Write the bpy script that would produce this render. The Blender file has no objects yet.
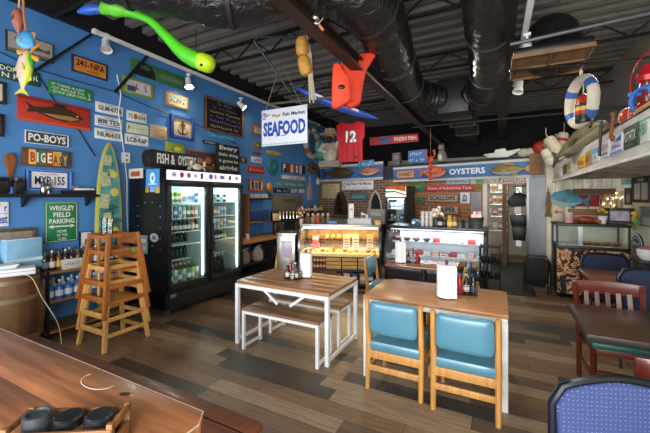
import bpy, bmesh, math, random
from mathutils import Vector, Matrix
random.seed(7)
SC = bpy.context.scene
COL = SC.collection
R = math.radians
PI = math.pi
# ------------------------------------------------------------------ camera
CAM_H, FPX, PX, PY, YAW = 1.68, 336.0, 325.0, 197.0, R(27.5)
cam_d = bpy.data.cameras.new('camera'); cam = bpy.data.objects.new('camera', cam_d); COL.objects.link(cam)
cam.location = (0, 0, CAM_H); cam.rotation_euler = (R(90), 0, YAW)
cam_d.sensor_width = 36; cam_d.lens = 36 * FPX / 650; cam_d.shift_y = -19.5 / 650; cam_d.clip_start = .05
SC.camera = cam
SC.view_settings.view_transform = 'Standard'; SC.view_settings.look = 'None'
SC.view_settings.gamma = 1; SC.view_settings.use_curve_mapping = False
SC.view_settings.exposure = 0.25
_s, _c = math.sin(YAW), math.cos(YAW)
def ray(px, py):
    u = (px - PX) / FPX
    return Vector((-_s + u * _c, _c + u * _s, (PY - py) / FPX))
def atZ(px, py, z):
    d = ray(px, py); t = (z - CAM_H) / d.z; return Vector((d.x * t, d.y * t, z))
def atY(px, py, y):
    d = ray(px, py); t = y / d.y; return Vector((d.x * t, y, CAM_H + d.z * t))
def atX(px, py, x):
    d = ray(px, py); t = x / d.x; return Vector((x, d.y * t, CAM_H + d.z * t))
def atW(px, py, w):
    d = ray(px, py); return Vector((d.x * w, d.y * w, CAM_H + d.z * w))
# the walls of the place: a point on each and the way it faces (rotation about z; 0 faces -Y)
PLANES = {'L': (Vector((-5.1, 0, 0)), R(90)), 'B': (Vector((-5.1, 9.32, 0)), R(-16)), 'S': (Vector((.88, 0, 0)), R(-90)),
          'P': (Vector((0, 7.5, 0)), 0.0), 'W': (Vector((2.0, 0, 0)), R(-90))}
def hit(px, py, plane, out=0.0):
    o, r = PLANES[plane] if isinstance(plane, str) else plane
    n = Vector((math.sin(r), -math.cos(r), 0)); d = ray(px, py)
    t = (n.dot(o) + out) / n.dot(d)
    return Vector((d.x * t, d.y * t, CAM_H + d.z * t))
# ------------------------------------------------------------------ materials
def lin(h):
    if not isinstance(h, str): return tuple(h)
    h = h.lstrip('#'); v = [int(h[i:i + 2], 16) / 255 for i in (0, 2, 4)]
    return tuple(x / 12.92 if x <= .04045 else ((x + .055) / 1.055) ** 2.4 for x in v)
MATS = {}
def mat(hexc, rough=.5, metal=0., var=.12, scale=6., bump=0., emit=0., spec=.5, coat=0., stretch=None):
    key = (hexc, rough, metal, var, scale, bump, emit, spec, coat, stretch)
    if key in MATS: return MATS[key]
    m = bpy.data.materials.new('mat_' + str(len(MATS))); m.use_nodes = True
    nt = m.node_tree; b = nt.nodes['Principled BSDF']; c = lin(hexc)
    b.inputs['Roughness'].default_value = rough; b.inputs['Metallic'].default_value = metal
    b.inputs['Specular IOR Level'].default_value = spec; b.inputs['Coat Weight'].default_value = coat
    b.inputs['Coat Roughness'].default_value = .15
    if var or bump:
        tc = nt.nodes.new('ShaderNodeTexCoord'); no = nt.nodes.new('ShaderNodeTexNoise')
        no.inputs['Scale'].default_value = scale; no.inputs['Detail'].default_value = 5
        if stretch:
            mp = nt.nodes.new('ShaderNodeMapping'); mp.inputs['Scale'].default_value = stretch
            nt.links.new(tc.outputs['Object'], mp.inputs['Vector']); nt.links.new(mp.outputs['Vector'], no.inputs['Vector'])
        else: nt.links.new(tc.outputs['Object'], no.inputs['Vector'])
        rp = nt.nodes.new('ShaderNodeValToRGB')
        rp.color_ramp.elements[0].position = .3; rp.color_ramp.elements[1].position = .7
        rp.color_ramp.elements[0].color = (*[x * (1 - var) for x in c], 1)
        rp.color_ramp.elements[1].color = (*[min(1, x * (1 + var)) for x in c], 1)
        nt.links.new(no.outputs['Fac'], rp.inputs['Fac']); nt.links.new(rp.outputs['Color'], b.inputs['Base Color'])
        if bump:
            bp = nt.nodes.new('ShaderNodeBump'); bp.inputs['Strength'].default_value = bump; bp.inputs['Distance'].default_value = .01
            nt.links.new(no.outputs['Fac'], bp.inputs['Height']); nt.links.new(bp.outputs['Normal'], b.inputs['Normal'])
    else: b.inputs['Base Color'].default_value = (*c, 1)
    if emit:
        b.inputs['Emission Color'].default_value = (*c, 1); b.inputs['Emission Strength'].default_value = emit
    MATS[key] = m; return m
def wood(hexc, rough=.45, var=.35, axis=0, scale=5., coat=0.):
    st = [9, 9, 9]; st[axis] = .8
    return mat(hexc, rough, 0, var, scale, .06, 0, .5, coat, tuple(st))
def paint(h, rough=.55): return mat(h, rough, 0, .05)
def glass_mat():
    m = bpy.data.materials.new('clear_glass'); m.use_nodes = True; nt = m.node_tree; nt.nodes.clear()
    o = nt.nodes.new('ShaderNodeOutputMaterial'); mx = nt.nodes.new('ShaderNodeMixShader'); t = nt.nodes.new('ShaderNodeBsdfTransparent')
    g = nt.nodes.new('ShaderNodeBsdfGlossy'); g.inputs['Roughness'].default_value = .03; f = nt.nodes.new('ShaderNodeFresnel'); f.inputs['IOR'].default_value = 1.35
    t.inputs['Color'].default_value = (.95, .98, .97, 1)
    nt.links.new(f.outputs[0], mx.inputs[0]); nt.links.new(t.outputs[0], mx.inputs[1]); nt.links.new(g.outputs[0], mx.inputs[2]); nt.links.new(mx.outputs[0], o.inputs[0])
    return m
GLASS = glass_mat()
def nodes(name):
    m = bpy.data.materials.new(name); m.use_nodes = True; nt = m.node_tree
    return m, nt, nt.nodes['Principled BSDF']
def floor_mat():
    m, nt, b = nodes('weathered_plank_floor'); N = nt.nodes.new; L = nt.links.new
    tc = N('ShaderNodeTexCoord'); sx = N('ShaderNodeSeparateXYZ'); L(tc.outputs['Object'], sx.inputs[0])
    def M(op, a, b_=None):
        n = N('ShaderNodeMath'); n.operation = op
        for i, v in enumerate((a, b_)):
            if v is None: continue
            if isinstance(v, (int, float)): n.inputs[i].default_value = v
            else: L(v, n.inputs[i])
        return n.outputs[0]
    ry = M('DIVIDE', sx.outputs['Y'], .165); row = M('FLOOR', ry)
    wn = N('ShaderNodeTexWhiteNoise'); wn.noise_dimensions = '1D'; L(row, wn.inputs['W'])
    cx = M('ADD', M('DIVIDE', sx.outputs['X'], 1.25), M('MULTIPLY', wn.outputs['Value'], 7.3)); cell = M('FLOOR', cx)
    cb = N('ShaderNodeCombineXYZ'); L(row, cb.inputs[0]); L(cell, cb.inputs[1])
    w2 = N('ShaderNodeTexWhiteNoise'); w2.noise_dimensions = '2D'; L(cb.outputs[0], w2.inputs['Vector'])
    rp = N('ShaderNodeValToRGB'); rp.color_ramp.interpolation = 'CONSTANT'
    cols = ['#785c44', '#856b51', '#624d3b', '#947d63', '#6f5842', '#7c6047', '#8a7156', '#625142', '#766250', '#403a34']
    e = rp.color_ramp.elements; e[0].color = (*lin(cols[0]), 1); e[1].position = .1; e[1].color = (*lin(cols[1]), 1)
    for i in range(2, 10): k = e.new(i / 10); k.color = (*lin(cols[i]), 1)
    L(w2.outputs['Value'], rp.inputs['Fac'])
    mp = N('ShaderNodeMapping'); mp.inputs['Scale'].default_value = (1.6, 22, 1); L(tc.outputs['Object'], mp.inputs[0])
    ad = N('ShaderNodeVectorMath'); ad.operation = 'ADD'; L(mp.outputs[0], ad.inputs[0]); L(w2.outputs['Color'], ad.inputs[1])
    no = N('ShaderNodeTexNoise'); no.inputs['Scale'].default_value = 2.5; no.inputs['Detail'].default_value = 7; no.inputs['Roughness'].default_value = .65; L(ad.outputs[0], no.inputs['Vector'])
    mr = N('ShaderNodeMapRange'); mr.inputs['From Min'].default_value = .3; mr.inputs['From Max'].default_value = .7; mr.inputs['To Min'].default_value = .62; mr.inputs['To Max'].default_value = 1.3; L(no.outputs['Fac'], mr.inputs['Value'])
    fy = M('FRACT', ry); fx = M('FRACT', cx)
    seam = M('MULTIPLY', M('GREATER_THAN', fy, .025), M('GREATER_THAN', fx, .005))
    k = M('MULTIPLY', mr.outputs[0], M('ADD', M('MULTIPLY', seam, .6), .4))
    mu = N('ShaderNodeVectorMath'); mu.operation = 'SCALE'; L(rp.outputs['Color'], mu.inputs[0]); L(k, mu.inputs['Scale'])
    L(mu.outputs[0], b.inputs['Base Color']); b.inputs['Roughness'].default_value = .42
    bp = N('ShaderNodeBump'); bp.inputs['Strength'].default_value = .15; bp.inputs['Distance'].default_value = .01; L(k, bp.inputs['Height']); L(bp.outputs[0], b.inputs['Normal'])
    return m
def brick_mat(name, c1, c2, mortar, w=.22, h=.07, ms=.012, axes='xz', rough=.8):
    m, nt, b = nodes(name); N = nt.nodes.new; L = nt.links.new
    tc = N('ShaderNodeTexCoord'); sx = N('ShaderNodeSeparateXYZ'); L(tc.outputs['Object'], sx.inputs[0]); cb = N('ShaderNodeCombineXYZ')
    L(sx.outputs[axes[0].upper()], cb.inputs[0]); L(sx.outputs[axes[1].upper()], cb.inputs[1])
    br = N('ShaderNodeTexBrick'); br.inputs['Scale'].default_value = 1; br.inputs['Brick Width'].default_value = w; br.inputs['Row Height'].default_value = h; br.inputs['Mortar Size'].default_value = ms
    br.inputs['Color1'].default_value = (*lin(c1), 1); br.inputs['Color2'].default_value = (*lin(c2), 1); br.inputs['Mortar'].default_value = (*lin(mortar), 1)
    L(cb.outputs[0], br.inputs['Vector']); L(br.outputs['Color'], b.inputs['Base Color']); b.inputs['Roughness'].default_value = rough
    return m
# ------------------------------------------------------------------ mesh building
class MB:
    def __init__(s): s.v = []; s.f = []
    def add(s, vs, fs, M=None):
        k = len(s.v)
        s.v += [tuple(M @ Vector(p)) if M is not None else tuple(p) for p in vs]; s.f += [tuple(i + k for i in f) for f in fs]; return s
    def box(s, c, d, M=None):
        x, y, z = (q / 2 for q in d); vs = [(c[0] + a * x, c[1] + b * y, c[2] + e * z) for a in (-1, 1) for b in (-1, 1) for e in (-1, 1)]
        return s.add(vs, [(0, 1, 3, 2), (4, 6, 7, 5), (0, 4, 5, 1), (2, 3, 7, 6), (0, 2, 6, 4), (1, 5, 7, 3)], M)
    def span(s, a, b): return s.box([(p + q) / 2 for p, q in zip(a, b)], [abs(q - p) for p, q in zip(a, b)])
    def beam(s, p, q, w, h=None, up=(0, 0, 1)):
        p, q = Vector(p), Vector(q); d = (q - p); l = d.length; d.normalize(); u = Vector(up)
        if abs(d.dot(u)) > .98: u = Vector((0, 1, 0))
        r = d.cross(u).normalized(); u = r.cross(d); M = Matrix((r, d, u)).transposed().to_4x4(); M.translation = (p + q) / 2
        return s.box((0, 0, 0), (w, l, h or w), M)
    def tube(s, pts, r, n=10, closed=False, caps=True):
        pts = [Vector(p) for p in pts]; m = len(pts); rs = r if isinstance(r, (list, tuple)) else [r] * m
        vs = []; fs = []; prev = None
        for i, p in enumerate(pts):
            if closed: t = pts[(i + 1) % m] - pts[i - 1]
            else: t = pts[min(i + 1, m - 1)] - pts[max(i - 1, 0)]
            t.normalize()
            if prev is None:
                a = Vector((0, 0, 1)) if abs(t.z) < .9 else Vector((1, 0, 0)); prev = t.cross(a).normalized()
            prev = (prev - t * prev.dot(t)).normalized(); b = t.cross(prev)
            for k in range(n):
                an = 2 * PI * k / n; vs.append(p + (prev * math.cos(an) + b * math.sin(an)) * rs[i])
        for i in range(m if closed else m - 1):
            j = (i + 1) % m
            for k in range(n): fs.append((i * n + k, i * n + (k + 1) % n, j * n + (k + 1) % n, j * n + k))
        if caps and not closed: fs += [tuple(reversed(range(n))), tuple(range((m - 1) * n, m * n))]
        return s.add(vs, fs)
    def lathe(s, prof, c=(0, 0, 0), n=16, M=None, sx=1, sy=1):
        vs = []; fs = []; m = len(prof)
        for r, z in prof:
            for k in range(n): a = 2 * PI * k / n; vs.append((c[0] + r * math.cos(a) * sx, c[1] + r * math.sin(a) * sy, c[2] + z))
        for i in range(m - 1):
            for k in range(n): fs.append((i * n + k, i * n + (k + 1) % n, (i + 1) * n + (k + 1) % n, (i + 1) * n + k))
        if prof[0][0] > 1e-4: fs.append(tuple(reversed(range(n))))
        if prof[-1][0] > 1e-4: fs.append(tuple(range((m - 1) * n, m * n)))
        return s.add(vs, fs, M)
    def ball(s, c, r, n=12, M=None):
        r = r if isinstance(r, (list, tuple)) else (r, r, r); k = max(6, n // 2 + 1)
        pr = [(max(1e-5, math.sin(PI * i / k)), -math.cos(PI * i / k)) for i in range(k + 1)]
        t = MB().lathe(pr, n=n); return s.add([(c[0] + p[0] * r[0], c[1] + p[1] * r[1], c[2] + p[2] * r[2]) for p in t.v], t.f, M)
    def prism(s, poly, y0, y1, M=None):   # outline in x,z carried from y0 to y1
        n = len(poly); vs = [(x, y0, z) for x, z in poly] + [(x, y1, z) for x, z in poly]
        return s.add(vs, [tuple(range(n)), tuple(reversed(range(n, 2 * n)))] + [(i, i + n, (i + 1) % n + n, (i + 1) % n) for i in range(n)], M)
    def loft(s, rings, caps=True):
        n = len(rings[0]); vs = [p for r in rings for p in r]; fs = []
        for i in range(len(rings) - 1):
            for k in range(n): fs.append((i * n + k, i * n + (k + 1) % n, (i + 1) * n + (k + 1) % n, (i + 1) * n + k))
        if caps: fs += [tuple(reversed(range(n))), tuple(range(len(vs) - n, len(vs)))]
        return s.add(vs, fs)
    def build(s, name, m, parent=None, bevel=0, smooth=40, loc=None, rot=None, sub=0):
        me = bpy.data.meshes.new(name); me.from_pydata([tuple(p) for p in s.v], [], s.f)
        bm = bmesh.new(); bm.from_mesh(me); bmesh.ops.remove_doubles(bm, verts=bm.verts, dist=1e-6) if not bevel else None
        bmesh.ops.recalc_face_normals(bm, faces=bm.faces)
        if bevel: bmesh.ops.bevel(bm, geom=[e for e in bm.edges if len(e.link_faces) == 2 and e.calc_face_angle(0) > .6], offset=bevel, segments=2, profile=.5, affect='EDGES', clamp_overlap=True)
        bm.to_mesh(me); bm.free()
        if smooth:
            for p in me.polygons: p.use_smooth = True
            me.set_sharp_from_angle(angle=R(smooth))
        for q in (m if isinstance(m, list) else [m]): me.materials.append(q)
        o = bpy.data.objects.new(name, me); COL.objects.link(o)
        if parent is not None: o.parent = parent
        if loc is not None: o.location = loc
        if rot is not None: o.rotation_euler = rot
        if sub:
            d = o.modifiers.new('s', 'SUBSURF'); d.levels = d.render_levels = sub
        return o
def tag(o, label, cat, group=None, kind=None):
    o['label'] = label; o['category'] = cat
    if group: o['group'] = group
    if kind: o['kind'] = kind
    return o
def thing(name, label, cat, loc=(0, 0, 0), rz=0, group=None, roll=0):
    o = bpy.data.objects.new(name, None); COL.objects.link(o); o.empty_display_size = .05
    o.location = loc; o.rotation_euler = (0, roll, rz); return tag(o, label, cat, group)
def struct(name, mb, m, **k):
    o = mb.build(name, m, **k); o['kind'] = 'structure'; return o
KIDS = {}
def dup(root, loc=None, rz=None, label=None, group=None, roll=None):
    r = root.copy(); COL.objects.link(r)
    if loc is not None: r.location = loc
    if rz is not None: r.rotation_euler = (r.rotation_euler[0], r.rotation_euler[1] if roll is None else roll, rz)
    if label: r['label'] = label
    if group: r['group'] = group
    def rec(a, b):
        for ch in [c for c in ALL() if c.parent == a]:
            d = ch.copy(); COL.objects.link(d); d.parent = b; rec(ch, d)
    rec(root, r); return r
def ALL(): return list(COL.objects)
# ------------------------------------------------------------------ lettering
FONTC = {}
def glyphs(txt, bold=.0):
    if (txt, bold) in FONTC: return FONTC[(txt, bold)]
    cu = bpy.data.curves.new('t', 'FONT'); cu.body = txt; cu.size = 1; cu.resolution_u = 2; cu.offset = bold
    o = bpy.data.objects.new('t', cu); COL.objects.link(o); bpy.context.view_layer.update()
    me = bpy.data.meshes.new_from_object(o.evaluated_get(bpy.context.evaluated_depsgraph_get()))
    vs = [v.co.copy() for v in me.vertices]; fs = [tuple(p.vertices) for p in me.polygons]
    COL.objects.unlink(o); bpy.data.objects.remove(o); bpy.data.meshes.remove(me)
    x0 = min(v.x for v in vs); x1 = max(v.x for v in vs); y0 = min(v.y for v in vs); y1 = max(v.y for v in vs)
    FONTC[(txt, bold)] = ([((v.x - x0) / (x1 - x0), (v.y - y0) / (y1 - y0)) for v in vs], fs); return FONTC[(txt, bold)]
def text_into(mb, txt, x0, z0, x1, z1, y, bold=.02):
    if txt[0] == '~':            # lettering too worn to read: a row of uneven strokes
        n = int(txt[1:]); rr = random.Random(n * 7 + int(abs(x0) * 1e4)); w = (x1 - x0) / n
        for i in range(n):
            if rr.random() < .13: continue
            a = x0 + i * w; h0 = z0 + (z1 - z0) * rr.choice((0, 0, .1)); h1 = z1 - (z1 - z0) * rr.choice((0, .3, .35, .1))
            quad(mb, a, h0, a + w * .28, h1, y); q = h0 + (h1 - h0) * rr.choice((0, .4, .75)); quad(mb, a + w * .28, q, a + w * .75, q + (z1 - z0) * .22, y)
        return
    v, f = glyphs(txt, bold); mb.add([(x0 + p[0] * (x1 - x0), y, z0 + p[1] * (z1 - z0)) for p in v], f)
def disc(mb, cx, cz, rx, rz, y, n=20, ring=0):
    if ring:
        vs = []
        for k in range(n):
            a = 2 * PI * k / n; vs += [(cx + rx * math.cos(a), y, cz + rz * math.sin(a)), (cx + rx * ring * math.cos(a), y, cz + rz * ring * math.sin(a))]
        mb.add(vs, [(2 * k, 2 * ((k + 1) % n), 2 * ((k + 1) % n) + 1, 2 * k + 1) for k in range(n)])
    else: mb.add([(cx + rx * math.cos(2 * PI * k / n), y, cz + rz * math.sin(2 * PI * k / n)) for k in range(n)], [tuple(range(n))])
def quad(mb, x0, z0, x1, z1, y): mb.add([(x0, y, z0), (x1, y, z0), (x1, y, z1), (x0, y, z1)], [(0, 1, 2, 3)])
def placed(plane, tl, br, out=0.):
    a = hit(*tl, plane, out); b = hit(*br, plane, out); r = (PLANES[plane] if isinstance(plane, str) else plane)[1]
    return (a + b) / 2, (b - a).xy.length, a.z - b.z, r
def sign(name, label, cat, plane, tl, br, board, frame=None, fw=.02, texts=(), marks=(), th=.02, group=None, roll=0, out=0., pic=None):
    """a flat sign, plate or picture fixed to a wall. texts: (string, x0,z0,x1,z1 in 0..1, colour, bold); marks: (kind, geometry, colour)"""
    c, w, h, r = placed(plane, tl, br, out)
    t = thing(name, label, cat, c, r, group, roll)
    MB().box((0, -th / 2, 0), (w, th, h)).build('panel', board if not isinstance(board, str) else paint(board), t, bevel=.003)
    f = -th
    if frame:
        m = MB()
        for sx in (-1, 1): m.box((sx * (w / 2 - fw / 2), -th * .8, 0), (fw, th * 1.7, h))
        for sz in (-1, 1): m.box((0, -th * .8, sz * (h / 2 - fw / 2)), (w - 2 * fw, th * 1.7, fw))
        m.build('frame', frame if not isinstance(frame, str) else paint(frame), t, bevel=.002)
    X = lambda q: (q - .5) * w
    Z = lambda q: (q - .5) * h
    by = {}
    for kind, g, col in marks:
        mb = by.setdefault((kind if kind in ('picture',) else 'motif', col), MB()); y = f - .0012 - .0006 * len(by)
        if kind == 'rect' or kind == 'picture': quad(mb, X(g[0]), Z(g[1]), X(g[2]), Z(g[3]), y)
        elif kind == 'disc': disc(mb, X(g[0]), Z(g[1]), g[2] * w, g[3] * h, y)
        elif kind == 'ring': disc(mb, X(g[0]), Z(g[1]), g[2] * w, g[3] * h, y, ring=g[4])
        elif kind == 'poly': mb.add([(X(a), y, Z(b)) for a, b in g], [tuple(range(len(g)))])
    for (kind, col), mb in by.items(): mb.build(kind, paint(col), t, smooth=0)
    for q in texts:
        s_, x0, z0, x1, z1, col = q[:6]; mb = MB(); text_into(mb, s_, X(x0), Z(z0), X(x1), Z(z1), f - .006, q[6] if len(q) > 6 else .015); mb.build('lettering', paint(col), t, smooth=0)
    return t
# fish: nose towards +x, back up, centred on the origin
def fish_parts(t, L, H, T, bm_, fm, flip=False, belly=None, eye='#101010', loc=(0, 0, 0), rot=(0, 0, 0)):
    M = Matrix.Translation(loc) @ Matrix.Rotation(rot[2], 4, 'Z') @ Matrix.Rotation(rot[1], 4, 'Y') @ Matrix.Rotation(rot[0], 4, 'X')
    if flip: M = M @ Matrix.Rotation(PI, 4, 'Z')
    prof = [(-.36, .10), (-.28, .17), (-.15, .33), (0, .46), (.15, .5), (.28, .45), (.38, .34), (.46, .18), (.5, .06)]
    n = 14
    def body(zsel, nm, m):
        mb = MB(); rings = []
        for x, h in prof: rings.append([M @ Vector((x * L, math.cos(2 * PI * k / n) * T * .5 * (h / .5) ** .8, math.sin(2 * PI * k / n) * H * h)) for k in range(n)])
        mb.loft(rings)
        return mb.build(nm, m, t)
    o = body(None, 'body', [bm_, belly] if belly else bm_)
    if belly:
        Mi = M.inverted()
        for p in o.data.polygons:
            if (Mi @ p.center).z < -.12 * H: p.material_index = 1
    MB().prism([(-.34 * L, -.07 * H), (-.34 * L, .07 * H), (-.5 * L, .48 * H), (-.45 * L, 0), (-.5 * L, -.48 * H)], -T * .06, T * .06, M).build('tail', fm, t)
    m = MB(); m.prism([(-.15 * L, .3 * H), (.0 * L, .63 * H), (.1 * L, .6 * H), (.2 * L, .46 * H)], -T * .05, T * .05, M)
    m.prism([(-.2 * L, -.25 * H), (-.14 * L, -.52 * H), (-.02 * L, -.42 * H)], -T * .05, T * .05, M)
    m.build('fin', fm, t)
    m = MB(); m.prism([(.2 * L, -.05 * H), (.08 * L, -.02 * H), (.05 * L, -.2 * H), (.12 * L, -.22 * H)], -T * .56, -T * .46, M); m.prism([(.2 * L, -.05 * H), (.08 * L, -.02 * H), (.05 * L, -.2 * H), (.12 * L, -.22 * H)], T * .46, T * .56, M)
    m.build('side_fin', fm, t)
    m = MB()
    for sy in (-1, 1): m.ball((.38 * L, sy * T * .33, .12 * H), (.02 * L, T * .08, .02 * L), 8, M)
    m.build('eye', paint(eye, .2), t)
WHITE = '#e8e8e4'; BLACK = '#141414'
BLK = mat('#131313', .45, 0, .1); BLKM = mat('#0c0c0c', .6, 0, .2); WHT = paint('#e6e6e2', .4); STEEL = mat('#a9abac', .32, 1, .08); CHROME = mat('#c8c8c8', .18, 1, 0)
# ================================================================== THE SETTING
BLUE = mat('#4a84c0', .55, 0, .06, 2.5, .02)
struct('floor', MB().span((-5.2, -2.5, -.1), (3.2, 12.2, 0)), floor_mat(), smooth=0)
struct('wall_left', MB().span((-5.25, -2.5, 0), (-5.1, 12.2, 3.98)), BLUE, smooth=0)
struct('trim_1', MB().span((-5.25, -2.5, 3.98), (-5.02, 12.2, 4.6)), mat('#0f0f10', .7, 0, .1), smooth=0)
struct('baseboard_left', MB().span((-5.1, -2.5, 0), (-5.08, 9.3, .1)), mat('#1b1d22', .5), smooth=0)
# corrugated deck: ribs run across the room
mb = MB(); y = -2.5; prof = []
while y < 12.2:
    prof += [(y, 4.27), (y + .12, 4.27), (y + .125, 4.52), (y + .275, 4.52)]; y += .28
vs = [(x, a, b) for a, b in prof for x in (-5.25, 3.2)]
mb.add(vs, [(2 * i, 2 * i + 1, 2 * i + 3, 2 * i + 2) for i in range(len(prof) - 1)])
DECK = mat('#77726c', .5, .0, .2, 3)
struct('ceiling', mb, DECK, smooth=0)
# right wall, soffit with its fascia
PLANK = mat('#c9c2aa', .75, 0, .18, 4, .1, 0, .3, 0, (3, 3, .4))
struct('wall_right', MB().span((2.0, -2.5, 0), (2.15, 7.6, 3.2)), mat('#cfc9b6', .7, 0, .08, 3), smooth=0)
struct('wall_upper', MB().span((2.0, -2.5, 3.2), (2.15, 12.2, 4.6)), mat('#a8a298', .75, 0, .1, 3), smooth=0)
def soffit_mat():
    m, nt, b = nodes('old_soffit_board'); N = nt.nodes.new; L = nt.links.new
    tc = N('ShaderNodeTexCoord'); mp = N('ShaderNodeMapping'); mp.inputs['Scale'].default_value = (2, .6, 5); L(tc.outputs['Object'], mp.inputs[0])
    no = N('ShaderNodeTexNoise'); no.inputs['Scale'].default_value = 4; no.inputs['Detail'].default_value = 8; L(mp.outputs[0], no.inputs['Vector'])
    rp = N('ShaderNodeValToRGB'); rp.color_ramp.elements[0].position = .32; rp.color_ramp.elements[1].position = .62
    rp.color_ramp.elements[0].color = (*lin('#6d6960'), 1); rp.color_ramp.elements[1].color = (*lin('#b7b4aa'), 1)
    L(no.outputs[0], rp.inputs[0]); L(rp.outputs[0], b.inputs['Base Color']); b.inputs['Roughness'].default_value = .7
    return m
SOF = soffit_mat()
struct('trim_2', MB().span((.90, 1.2, 2.0), (2.0, 7.5, 2.05)), SOF, smooth=0)
struct('trim_3', MB().span((.88, 1.2, 1.96), (.90, 7.5, 2.28)), mat('#c3c4bc', .7, 0, .22, 5, .05, 0, .3, 0, (1, .5, 3)), smooth=0)
struct('trim_4', MB().span((.87, 1.2, 2.28), (.95, 3.2, 2.31)), wood('#b08a4e', axis=1), smooth=0)
struct('trim_5', MB().span((.86, 1.2, 1.955), (.885, 7.5, 1.975)), mat('#e2e0d6', .7, 0, .2, 6), smooth=0)
# partition with the hot case in front of it
struct('wall_partition', MB().span((.77, 7.5, 0), (2.0, 7.6, 2.6)), PLANK, smooth=0)
mb = MB()
for k in range(9): mb.span((.79 + k * .135, 7.485, .1), (.905 + k * .135, 7.5, 2.0))
struct('trim_6', mb, mat('#ded6bc', .75, 0, .3, 5, .1, 0, .3, 0, (2, 2, .5)), bevel=.004)
# back wall, turned 16 degrees
oB, rB = PLANES['B']; eB = Vector((math.cos(rB), math.sin(rB), 0)); nB = Vector((math.sin(rB), -math.cos(rB), 0))
def sB(px): return (hit(px, 200, 'B') - oB).dot(eB)
MBk = Matrix.Translation(oB) @ Matrix.Rotation(rB, 4, 'Z')
def back(name, x0, x1, z0, z1, m, y0=0., y1=.14, **k):
    mb = MB().span((x0, y0, z0), (x1, y1, z1)); o = struct(name, mb, m, smooth=0, **k); o.matrix_world = MBk; return o
BRICK = brick_mat('old_brick', '#6d4a38', '#4a3c34', '#8c8175', .23, .075, .01)
WBRICK = brick_mat('gold_brick', '#8c5f35', '#7a4f2c', '#96744c', .24, .08, .01)
sj, sd0, sd1 = sB(389), sB(484), sB(529)
back('wall_back', 0, sj, 0, 2.14, BRICK); back('wall_back_2', sj, sd0, 0, 2.14, WBRICK)
back('wall_back_3', 0, sd1 + .12, 2.14, 2.50, mat('#20282f', .7))
FRAMEW = mat('#c9c6ba', .5, 0, .1)
back('door_1', sd0 - .02, sd0 + .07, 0, 2.10, FRAMEW, -.02, .16); back('door_2', sd0 - .02, sd1, 2.06, 2.14, FRAMEW, -.02, .16)
back('wall_column', sB(528.5), sB(528.5) + .37, 0, 2.12, mat('#808387', .5, .7, .1), -.04, .2)
back('trim_7', sB(528.5) - .02, sB(528.5) + .02, 0, 2.1, mat('#8f9497', .3, 1, .1), -.05, -.04)
# kitchen passage behind
struct('wall_far', MB().span((-3.4, 11.2, 0), (3.2, 11.3, 2.9)), mat('#c8c2b0', .7, 0, .1), smooth=0)
struct('wall_passage', MB().span((.95, 7.8, 0), (1.05, 11.2, 2.9)), mat('#a9a498', .6, 0, .1), smooth=0)
struct('wall_rear', MB().span((-5.25, 12.0, 2.5), (3.2, 12.2, 4.6)), mat('#101012', .8), smooth=0)
struct('wall_rear_lower', MB().span((-5.25, 12.0, 0), (-3.4, 12.2, 2.5)), mat('#22252a', .8), smooth=0)
tag(MB().span((-.85, 6.6, .001), (.55, 9.9, .012)).build('rubber_floor_mat', mat('#1d1d1e', .7, 0, .15, 20, .3), smooth=0), 'black rubber mat on the floor leading through the kitchen doorway', 'floor mat')
# ------------------------------------------------------------------ structure under the deck
BEAM = mat('#191614', .5, .2, .15); RUST = mat('#2a1d17', .5, .2, .2)
mb = MB(); mb.box((-1.5, 4.6, 3.19), (.13, 14.4, .02)); mb.box((-1.5, 4.6, 3.25), (.025, 14.4, .11)); mb.box((-1.5, 4.6, 3.31), (.13, 14.4, .02))
struct('ceiling_beam', mb, RUST, smooth=0)
mb = MB(); mb.box((.05, 4.6, 3.47), (.2, 14.4, .02)); mb.box((.05, 4.6, 3.6), (.03, 14.4, .24)); mb.box((.05, 4.6, 3.73), (.2, 14.4, .02))
struct('ceiling_beam_2', mb, BEAM, smooth=0)
for k, y in enumerate((2.2, 4.35, 6.3, 8.6)):
    mb = MB(); mb.beam((-5.1, y, 4.25), (2, y, 4.25), .06, .03); mb.beam((-5.1, y, 3.99), (2, y, 3.99), .05, .03)
    for i in range(10):
        x = -5.0 + i * .7; mb.beam((x, y, 4.25), (x + .35, y, 3.99), .02); mb.beam((x + .35, y, 3.99), (x + .7, y, 4.25), .02)
    struct('ceiling_beam_%d' % (k + 3), mb, mat('#1d1b1a', .5, .2, .15), smooth=0)
# ducts
def foil(): 
    m, nt, b = nodes('black_flexible_duct'); N = nt.nodes.new; L = nt.links.new
    tc = N('ShaderNodeTexCoord'); no = N('ShaderNodeTexNoise'); no.inputs['Scale'].default_value = 9; no.inputs['Detail'].default_value = 6; no.inputs['Distortion'].default_value = 1.2; L(tc.outputs['Object'], no.inputs['Vector'])
    b.inputs['Base Color'].default_value = (*lin('#1e1d1d'), 1); b.inputs['Roughness'].default_value = .33
    bp = N('ShaderNodeBump'); bp.inputs['Strength'].default_value = .9; bp.inputs['Distance'].default_value = .03; L(no.outputs[0], bp.inputs['Height']); L(bp.outputs[0], b.inputs['Normal']); return m
FOIL = foil()
def spline(pts, n=12):
    pts = [Vector(p) for p in pts]; P = [pts[0] * 2 - pts[1]] + pts + [pts[-1] * 2 - pts[-2]]; out = []
    for i in range(1, len(P) - 2):
        for k in range(n):
            t = k / n; a, b, c, d = P[i - 1:i + 3]
            out.append(.5 * ((2 * b) + (c - a) * t + (2 * a - 5 * b + 4 * c - d) * t * t + (3 * b - a - 3 * c + d) * t ** 3))
    return out + [pts[-1]]
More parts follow.
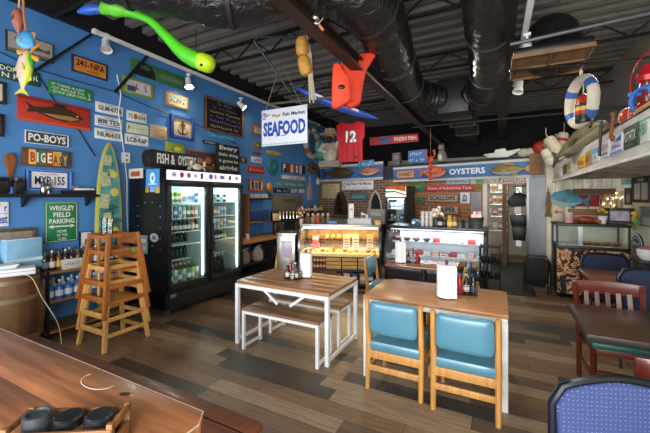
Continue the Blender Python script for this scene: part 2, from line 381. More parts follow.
def duct(name, label, pts, r, n=16):
    p = spline(pts, n); rs = [r * (1 + .035 * math.sin(i * 2.1) + .02 * math.sin(i * .7)) for i in range(len(p))]
    t = thing(name, label, 'air duct', p[0]); MB().tube([q - p[0] for q in p], rs, 28).build('sleeve', FOIL, t, smooth=60)
    for i in range(n, len(p) - 4, n):
        d = (p[i + 1] - p[i - 1]).normalized(); MB().tube([p[i] - p[0] - d * .02, p[i] - p[0] + d * .02], r * 1.06, 28).build('strap', mat('#2c2b2b', .4, 0, .1), t, smooth=60)
    return t
duct('flexible_duct', 'fat black wrinkled air duct sweeping over the long beam into the duct box', [(-3.6, 1.3, 3.85), (-3.0, 1.9, 3.72), (-2.35, 2.5, 3.66), (-1.6, 2.85, 3.78), (-1.2, 3.4, 3.66), (-1.32, 4.6, 3.6), (-1.42, 5.7, 3.58), (-1.35, 6.35, 3.55), (-1.0, 6.62, 3.5)], .29)
duct('flexible_duct', 'fat black wrinkled air duct running beside the hanging lamp track to the duct box', [(-.12, .5, 3.75), (-.1, 2.5, 3.7), (-.12, 4.4, 3.64), (-.16, 5.7, 3.58), (-.28, 6.4, 3.52), (-.5, 6.62, 3.5)], .25)
t = thing('duct_box', 'black sheet metal duct box where the two fat wrinkled ducts meet', 'air duct', (-.75, 6.7, 3.2))
MB().span((-.26, -.3, 0), (.26, .3, .62)).build('box', mat('#232323', .5, .3, .1), t, bevel=.01)
MB().span((-.22, .3, .1), (.22, 4.9, .5)).build('rear_duct', mat('#1a1a1a', .5, .3, .1), t, bevel=.01)
for y in (.3, 1.5, 2.7): MB().span((-.28, y - .02, -.02 if y < 1 else .07), (.28, y + .02, .64 if y < 1 else .53)).build('flange', mat('#3a3a3a', .4, .6, .1), t)
# supply box with a brown grille at the right
c = (atZ(515, 79, 3.2) + atZ(592, 68, 3.2)) / 2
t = thing('air_supply_vent', 'black wrapped air box with a brown grille underneath, above the white and blue life ring', 'air vent', (.55, 4.6, 3.2))
MB().span((-.42, -.35, .04), (.30, .45, .12)).build('housing', mat('#17191c', .4, .3, .2), t, bevel=.02)
m = MB(); p = spline([(-.0, .0, .1), (.0, .2, .36), (.0, .8, .55), (-.1, 1.6, .6)], 8); m.tube(p, [.3, .3, .3] + [.28] * (len(p) - 3), 20); m.build('duct_elbow', FOIL, t, smooth=60)
m = MB()
for i in range(3): m.span((-.42, -.35 + .4 * i - .012, .0), (.30, -.35 + .4 * i + .012, .04))
for i in range(3): m.span((-.42 + .36 * i - .012, -.35, .0), (-.42 + .36 * i + .012, .45, .04))
m.build('grille_frame', mat('#8a6a48', .5, .5, .2), t)
m = MB()
for i in range(26): m.box((-.06, -.33 + i * .03, .03), (.71, .004, .025))
m.build('grille', mat('#6b4a2c', .5, .4, .25), t)
# rods, conduits, hangers
def rod(name, label, pts, r, m=BLK, cat='rod'): return tag(MB().tube(pts, r, 8).build(name, m), label, cat)
rod('ceiling_conduit', 'grey conduit slanting over the top of the brown grille', [(.1, 4.15, 3.33), (2.0, 4.15, 3.42)], .022, mat('#55565a', .45, .4), 'conduit')
rod('ceiling_conduit', 'thin black conduit passing just under the front of the brown grille towards the right wall', [(.1, 4.5, 3.16), (2.0, 5.0, 3.2)], .014, BLK, 'conduit')
rod('ceiling_conduit', 'long black conduit crossing below the ducts in front of the fish header', [(-1.6, 6.9, 3.1), (1.9, 6.9, 3.1)], .02, BLK, 'conduit')
rod('wall_brace', 'black brace rod rising from beside the grey fish photo to the lamp track', [hit(34, 71, 'L', .02), hit(97, 31, 'L', .12)], .016, BLK, 'brace')
rod('wall_brace', 'thick black brace rod in front of the green sign with a face', [hit(115, 92, 'L', .03), hit(150, 53, 'L', .12)], .022, BLK, 'brace')
rod('wall_cable', 'thin black cable stretched across the blue wall below the orange plate', [hit(0, 52, 'L', .03), hit(36, 69, 'L', .03), hit(80, 82, 'L', .03), hit(113, 91, 'L', .03)], .006, BLK, 'cable')
rod('wall_cable', 'thin black cable across the blue wall from the brace to the chalkboard', [hit(115, 92, 'L', .02), hit(150, 107, 'L', .02), hit(205, 128, 'L', .02), hit(240, 146, 'L', .02)], .006, BLK, 'cable')
rod('wall_cable', 'black cable hanging from the fish plaque down to the surfboard', [hit(40, 78, 'L', .01), hit(52, 97, 'L', .01), hit(80, 132, 'L', .01), hit(95, 156, 'L', .01)], .008, BLK, 'cable')
rod('wall_cable', 'white cable running down the blue wall past the outlet box to the cooler', [hit(q[0], q[1], 'L', .03) for q in ((117, 75), (121, 95), (118.5, 112), (121, 130), (124, 152), (127, 180), (127, 215), (128, 232))], .008, WHT, 'cable')
t = thing('outlet_box', 'small white outlet box on the white cable above the cooler', 'outlet', hit(124.5, 158, 'L'), R(90))
MB().box((0, -.03, 0), (.11, .06, .16)).build('box', WHT, t, bevel=.008)
m = MB(); m.box((0, -.062, .035), (.035, .005, .03)); m.box((0, -.062, -.035), (.035, .005, .03)); m.build('socket', mat('#8a8a88', .5), t)
# ================================================================== LIGHT TRACKS
def track(name, label, p, q, heads, face):
    t = thing(name, label, 'track light', p); d = Vector(q) - Vector(p)
    MB().beam((0, 0, 0), d, .06, .05).build('track', mat('#d9d9d6', .35, 0, .03), t, bevel=.004)
    for e in (Vector((0, 0, 0)), d): MB().beam(e - d.normalized() * .03, e + d.normalized() * .03, .07, .06).build('end_cap', WHT, t, bevel=.004)
    return t
LAMPS = []
def spot_head(label, pos, aim, on=True, power=25):
    """a can lamp hanging from the track at pos, pointing along aim"""
    t = thing('spot_lamp', label, 'spot lamp', pos); a = Vector(aim).normalized()
    h = Vector((0, 0, -.17)); q = Vector((0, 0, 1)).rotation_difference(a).to_matrix().to_4x4(); q.translation = h
    m = MB(); m.tube([(0, 0, -.02), (0, 0, -.12)], .012, 8); m.box((0, 0, -.03), (.07, .05, .03)); m.build('stem', WHT, t)
    MB().lathe([(.02, -.09), (.045, -.085), (.05, -.02), (.055, .02), (.075, .1), (.07, .1), (.05, .03), (.02, .02)], n=20, M=q).build('housing', WHT, t, smooth=50)
    b = MB().lathe([(.001, .085), (.045, .08), (.06, .07), (.05, .05), (.001, .05)], n=16, M=q)
    b.build('bulb', mat('#ffe6b8', .3, 0, 0, 6, 0, 120 if on else 0) if on else mat('#b8b4aa', .3), t)
    if on:
        l = bpy.data.lights.new('lamp_light', 'SPOT'); l.energy = power; l.color = (1, .80, .55); l.spot_size = R(100); l.spot_blend = .6; l.shadow_soft_size = .05
        o = bpy.data.objects.new('lamp_light', l); COL.objects.link(o); o.location = Vector(pos) + h + a * .13; o.rotation_euler = (-a).to_track_quat('Z', 'Y').to_euler()
track('lamp_track', 'long white lamp track along the top of the blue wall', (-4.95, hit(95, 28, 'L', .15).y, 3.96), (-4.95, 9.1, 3.9), 0, 0)
def onL(px, py): p = hit(px, py, 'L', .15); return p
spot_head('white can lamp on the wall track above the orange plate', onL(106, 33) , (.5, -.2, -1), False)
spot_head('lit white can lamp on the wall track in front of the green face sign', onL(188.5, 73), (.35, -.1, -1), True, 60)
spot_head('lit white can lamp on the wall track above the chalkboard end', onL(241, 97), (.6, .55, -.7), True, 60)
track('lamp_track', 'white lamp track hanging beside the right duct', (.27, 2.6, 3.52), (.22, 6.3, 3.52), 0, 0)
spot_head('white can lamp near the front end of the right track', atW(527, 32, 3.75), (.1, .2, -1), False)
spot_head('white can lamp at the far end of the right track beside the brown grille', atW(519, 75, 5.0), (-.2, -.3, -1), False)

# ================================================================== LEFT WALL SIGNS
WD = lambda h: wood(h, .55)
P_ = 'license_plate'
sign('fish_photo', 'grey framed fish photo behind the hanging wooden fish string', 'picture', 'L', (5, 29), (53, 64), '#2c2a2a', None, 0, (), [('rect', (.04, .05, .97, .96), '#a49c92'), ('poly', ((.2, .55), (.45, .72), (.8, .5), (.92, .62), (.9, .35), (.75, .42), (.45, .3)), '#574c45'), ('rect', (.05, .05, .96, .2), '#6b6259')], roll=R(-1))
sign(P_, 'orange plate lettered 241 NPA in a dark blue holder', 'license plate', 'L', (71, 53.5), (107, 81.5), '#1e2a5e', None, 0, [('241-NPA', .1, .42, .9, .8, BLACK), ('~9', .3, .2, .75, .32, BLACK)], [('rect', (.06, .1, .94, .9), '#d5832b')])
sign('wall_sign', 'dark green sign lettered DON N PL at the left edge behind the wooden fish', 'sign', 'L', (-3, 62), (39.5, 87.5), '#24483c', None, 0, [('DON', .04, .55, .45, .88, WHITE), ('N PL', .08, .12, .58, .45, WHITE), ('~2', .82, .3, .95, .7, WHITE)], ())
sign('wall_sign', 'bright green sign with two rows of white capitals about golf', 'sign', 'L', (47.7, 79.5), (91.5, 103), '#1f8a45', None, 0, [('IT TAKES A LOT', .06, .66, .8, .86, WHITE), ('OF BALLS TO', .06, .4, .8, .58, WHITE), ('GOLF LIKE I DO', .08, .13, .84, .33, WHITE)], [('disc', (.92, .58, .03, .1), '#d98a4a'), ('rect', (.88, .14, .97, .2), WHITE), ('rect', (.912, .14, .928, .5), WHITE)])
sign('painting', 'red painting of a big brown fish on bare blue wall', 'painting', 'L', (16.5, 94), (88.5, 131), '#b8321f', None, 0, (), [
    ('rect', (.0, .0, 1, .1), '#d9512e'), ('rect', (.0, .86, 1, 1), '#8e2718'),
    ('poly', ((.08, .8), (.2, .62), (.36, .7), (.5, .82), (.7, .78), (.86, .58), (.9, .45), (.8, .3), (.62, .2), (.4, .28), (.22, .42), (.1, .35), (.14, .55)), '#3a2a1c'),
    ('poly', ((.3, .42), (.5, .3), (.7, .28), (.84, .42), (.7, .48), (.5, .45)), '#a8793e'), ('poly', ((.42, .8), (.5, .95), (.66, .9), (.62, .79)), '#2a1e14'), ('disc', (.8, .53, .012, .035), '#e0c060')], th=.03)
sign('wall_sign', 'dark grey sign with white border lettered PO-BOYS', 'sign', 'L', (24, 129.8), (67.5, 147.6), '#3c4148', WHITE, .008, [('PO-BOYS', .07, .2, .93, .82, WHITE, .03)], ())
t = sign('wall_sign', 'brown wooden sign spelling BIG EASY in coloured blocks', 'sign', 'L', (20.8, 147), (69.5, 168.6), WD('#6a3e24'), None, 0, [('B', .15, .22, .24, .78, '#c23226', .03), ('I', .27, .22, .31, .78, '#e9e2c8', .03), ('G', .35, .22, .45, .78, WHITE, .03), ('E', .49, .22, .58, .8, '#e9e2c8', .03), ('A', .61, .15, .71, .72, '#7b3a24', .03), ('S', .73, .12, .8, .66, '#5b3a22', .03), ('Y', .82, .15, .91, .72, '#d9b94a', .03)],
    [('rect', (.12, .1, .26, .92), '#e0c36a'), ('rect', (.33, .1, .46, .92), '#3b7a4a'), ('rect', (.47, .12, .59, .92), '#b53426'), ('rect', (.6, .1, .79, .92), '#d8a83e'), ('rect', (.8, .08, .93, .9), '#39516b')], th=.035)
sign(P_, 'white plate lettered MYP 155 in a wide blue holder just above the black shelf', 'license plate', 'L', (25, 168.6), (70, 191), '#2a54ad', '#5d86cf', .02, [('MYP·155', .17, .28, .84, .68, '#1c2340', .02), ('~10', .3, .75, .7, .83, '#c03030')], [('rect', (.11, .14, .9, .88), '#e4e2de')], th=.03)
sign('framed_picture', 'small dark framed picture cut off at the left edge above the red painting', 'picture', 'L', (-8, 80), (5, 105), '#d8d2c2', '#2d2119', .03, (), ())
sign('framed_picture', 'black framed picture cut off at the left edge beside the PO-BOYS sign', 'picture', 'L', (-8, 113), (3, 137), '#5a5248', '#171412', .03, (), ())
sign('wall_sign', 'white sign with blue lettering cut off at the left edge under the black shelf', 'sign', 'L', (-12, 202), (8, 226), '#e9ebee', None, 0, [('~5', .1, .62, .92, .9, '#2348a0'), ('est', .45, .12, .92, .42, '#2348a0')], [('rect', (.1, .5, .95, .54), '#9fb4d8')])
t = sign('wall_sign', 'green parking sign with a white double arrow above the bottles', 'sign', 'L', (44, 202), (77, 240), '#1f7a45', None, 0, [('WRIGLEY', .12, .78, .88, .91, WHITE, .02), ('FIELD', .24, .62, .76, .74, WHITE, .02), ('PARKING', .12, .46, .88, .58, WHITE, .02), ('HOME', .36, .23, .64, .3, WHITE), ('OF THE', .34, .14, .66, .2, WHITE), ('CUBS', .37, .05, .63, .11, WHITE)],
    [('rect', (.03, .02, .97, .03), WHITE), ('rect', (.03, .97, .97, .98), WHITE), ('rect', (.03, .02, .045, .98), WHITE), ('rect', (.955, .02, .97, .98), WHITE), ('rect', (.2, .375, .8, .405), WHITE), ('poly', ((.1, .39), (.24, .44), (.24, .34)), WHITE), ('poly', ((.9, .39), (.76, .44), (.76, .34)), WHITE)])
sign(P_, 'small white tag with black figures peeking out beside the top high chair', 'license plate', 'L', (79, 232), (91, 246), '#e2e0dc', BLACK, .006, [('~3', .15, .62, .85, .86, BLACK), ('1', .42, .1, .6, .5, BLACK)], ())
for lab, tl, br, tx, colr, mk in [
    ('white plate lettered GLM-6736, top of the three plates above the surfboard', (95.2, 101), (122.8, 117.2), 'GLM-6736', '#22262e', ()),
    ('white plate lettered 808 TEX, middle of the three plates above the surfboard', (94.6, 114.3), (122.2, 130), '808 TEX', '#26303f', (('rect', (.1, .1, .9, .18), '#3b6fc2'),)),
    ('white plate lettered NLK 633 with an orange flower, above the surfboard', (94.4, 127.4), (121.5, 142), 'NLK 633', '#1f5a48', (('disc', (.52, .42, .07, .2), '#d9772c'),)),
    ('white plate lettered LCB-K6P beside the white cable', (124.6, 133), (148, 147), 'LCB·K6P', '#20263a', ())]:
    sign(P_, lab, 'license plate', 'L', tl, br, '#e3e3df', None, 0, [(tx, .08, .25, .92, .72, colr, .02), ('~6', .35, .79, .65, .9, '#7a3030')], mk, th=.01)
sign(P_, 'white plate with a green and orange picture right of the white cable', 'license plate', 'L', (126.4, 109.7), (146.2, 124), '#dfe6dc', None, 0, [('604', .55, .25, .92, .7, '#3e7a50'), ('~2', .08, .25, .32, .7, '#3e9a70')], [('disc', (.43, .5, .1, .28), '#c9582c'), ('rect', (.7, .8, .9, .9), '#d99a3c')], th=.01)
sign(P_, 'cream plate with a small green flag below the green and orange plate', 'license plate', 'L', (126.4, 122), (148, 135.7), '#d8d6b2', None, 0, [('~14', .24, .42, .92, .56, '#8c8a60')], [('poly', ((.06, .3), (.06, .75), (.16, .6)), '#2f6f48')], th=.01)
sign('wall_sign', 'small tan wooden sign left of the anchor picture', 'sign', 'L', (150, 124.3), (166.4, 140.5), WD('#b29b7c'), None, 0, [('~9', .14, .68, .88, .78, '#7a6448'), ('~10', .12, .2, .88, .3, '#7a6448')], ())
t = sign('anchor_picture', 'blue framed picture of a dark anchor on tan board', 'picture', 'L', (169.6, 113.6), (192, 141.5), '#c9b58c', '#27459a', .05, (), (), th=.03)
m = MB(); c_, w_, h_, _r = placed('L', (169.6, 113.6), (192, 141.5))
m.tube([(0, -.04, h_ * .2), (0, -.04, -h_ * .28)], .012, 8); m.tube([(math.cos(a) * .022, -.04, h_ * .24 + math.sin(a) * .022) for a in [2 * PI * i / 12 for i in range(12)]], .007, 6, True); m.tube([(-w_ * .13, -.04, h_ * .13), (w_ * .13, -.04, h_ * .13)], .009, 6)
m.tube([(w_ * .22 * math.sin(a), -.04, -h_ * .06 - h_ * .22 * math.cos(a)) for a in [R(-75 + 15 * i) for i in range(11)]], [.004, .009] + [.012] * 7 + [.009, .004], 8); m.build('anchor', paint('#262c30'), t)
t = sign('chalkboard', 'black chalkboard menu with coloured handwriting in a thin wooden frame', 'chalkboard', 'L', (203.8, 95.3), (242.3, 138), mat('#16181a', .7, 0, .2), wood('#7a5230'), .035,
    [('~8', .3, .82, .72, .92, '#4a88c0'), ('~13', .2, .7, .8, .78, '#b0486a'), ('~18', .13, .56, .9, .64, '#a8b860'), ('~16', .13, .42, .9, .5, '#9a70b8'), ('~17', .13, .28, .92, .36, '#9a70b8'), ('~15', .13, .12, .9, .21, '#a8b860')], (), th=.03)
t = sign('wall_sign', 'big dark green sign with a black bearded face and small white lines', 'sign', 'L', (130, 57.5), (186, 91.5), '#3d6e42', None, 0, [('~18', .48, .55, .92, .61, '#b9c8b0'), ('~17', .48, .44, .9, .5, '#b9c8b0'), ('~16', .48, .33, .9, .39, '#b9c8b0')],
    [('poly', ((.04, .0), (.06, .5), (.12, .85), (.22, .98), (.32, .85), (.38, .5), (.4, .0)), '#1c2420'), ('disc', (.22, .6, .08, .2), '#4d6a52'), ('poly', ((.14, .5), (.3, .5), (.27, .12), (.18, .12)), '#141a17'), ('disc', (.19, .65, .015, .04), '#141a17'), ('disc', (.255, .65, .015, .04), '#141a17')], th=.025)
sign(P_, 'picture plate in a lime green holder below the green face sign', 'license plate', 'L', (122, 75), (152, 100), '#8a9a2c', None, 0, [('~5', .3, .28, .8, .75, '#8a2f38')], [('rect', (.1, .14, .9, .86), '#c9c4cf'), ('rect', (.12, .16, .4, .5), '#3d4a70')], th=.03)
sign(P_, 'small picture plate in an orange holder above the anchor picture', 'license plate', 'L', (165.7, 91.5), (187.5, 110.5), '#c98a3a', None, 0, [('~5', .15, .28, .85, .6, '#4a3830')], [('rect', (.08, .12, .92, .88), '#dcd6c8'), ('rect', (.1, .62, .9, .86), '#8fb8c9')], th=.025)
sign('wall_sign', 'light blue wooden strip sign under the chalkboard', 'sign', 'L', (207.7, 131.5), (235, 142.5), '#3f93b8', None, 0, [('~16', .06, .3, .94, .7, '#9fd4e4')], ())
sign('wall_sign', 'narrow black strip sign lettered FARM', 'sign', 'L', (202.6, 139.8), (217.5, 146), '#1a1a1c', None, 0, [('FARM', .1, .2, .85, .8, '#c9c2b0')], ())
sign('wall_sign', 'black sign with four rows of bold white words above the cooler', 'sign', 'L', (215.3, 143), (238, 174), '#17181a', None, 0, [('Every', .1, .76, .9, .95, WHITE, .03), ('little thing', .08, .55, .92, .7, WHITE, .02), ('is gonna be', .08, .33, .92, .48, WHITE, .02), ('alright', .1, .05, .9, .26, WHITE, .03)], (), out=.12, th=.04)
sign('painting', 'lime yellow painting behind the black light box on the cooler', 'painting', 'L', (165, 141.5), (183.8, 156), '#9aa92c', None, 0, (), [('poly', ((.2, .3), (.4, .7), (.7, .6), (.85, .3)), '#5d8a3c'), ('disc', (.6, .5, .2, .2), '#c9c24a')])
sign('painting', 'red framed lobster picture between the light box and the bold word sign', 'painting', 'L', (187.4, 149.6), (216.5, 171), '#584238', '#8e3a2c', .03, (), [('poly', ((.15, .3), (.3, .6), (.5, .55), (.7, .75), (.85, .5), (.7, .35), (.4, .25)), '#9c5a3a'), ('disc', (.35, .5, .1, .15), '#c08a6a'), ('disc', (.65, .55, .1, .2), '#b87a56'), ('rect', (.1, .12, .9, .22), '#7d8a62')], th=.03)
sign('wall_sign', 'tiny dark sign right of the bold word sign', 'sign', 'L', (238.5, 156.5), (246, 163.5), '#2a2220', '#5c3a24', .015, (), [('ring', (.5, .5, .25, .25, .5), '#c8b8a0')])
# farther along the wall
sign('framed_picture', 'white card in a red orange frame under the far lamp', 'picture', 'L', (252, 124.5), (263, 136.5), '#c9c6be', '#c2552c', .04, (), [('rect', (.3, .3, .7, .7), '#a8a49a')])
sign('wall_sign', 'tan square plaque between the framed card and the little red sign', 'sign', 'L', (253.8, 141.5), (260.2, 149), '#7a5f30', None, 0, (), [('disc', (.5, .5, .25, .25), '#a8863f')])
sign('wall_sign', 'little dark red strip sign under the tan square plaque', 'sign', 'L', (252.5, 151), (260.2, 155.2), '#7a2430', None, 0, (), [('rect', (.15, .4, .85, .6), '#b46a6a')])
sign(P_, 'small white plate under the dark red strip sign', 'license plate', 'L', (251, 156.3), (261.2, 163.5), '#c9ccd0', None, 0, [('~5', .1, .25, .9, .75, '#30405a')], ())
sign('wall_sign', 'red sign with a yellow emblem under the small white plate', 'sign', 'L', (247.6, 165), (263.6, 174.5), '#b02a32', None, 0, [('~9', .3, .35, .92, .65, '#e0b0a0')], [('disc', (.14, .5, .07, .2), '#d9a63a')])
sign('wall_sign', 'row of black, red and white beer tins fixed high on the far wall', 'sign', 'L', (281.5, 162.5), (304.6, 174.5), '#2a1d22', None, 0, [('P', .03, .1, .13, .9, WHITE, .03), ('S', .55, .1, .66, .9, WHITE, .03)], [('rect', (.0, .05, .15, .95), '#1a1a1c'), ('rect', (.17, .05, .32, .95), '#a02430'), ('rect', (.34, .05, .46, .95), '#d0cfc8'), ('rect', (.48, .05, .7, .95), '#9a2a2a'), ('rect', (.72, .05, .84, .95), '#c9c9c6'), ('rect', (.86, .05, .99, .95), '#20222a')])
sign('wall_sign', 'white strip sign below the row of beer tins', 'sign', 'L', (281.5, 174.8), (304.6, 180.6), '#cfccc2', None, 0, [('~8', .3, .25, .8, .75, '#7a5a50')], ())
sign('wall_sign', 'green strip sign with pale lettering below the white strip', 'sign', 'L', (274.6, 180.5), (304.8, 187.3), '#5a8062', None, 0, [('~15', .05, .2, .95, .8, '#b8cbb0')], ())
sign('wall_sign', 'strip of black and white tiles above the tan CAUTION board', 'sign', 'L', (273, 187.6), (304.5, 193.5), '#1c2026', None, 0, [('~3', .03, .2, .22, .8, '#c8ccd0'), ('~3', .27, .2, .48, .8, '#8f9aa8')], [('rect', (.5, .1, .72, .9), '#9aa8bc'), ('rect', (.76, .1, .98, .9), '#b8bcc4')])
sign('framed_picture', 'white picture of black figures in a wide orange frame', 'picture', 'L', (248, 178.5), (263, 191.5), '#d8d6d0', '#b0602c', .05, (), [('rect', (.18, .2, .35, .8), '#3a3a40'), ('rect', (.42, .2, .58, .75), '#55504c'), ('rect', (.64, .2, .8, .8), '#2f2f34')])
sign('wall_sign', 'large tan board headed CAUTION behind the beer taps', 'sign', 'L', (272, 194.5), (302, 227), '#6f6353', None, 0, [('CAUTION', .32, .78, .72, .88, '#2c2622')], [('rect', (.1, .5, .9, .53), '#544a3e'), ('rect', (.15, .35, .85, .38), '#544a3e')])
# shaped pieces
def plaque(name, label, cat, px0, py0, px1, py1, m, n=24, rim=None, th=.03, kids=()):
    c, w, h, r = placed('L', (px0, py0), (px1, py1)); t = thing(name, label, cat, c, r)
    MB().prism([(w / 2 * math.cos(2 * PI * k / n), h / 2 * math.sin(2 * PI * k / n)) for k in range(n)], -th, 0).build('plaque', m, t, bevel=.006)
    if rim: MB().tube([(w * .44 * math.cos(2 * PI * k / n), -th, h * .44 * math.sin(2 * PI * k / n)) for k in range(n)], .012, 6, True).build('rim', rim, t)
    for nm, poly, col in kids: MB().prism([(a * w, b * h) for a, b in poly], -th - .008, -th).build(nm, paint(col), t)
    return t
plaque('oval_plaque', 'teal oval plaque left of the row of beer tins', 'plaque', 267.2, 157.5, 279, 176.5, paint('#1f6a78'), rim=paint('#2f8a94'), kids=[('emblem', ((-.15, -.1), (0, .25), (.15, -.1)), '#2f8a94')])
t = plaque('round_plaque', 'round brass plaque with a dark fish emblem near the far corner', 'plaque', 306.3, 161.5, 318.2, 175, mat('#9a8250', .4, .5), rim=mat('#4a3c24', .5), kids=[('emblem', ((-.25, 0), (-.05, .15), (.2, .05), (.3, .14), (.28, -.14), (.15, -.05), (-.05, -.12)), '#2a2620')])
c, w, h, r = placed('L', (266, 149.5), (281.5, 156.8)); t = thing('surfboard_plaque', 'small yellow surfboard shaped plaque above the teal oval', 'plaque', c, r)
MB().prism([(-w / 2, 0), (-w * .42, h * .4), (-w * .1, h * .5), (w * .25, h * .3), (w / 2, 0), (w * .25, -h * .3), (-w * .1, -h * .5), (-w * .42, -h * .4)], -.03, 0).build('board', paint('#d2a62c'), t, bevel=.006)
m = MB(); text_into(m, '~4', -w * .3, -h * .2, w * .1, h * .2, -.034); m.build('lettering', paint('#5a3a20'), t)
c, w, h, r = placed('L', (306.2, 176), (312.2, 200)); t = thing('oar', 'pale pink wooden oar hung upright near the far corner', 'oar', c, r)
m = MB(); m.prism([(-w * .4, -h * .5), (w * .4, -h * .5), (w * .42, 0), (w * .12, h * .2), (-w * .12, h * .2), (-w * .42, 0)], -.03, -.01); m.build('blade', paint('#b8909a'), t, bevel=.004); MB().tube([(0, -.02, h * .2), (0, -.02, h * .5)], .02, 8).build('handle', paint('#a88890'), t)
c, w, h, r = placed('L', (264.6, 181), (270, 197)); t = thing('pineapple_ornament', 'orange pineapple ornament on the wall left of the far signs', 'ornament', c, r)
MB().ball((0, -.06, h * .12), (w * .45, .06, h * .3), 12).build('fruit', mat('#c9822c', .6, 0, .3, 40, .5), t)
m = MB()
for k in range(5): m.prism([(-.02 + (k - 2) * .02, -h * .2), (.02 + (k - 2) * .02, -h * .2), ((k - 2) * .06, -h * .48)], -.07, -.04)
m.build('leaf', paint('#3c6a34'), t)
t = thing('wall_ornament', 'small white shell ornament at the far corner beside the pink oar', 'ornament', hit(316.5, 181.5, 'L'), R(90))
m = MB(); m.lathe([(.001, -.12), (.05, -.1), (.07, 0), (.04, .08), (.02, .13), (.001, .14)], c=(0, -.05, 0), n=12); m.build('shell', paint('#bdbab2'), t); MB().box((0, -.02, .1), (.06, .03, .05)).build('hook', BLK, t)
# life ring on the far wall and a white cap above it
def life_ring(name, label, loc, rz, R0, r0, wm, bm_, ang, roll=0, tilt=0, sz=1.0, rope=True):
    t = thing(name, label, 'life ring', loc, rz, None, roll); n = 48
    ring = [(R0 * math.cos(2 * PI * k / n), 0, R0 * sz * math.sin(2 * PI * k / n)) for k in range(n)]
    MB().tube(ring, r0, 14, True).build('ring', wm, t, smooth=60)
    for a in ang: MB().tube([(R0 * math.cos(R(a + d)), 0, R0 * sz * math.sin(R(a + d))) for d in range(-10, 11, 4)], r0 * 1.05, 14).build('band', bm_, t, smooth=60)
    return t
life_ring('life_ring', 'worn white and tan life ring high on the far end of the blue wall', hit(312, 143, 'L', .1), R(90), .36, .09, mat('#a8adb2', .6, 0, .2), paint('#8a5a34'), (20, 120, 215, 310), sz=1.15)
t = thing('captain_cap', 'white cap hung above the life ring on the blue wall', 'cap', hit(312.5, 133, 'L', .12), R(90)); MB().lathe([(.2, 0), (.22, .03), (.18, .1), (.001, .13)], n=16, sy=.6).build('crown', WHT, t); MB().prism([(-.16, -.02), (.16, -.02), (.18, .01), (-.18, .01)], -.2, -.08).build('visor', mat('#8f8f8a', .5), t)
# paddle, black shelf and what stands on it
c, w, h, r = placed('L', (2.3, 152.5), (15, 186)); t = thing('wooden_paddle', 'short orange brown wooden paddle standing on the black shelf', 'paddle', c, r)
prof = [(-.08, -.5), (.08, -.5), (.1, -.25), (.3, 0), (.5, .22), (.45, .38), (.2, .5), (-.2, .5), (-.45, .38), (-.5, .22), (-.3, 0), (-.1, -.25)]
MB().prism([(a * w, b * h) for a, b in prof], -.05, -.02).build('blade', wood('#8c5226', axis=2), t, bevel=.006); MB().tube([(0, -.035, -h * .62), (0, -.035, -h * .3)], .018, 8).build('handle', wood('#6e3c1c', axis=2), t)
zs = hit(50, 194, 'L', .12).z
t = thing('black_shelf', 'long thin black shelf on the blue wall below the plate signs', 'shelf', (-5.1, 1.4, zs - .04))
MB().span((0, -.8, 0), (.17, 1.32, .04)).build('board', BLK, t, bevel=.004)
for y in (-.3, .5, 1.2):
    MB().prism([(0, -.12), (.02, -.12), (.15, 0), (0, 0)], y - .01, y + .01).build('bracket', BLK, t)
def shelf_pt(px): p = hit(px, 194, 'L', .09); p.z = zs; return p
t = thing('dark_jar', 'dark square jar on the black shelf just right of the paddle', 'jar', shelf_pt(17.5), R(90)); MB().box((0, 0, .075), (.1, .09, .15)).build('body', mat('#1b1a19', .3), t, bevel=.012); MB().lathe([(.04, .15), (.045, .155), (.045, .185), (.001, .19)], n=14).build('lid', mat('#2b2622', .4), t)
t = thing('dark_jar', 'black box jar at the left edge of the black shelf', 'jar', shelf_pt(1), R(90)); MB().box((0, 0, .08), (.11, .1, .16)).build('body', mat('#161616', .3), t, bevel=.012); MB().box((0, 0, .175), (.09, .08, .03)).build('lid', BLK, t, bevel=.005)
t = thing('blue_stand', 'little bright blue stand on the black shelf under the paddle', 'stand', shelf_pt(12), R(90)); MB().box((0, 0, .04), (.05, .05, .08)).build('block', paint('#2f7fd0'), t, bevel=.006); MB().box((0, -.0, .01), (.08, .07, .02)).build('foot', paint('#2f7fd0'), t, bevel=.004)
t = thing('metal_shaker', 'small shiny metal shaker on the black shelf in front of the blue plate', 'shaker', shelf_pt(43.5), R(90)); MB().lathe([(.03, 0), (.035, .01), (.033, .1), (.025, .12)], n=16).build('body', CHROME, t); MB().lathe([(.026, .12), (.022, .15), (.01, .165), (.001, .168)], n=16).build('cap', CHROME, t)
t = thing('metal_figurine', 'grey seabird figurine on the black shelf beside the shaker', 'figurine', shelf_pt(48.5), R(90)); MB().ball((0, 0, .08), (.035, .025, .045), 10).build('body', STEEL, t); MB().ball((.01, 0, .14), .018, 8).build('head', STEEL, t); m = MB(); m.tube([(0, .008, .04), (0, .008, 0)], .004, 6); m.tube([(0, -.008, .04), (0, -.008, 0)], .004, 6); m.box((0, 0, .004), (.05, .03, .008)); m.build('leg', STEEL, t)
t = thing('model_boat', 'small black and white model boat at the right end of the black shelf', 'model boat', shelf_pt(80), R(90)); MB().prism([(-.2, 0), (.18, 0), (.24, .06), (-.22, .05)], -.04, .04).build('hull', BLK, t, bevel=.006); MB().box((.05, 0, .065), (.24, .05, .03)).build('deck', WHT, t, bevel=.004); MB().box((-.06, 0, .09), (.08, .04, .04)).build('cabin', mat('#777777', .5), t)
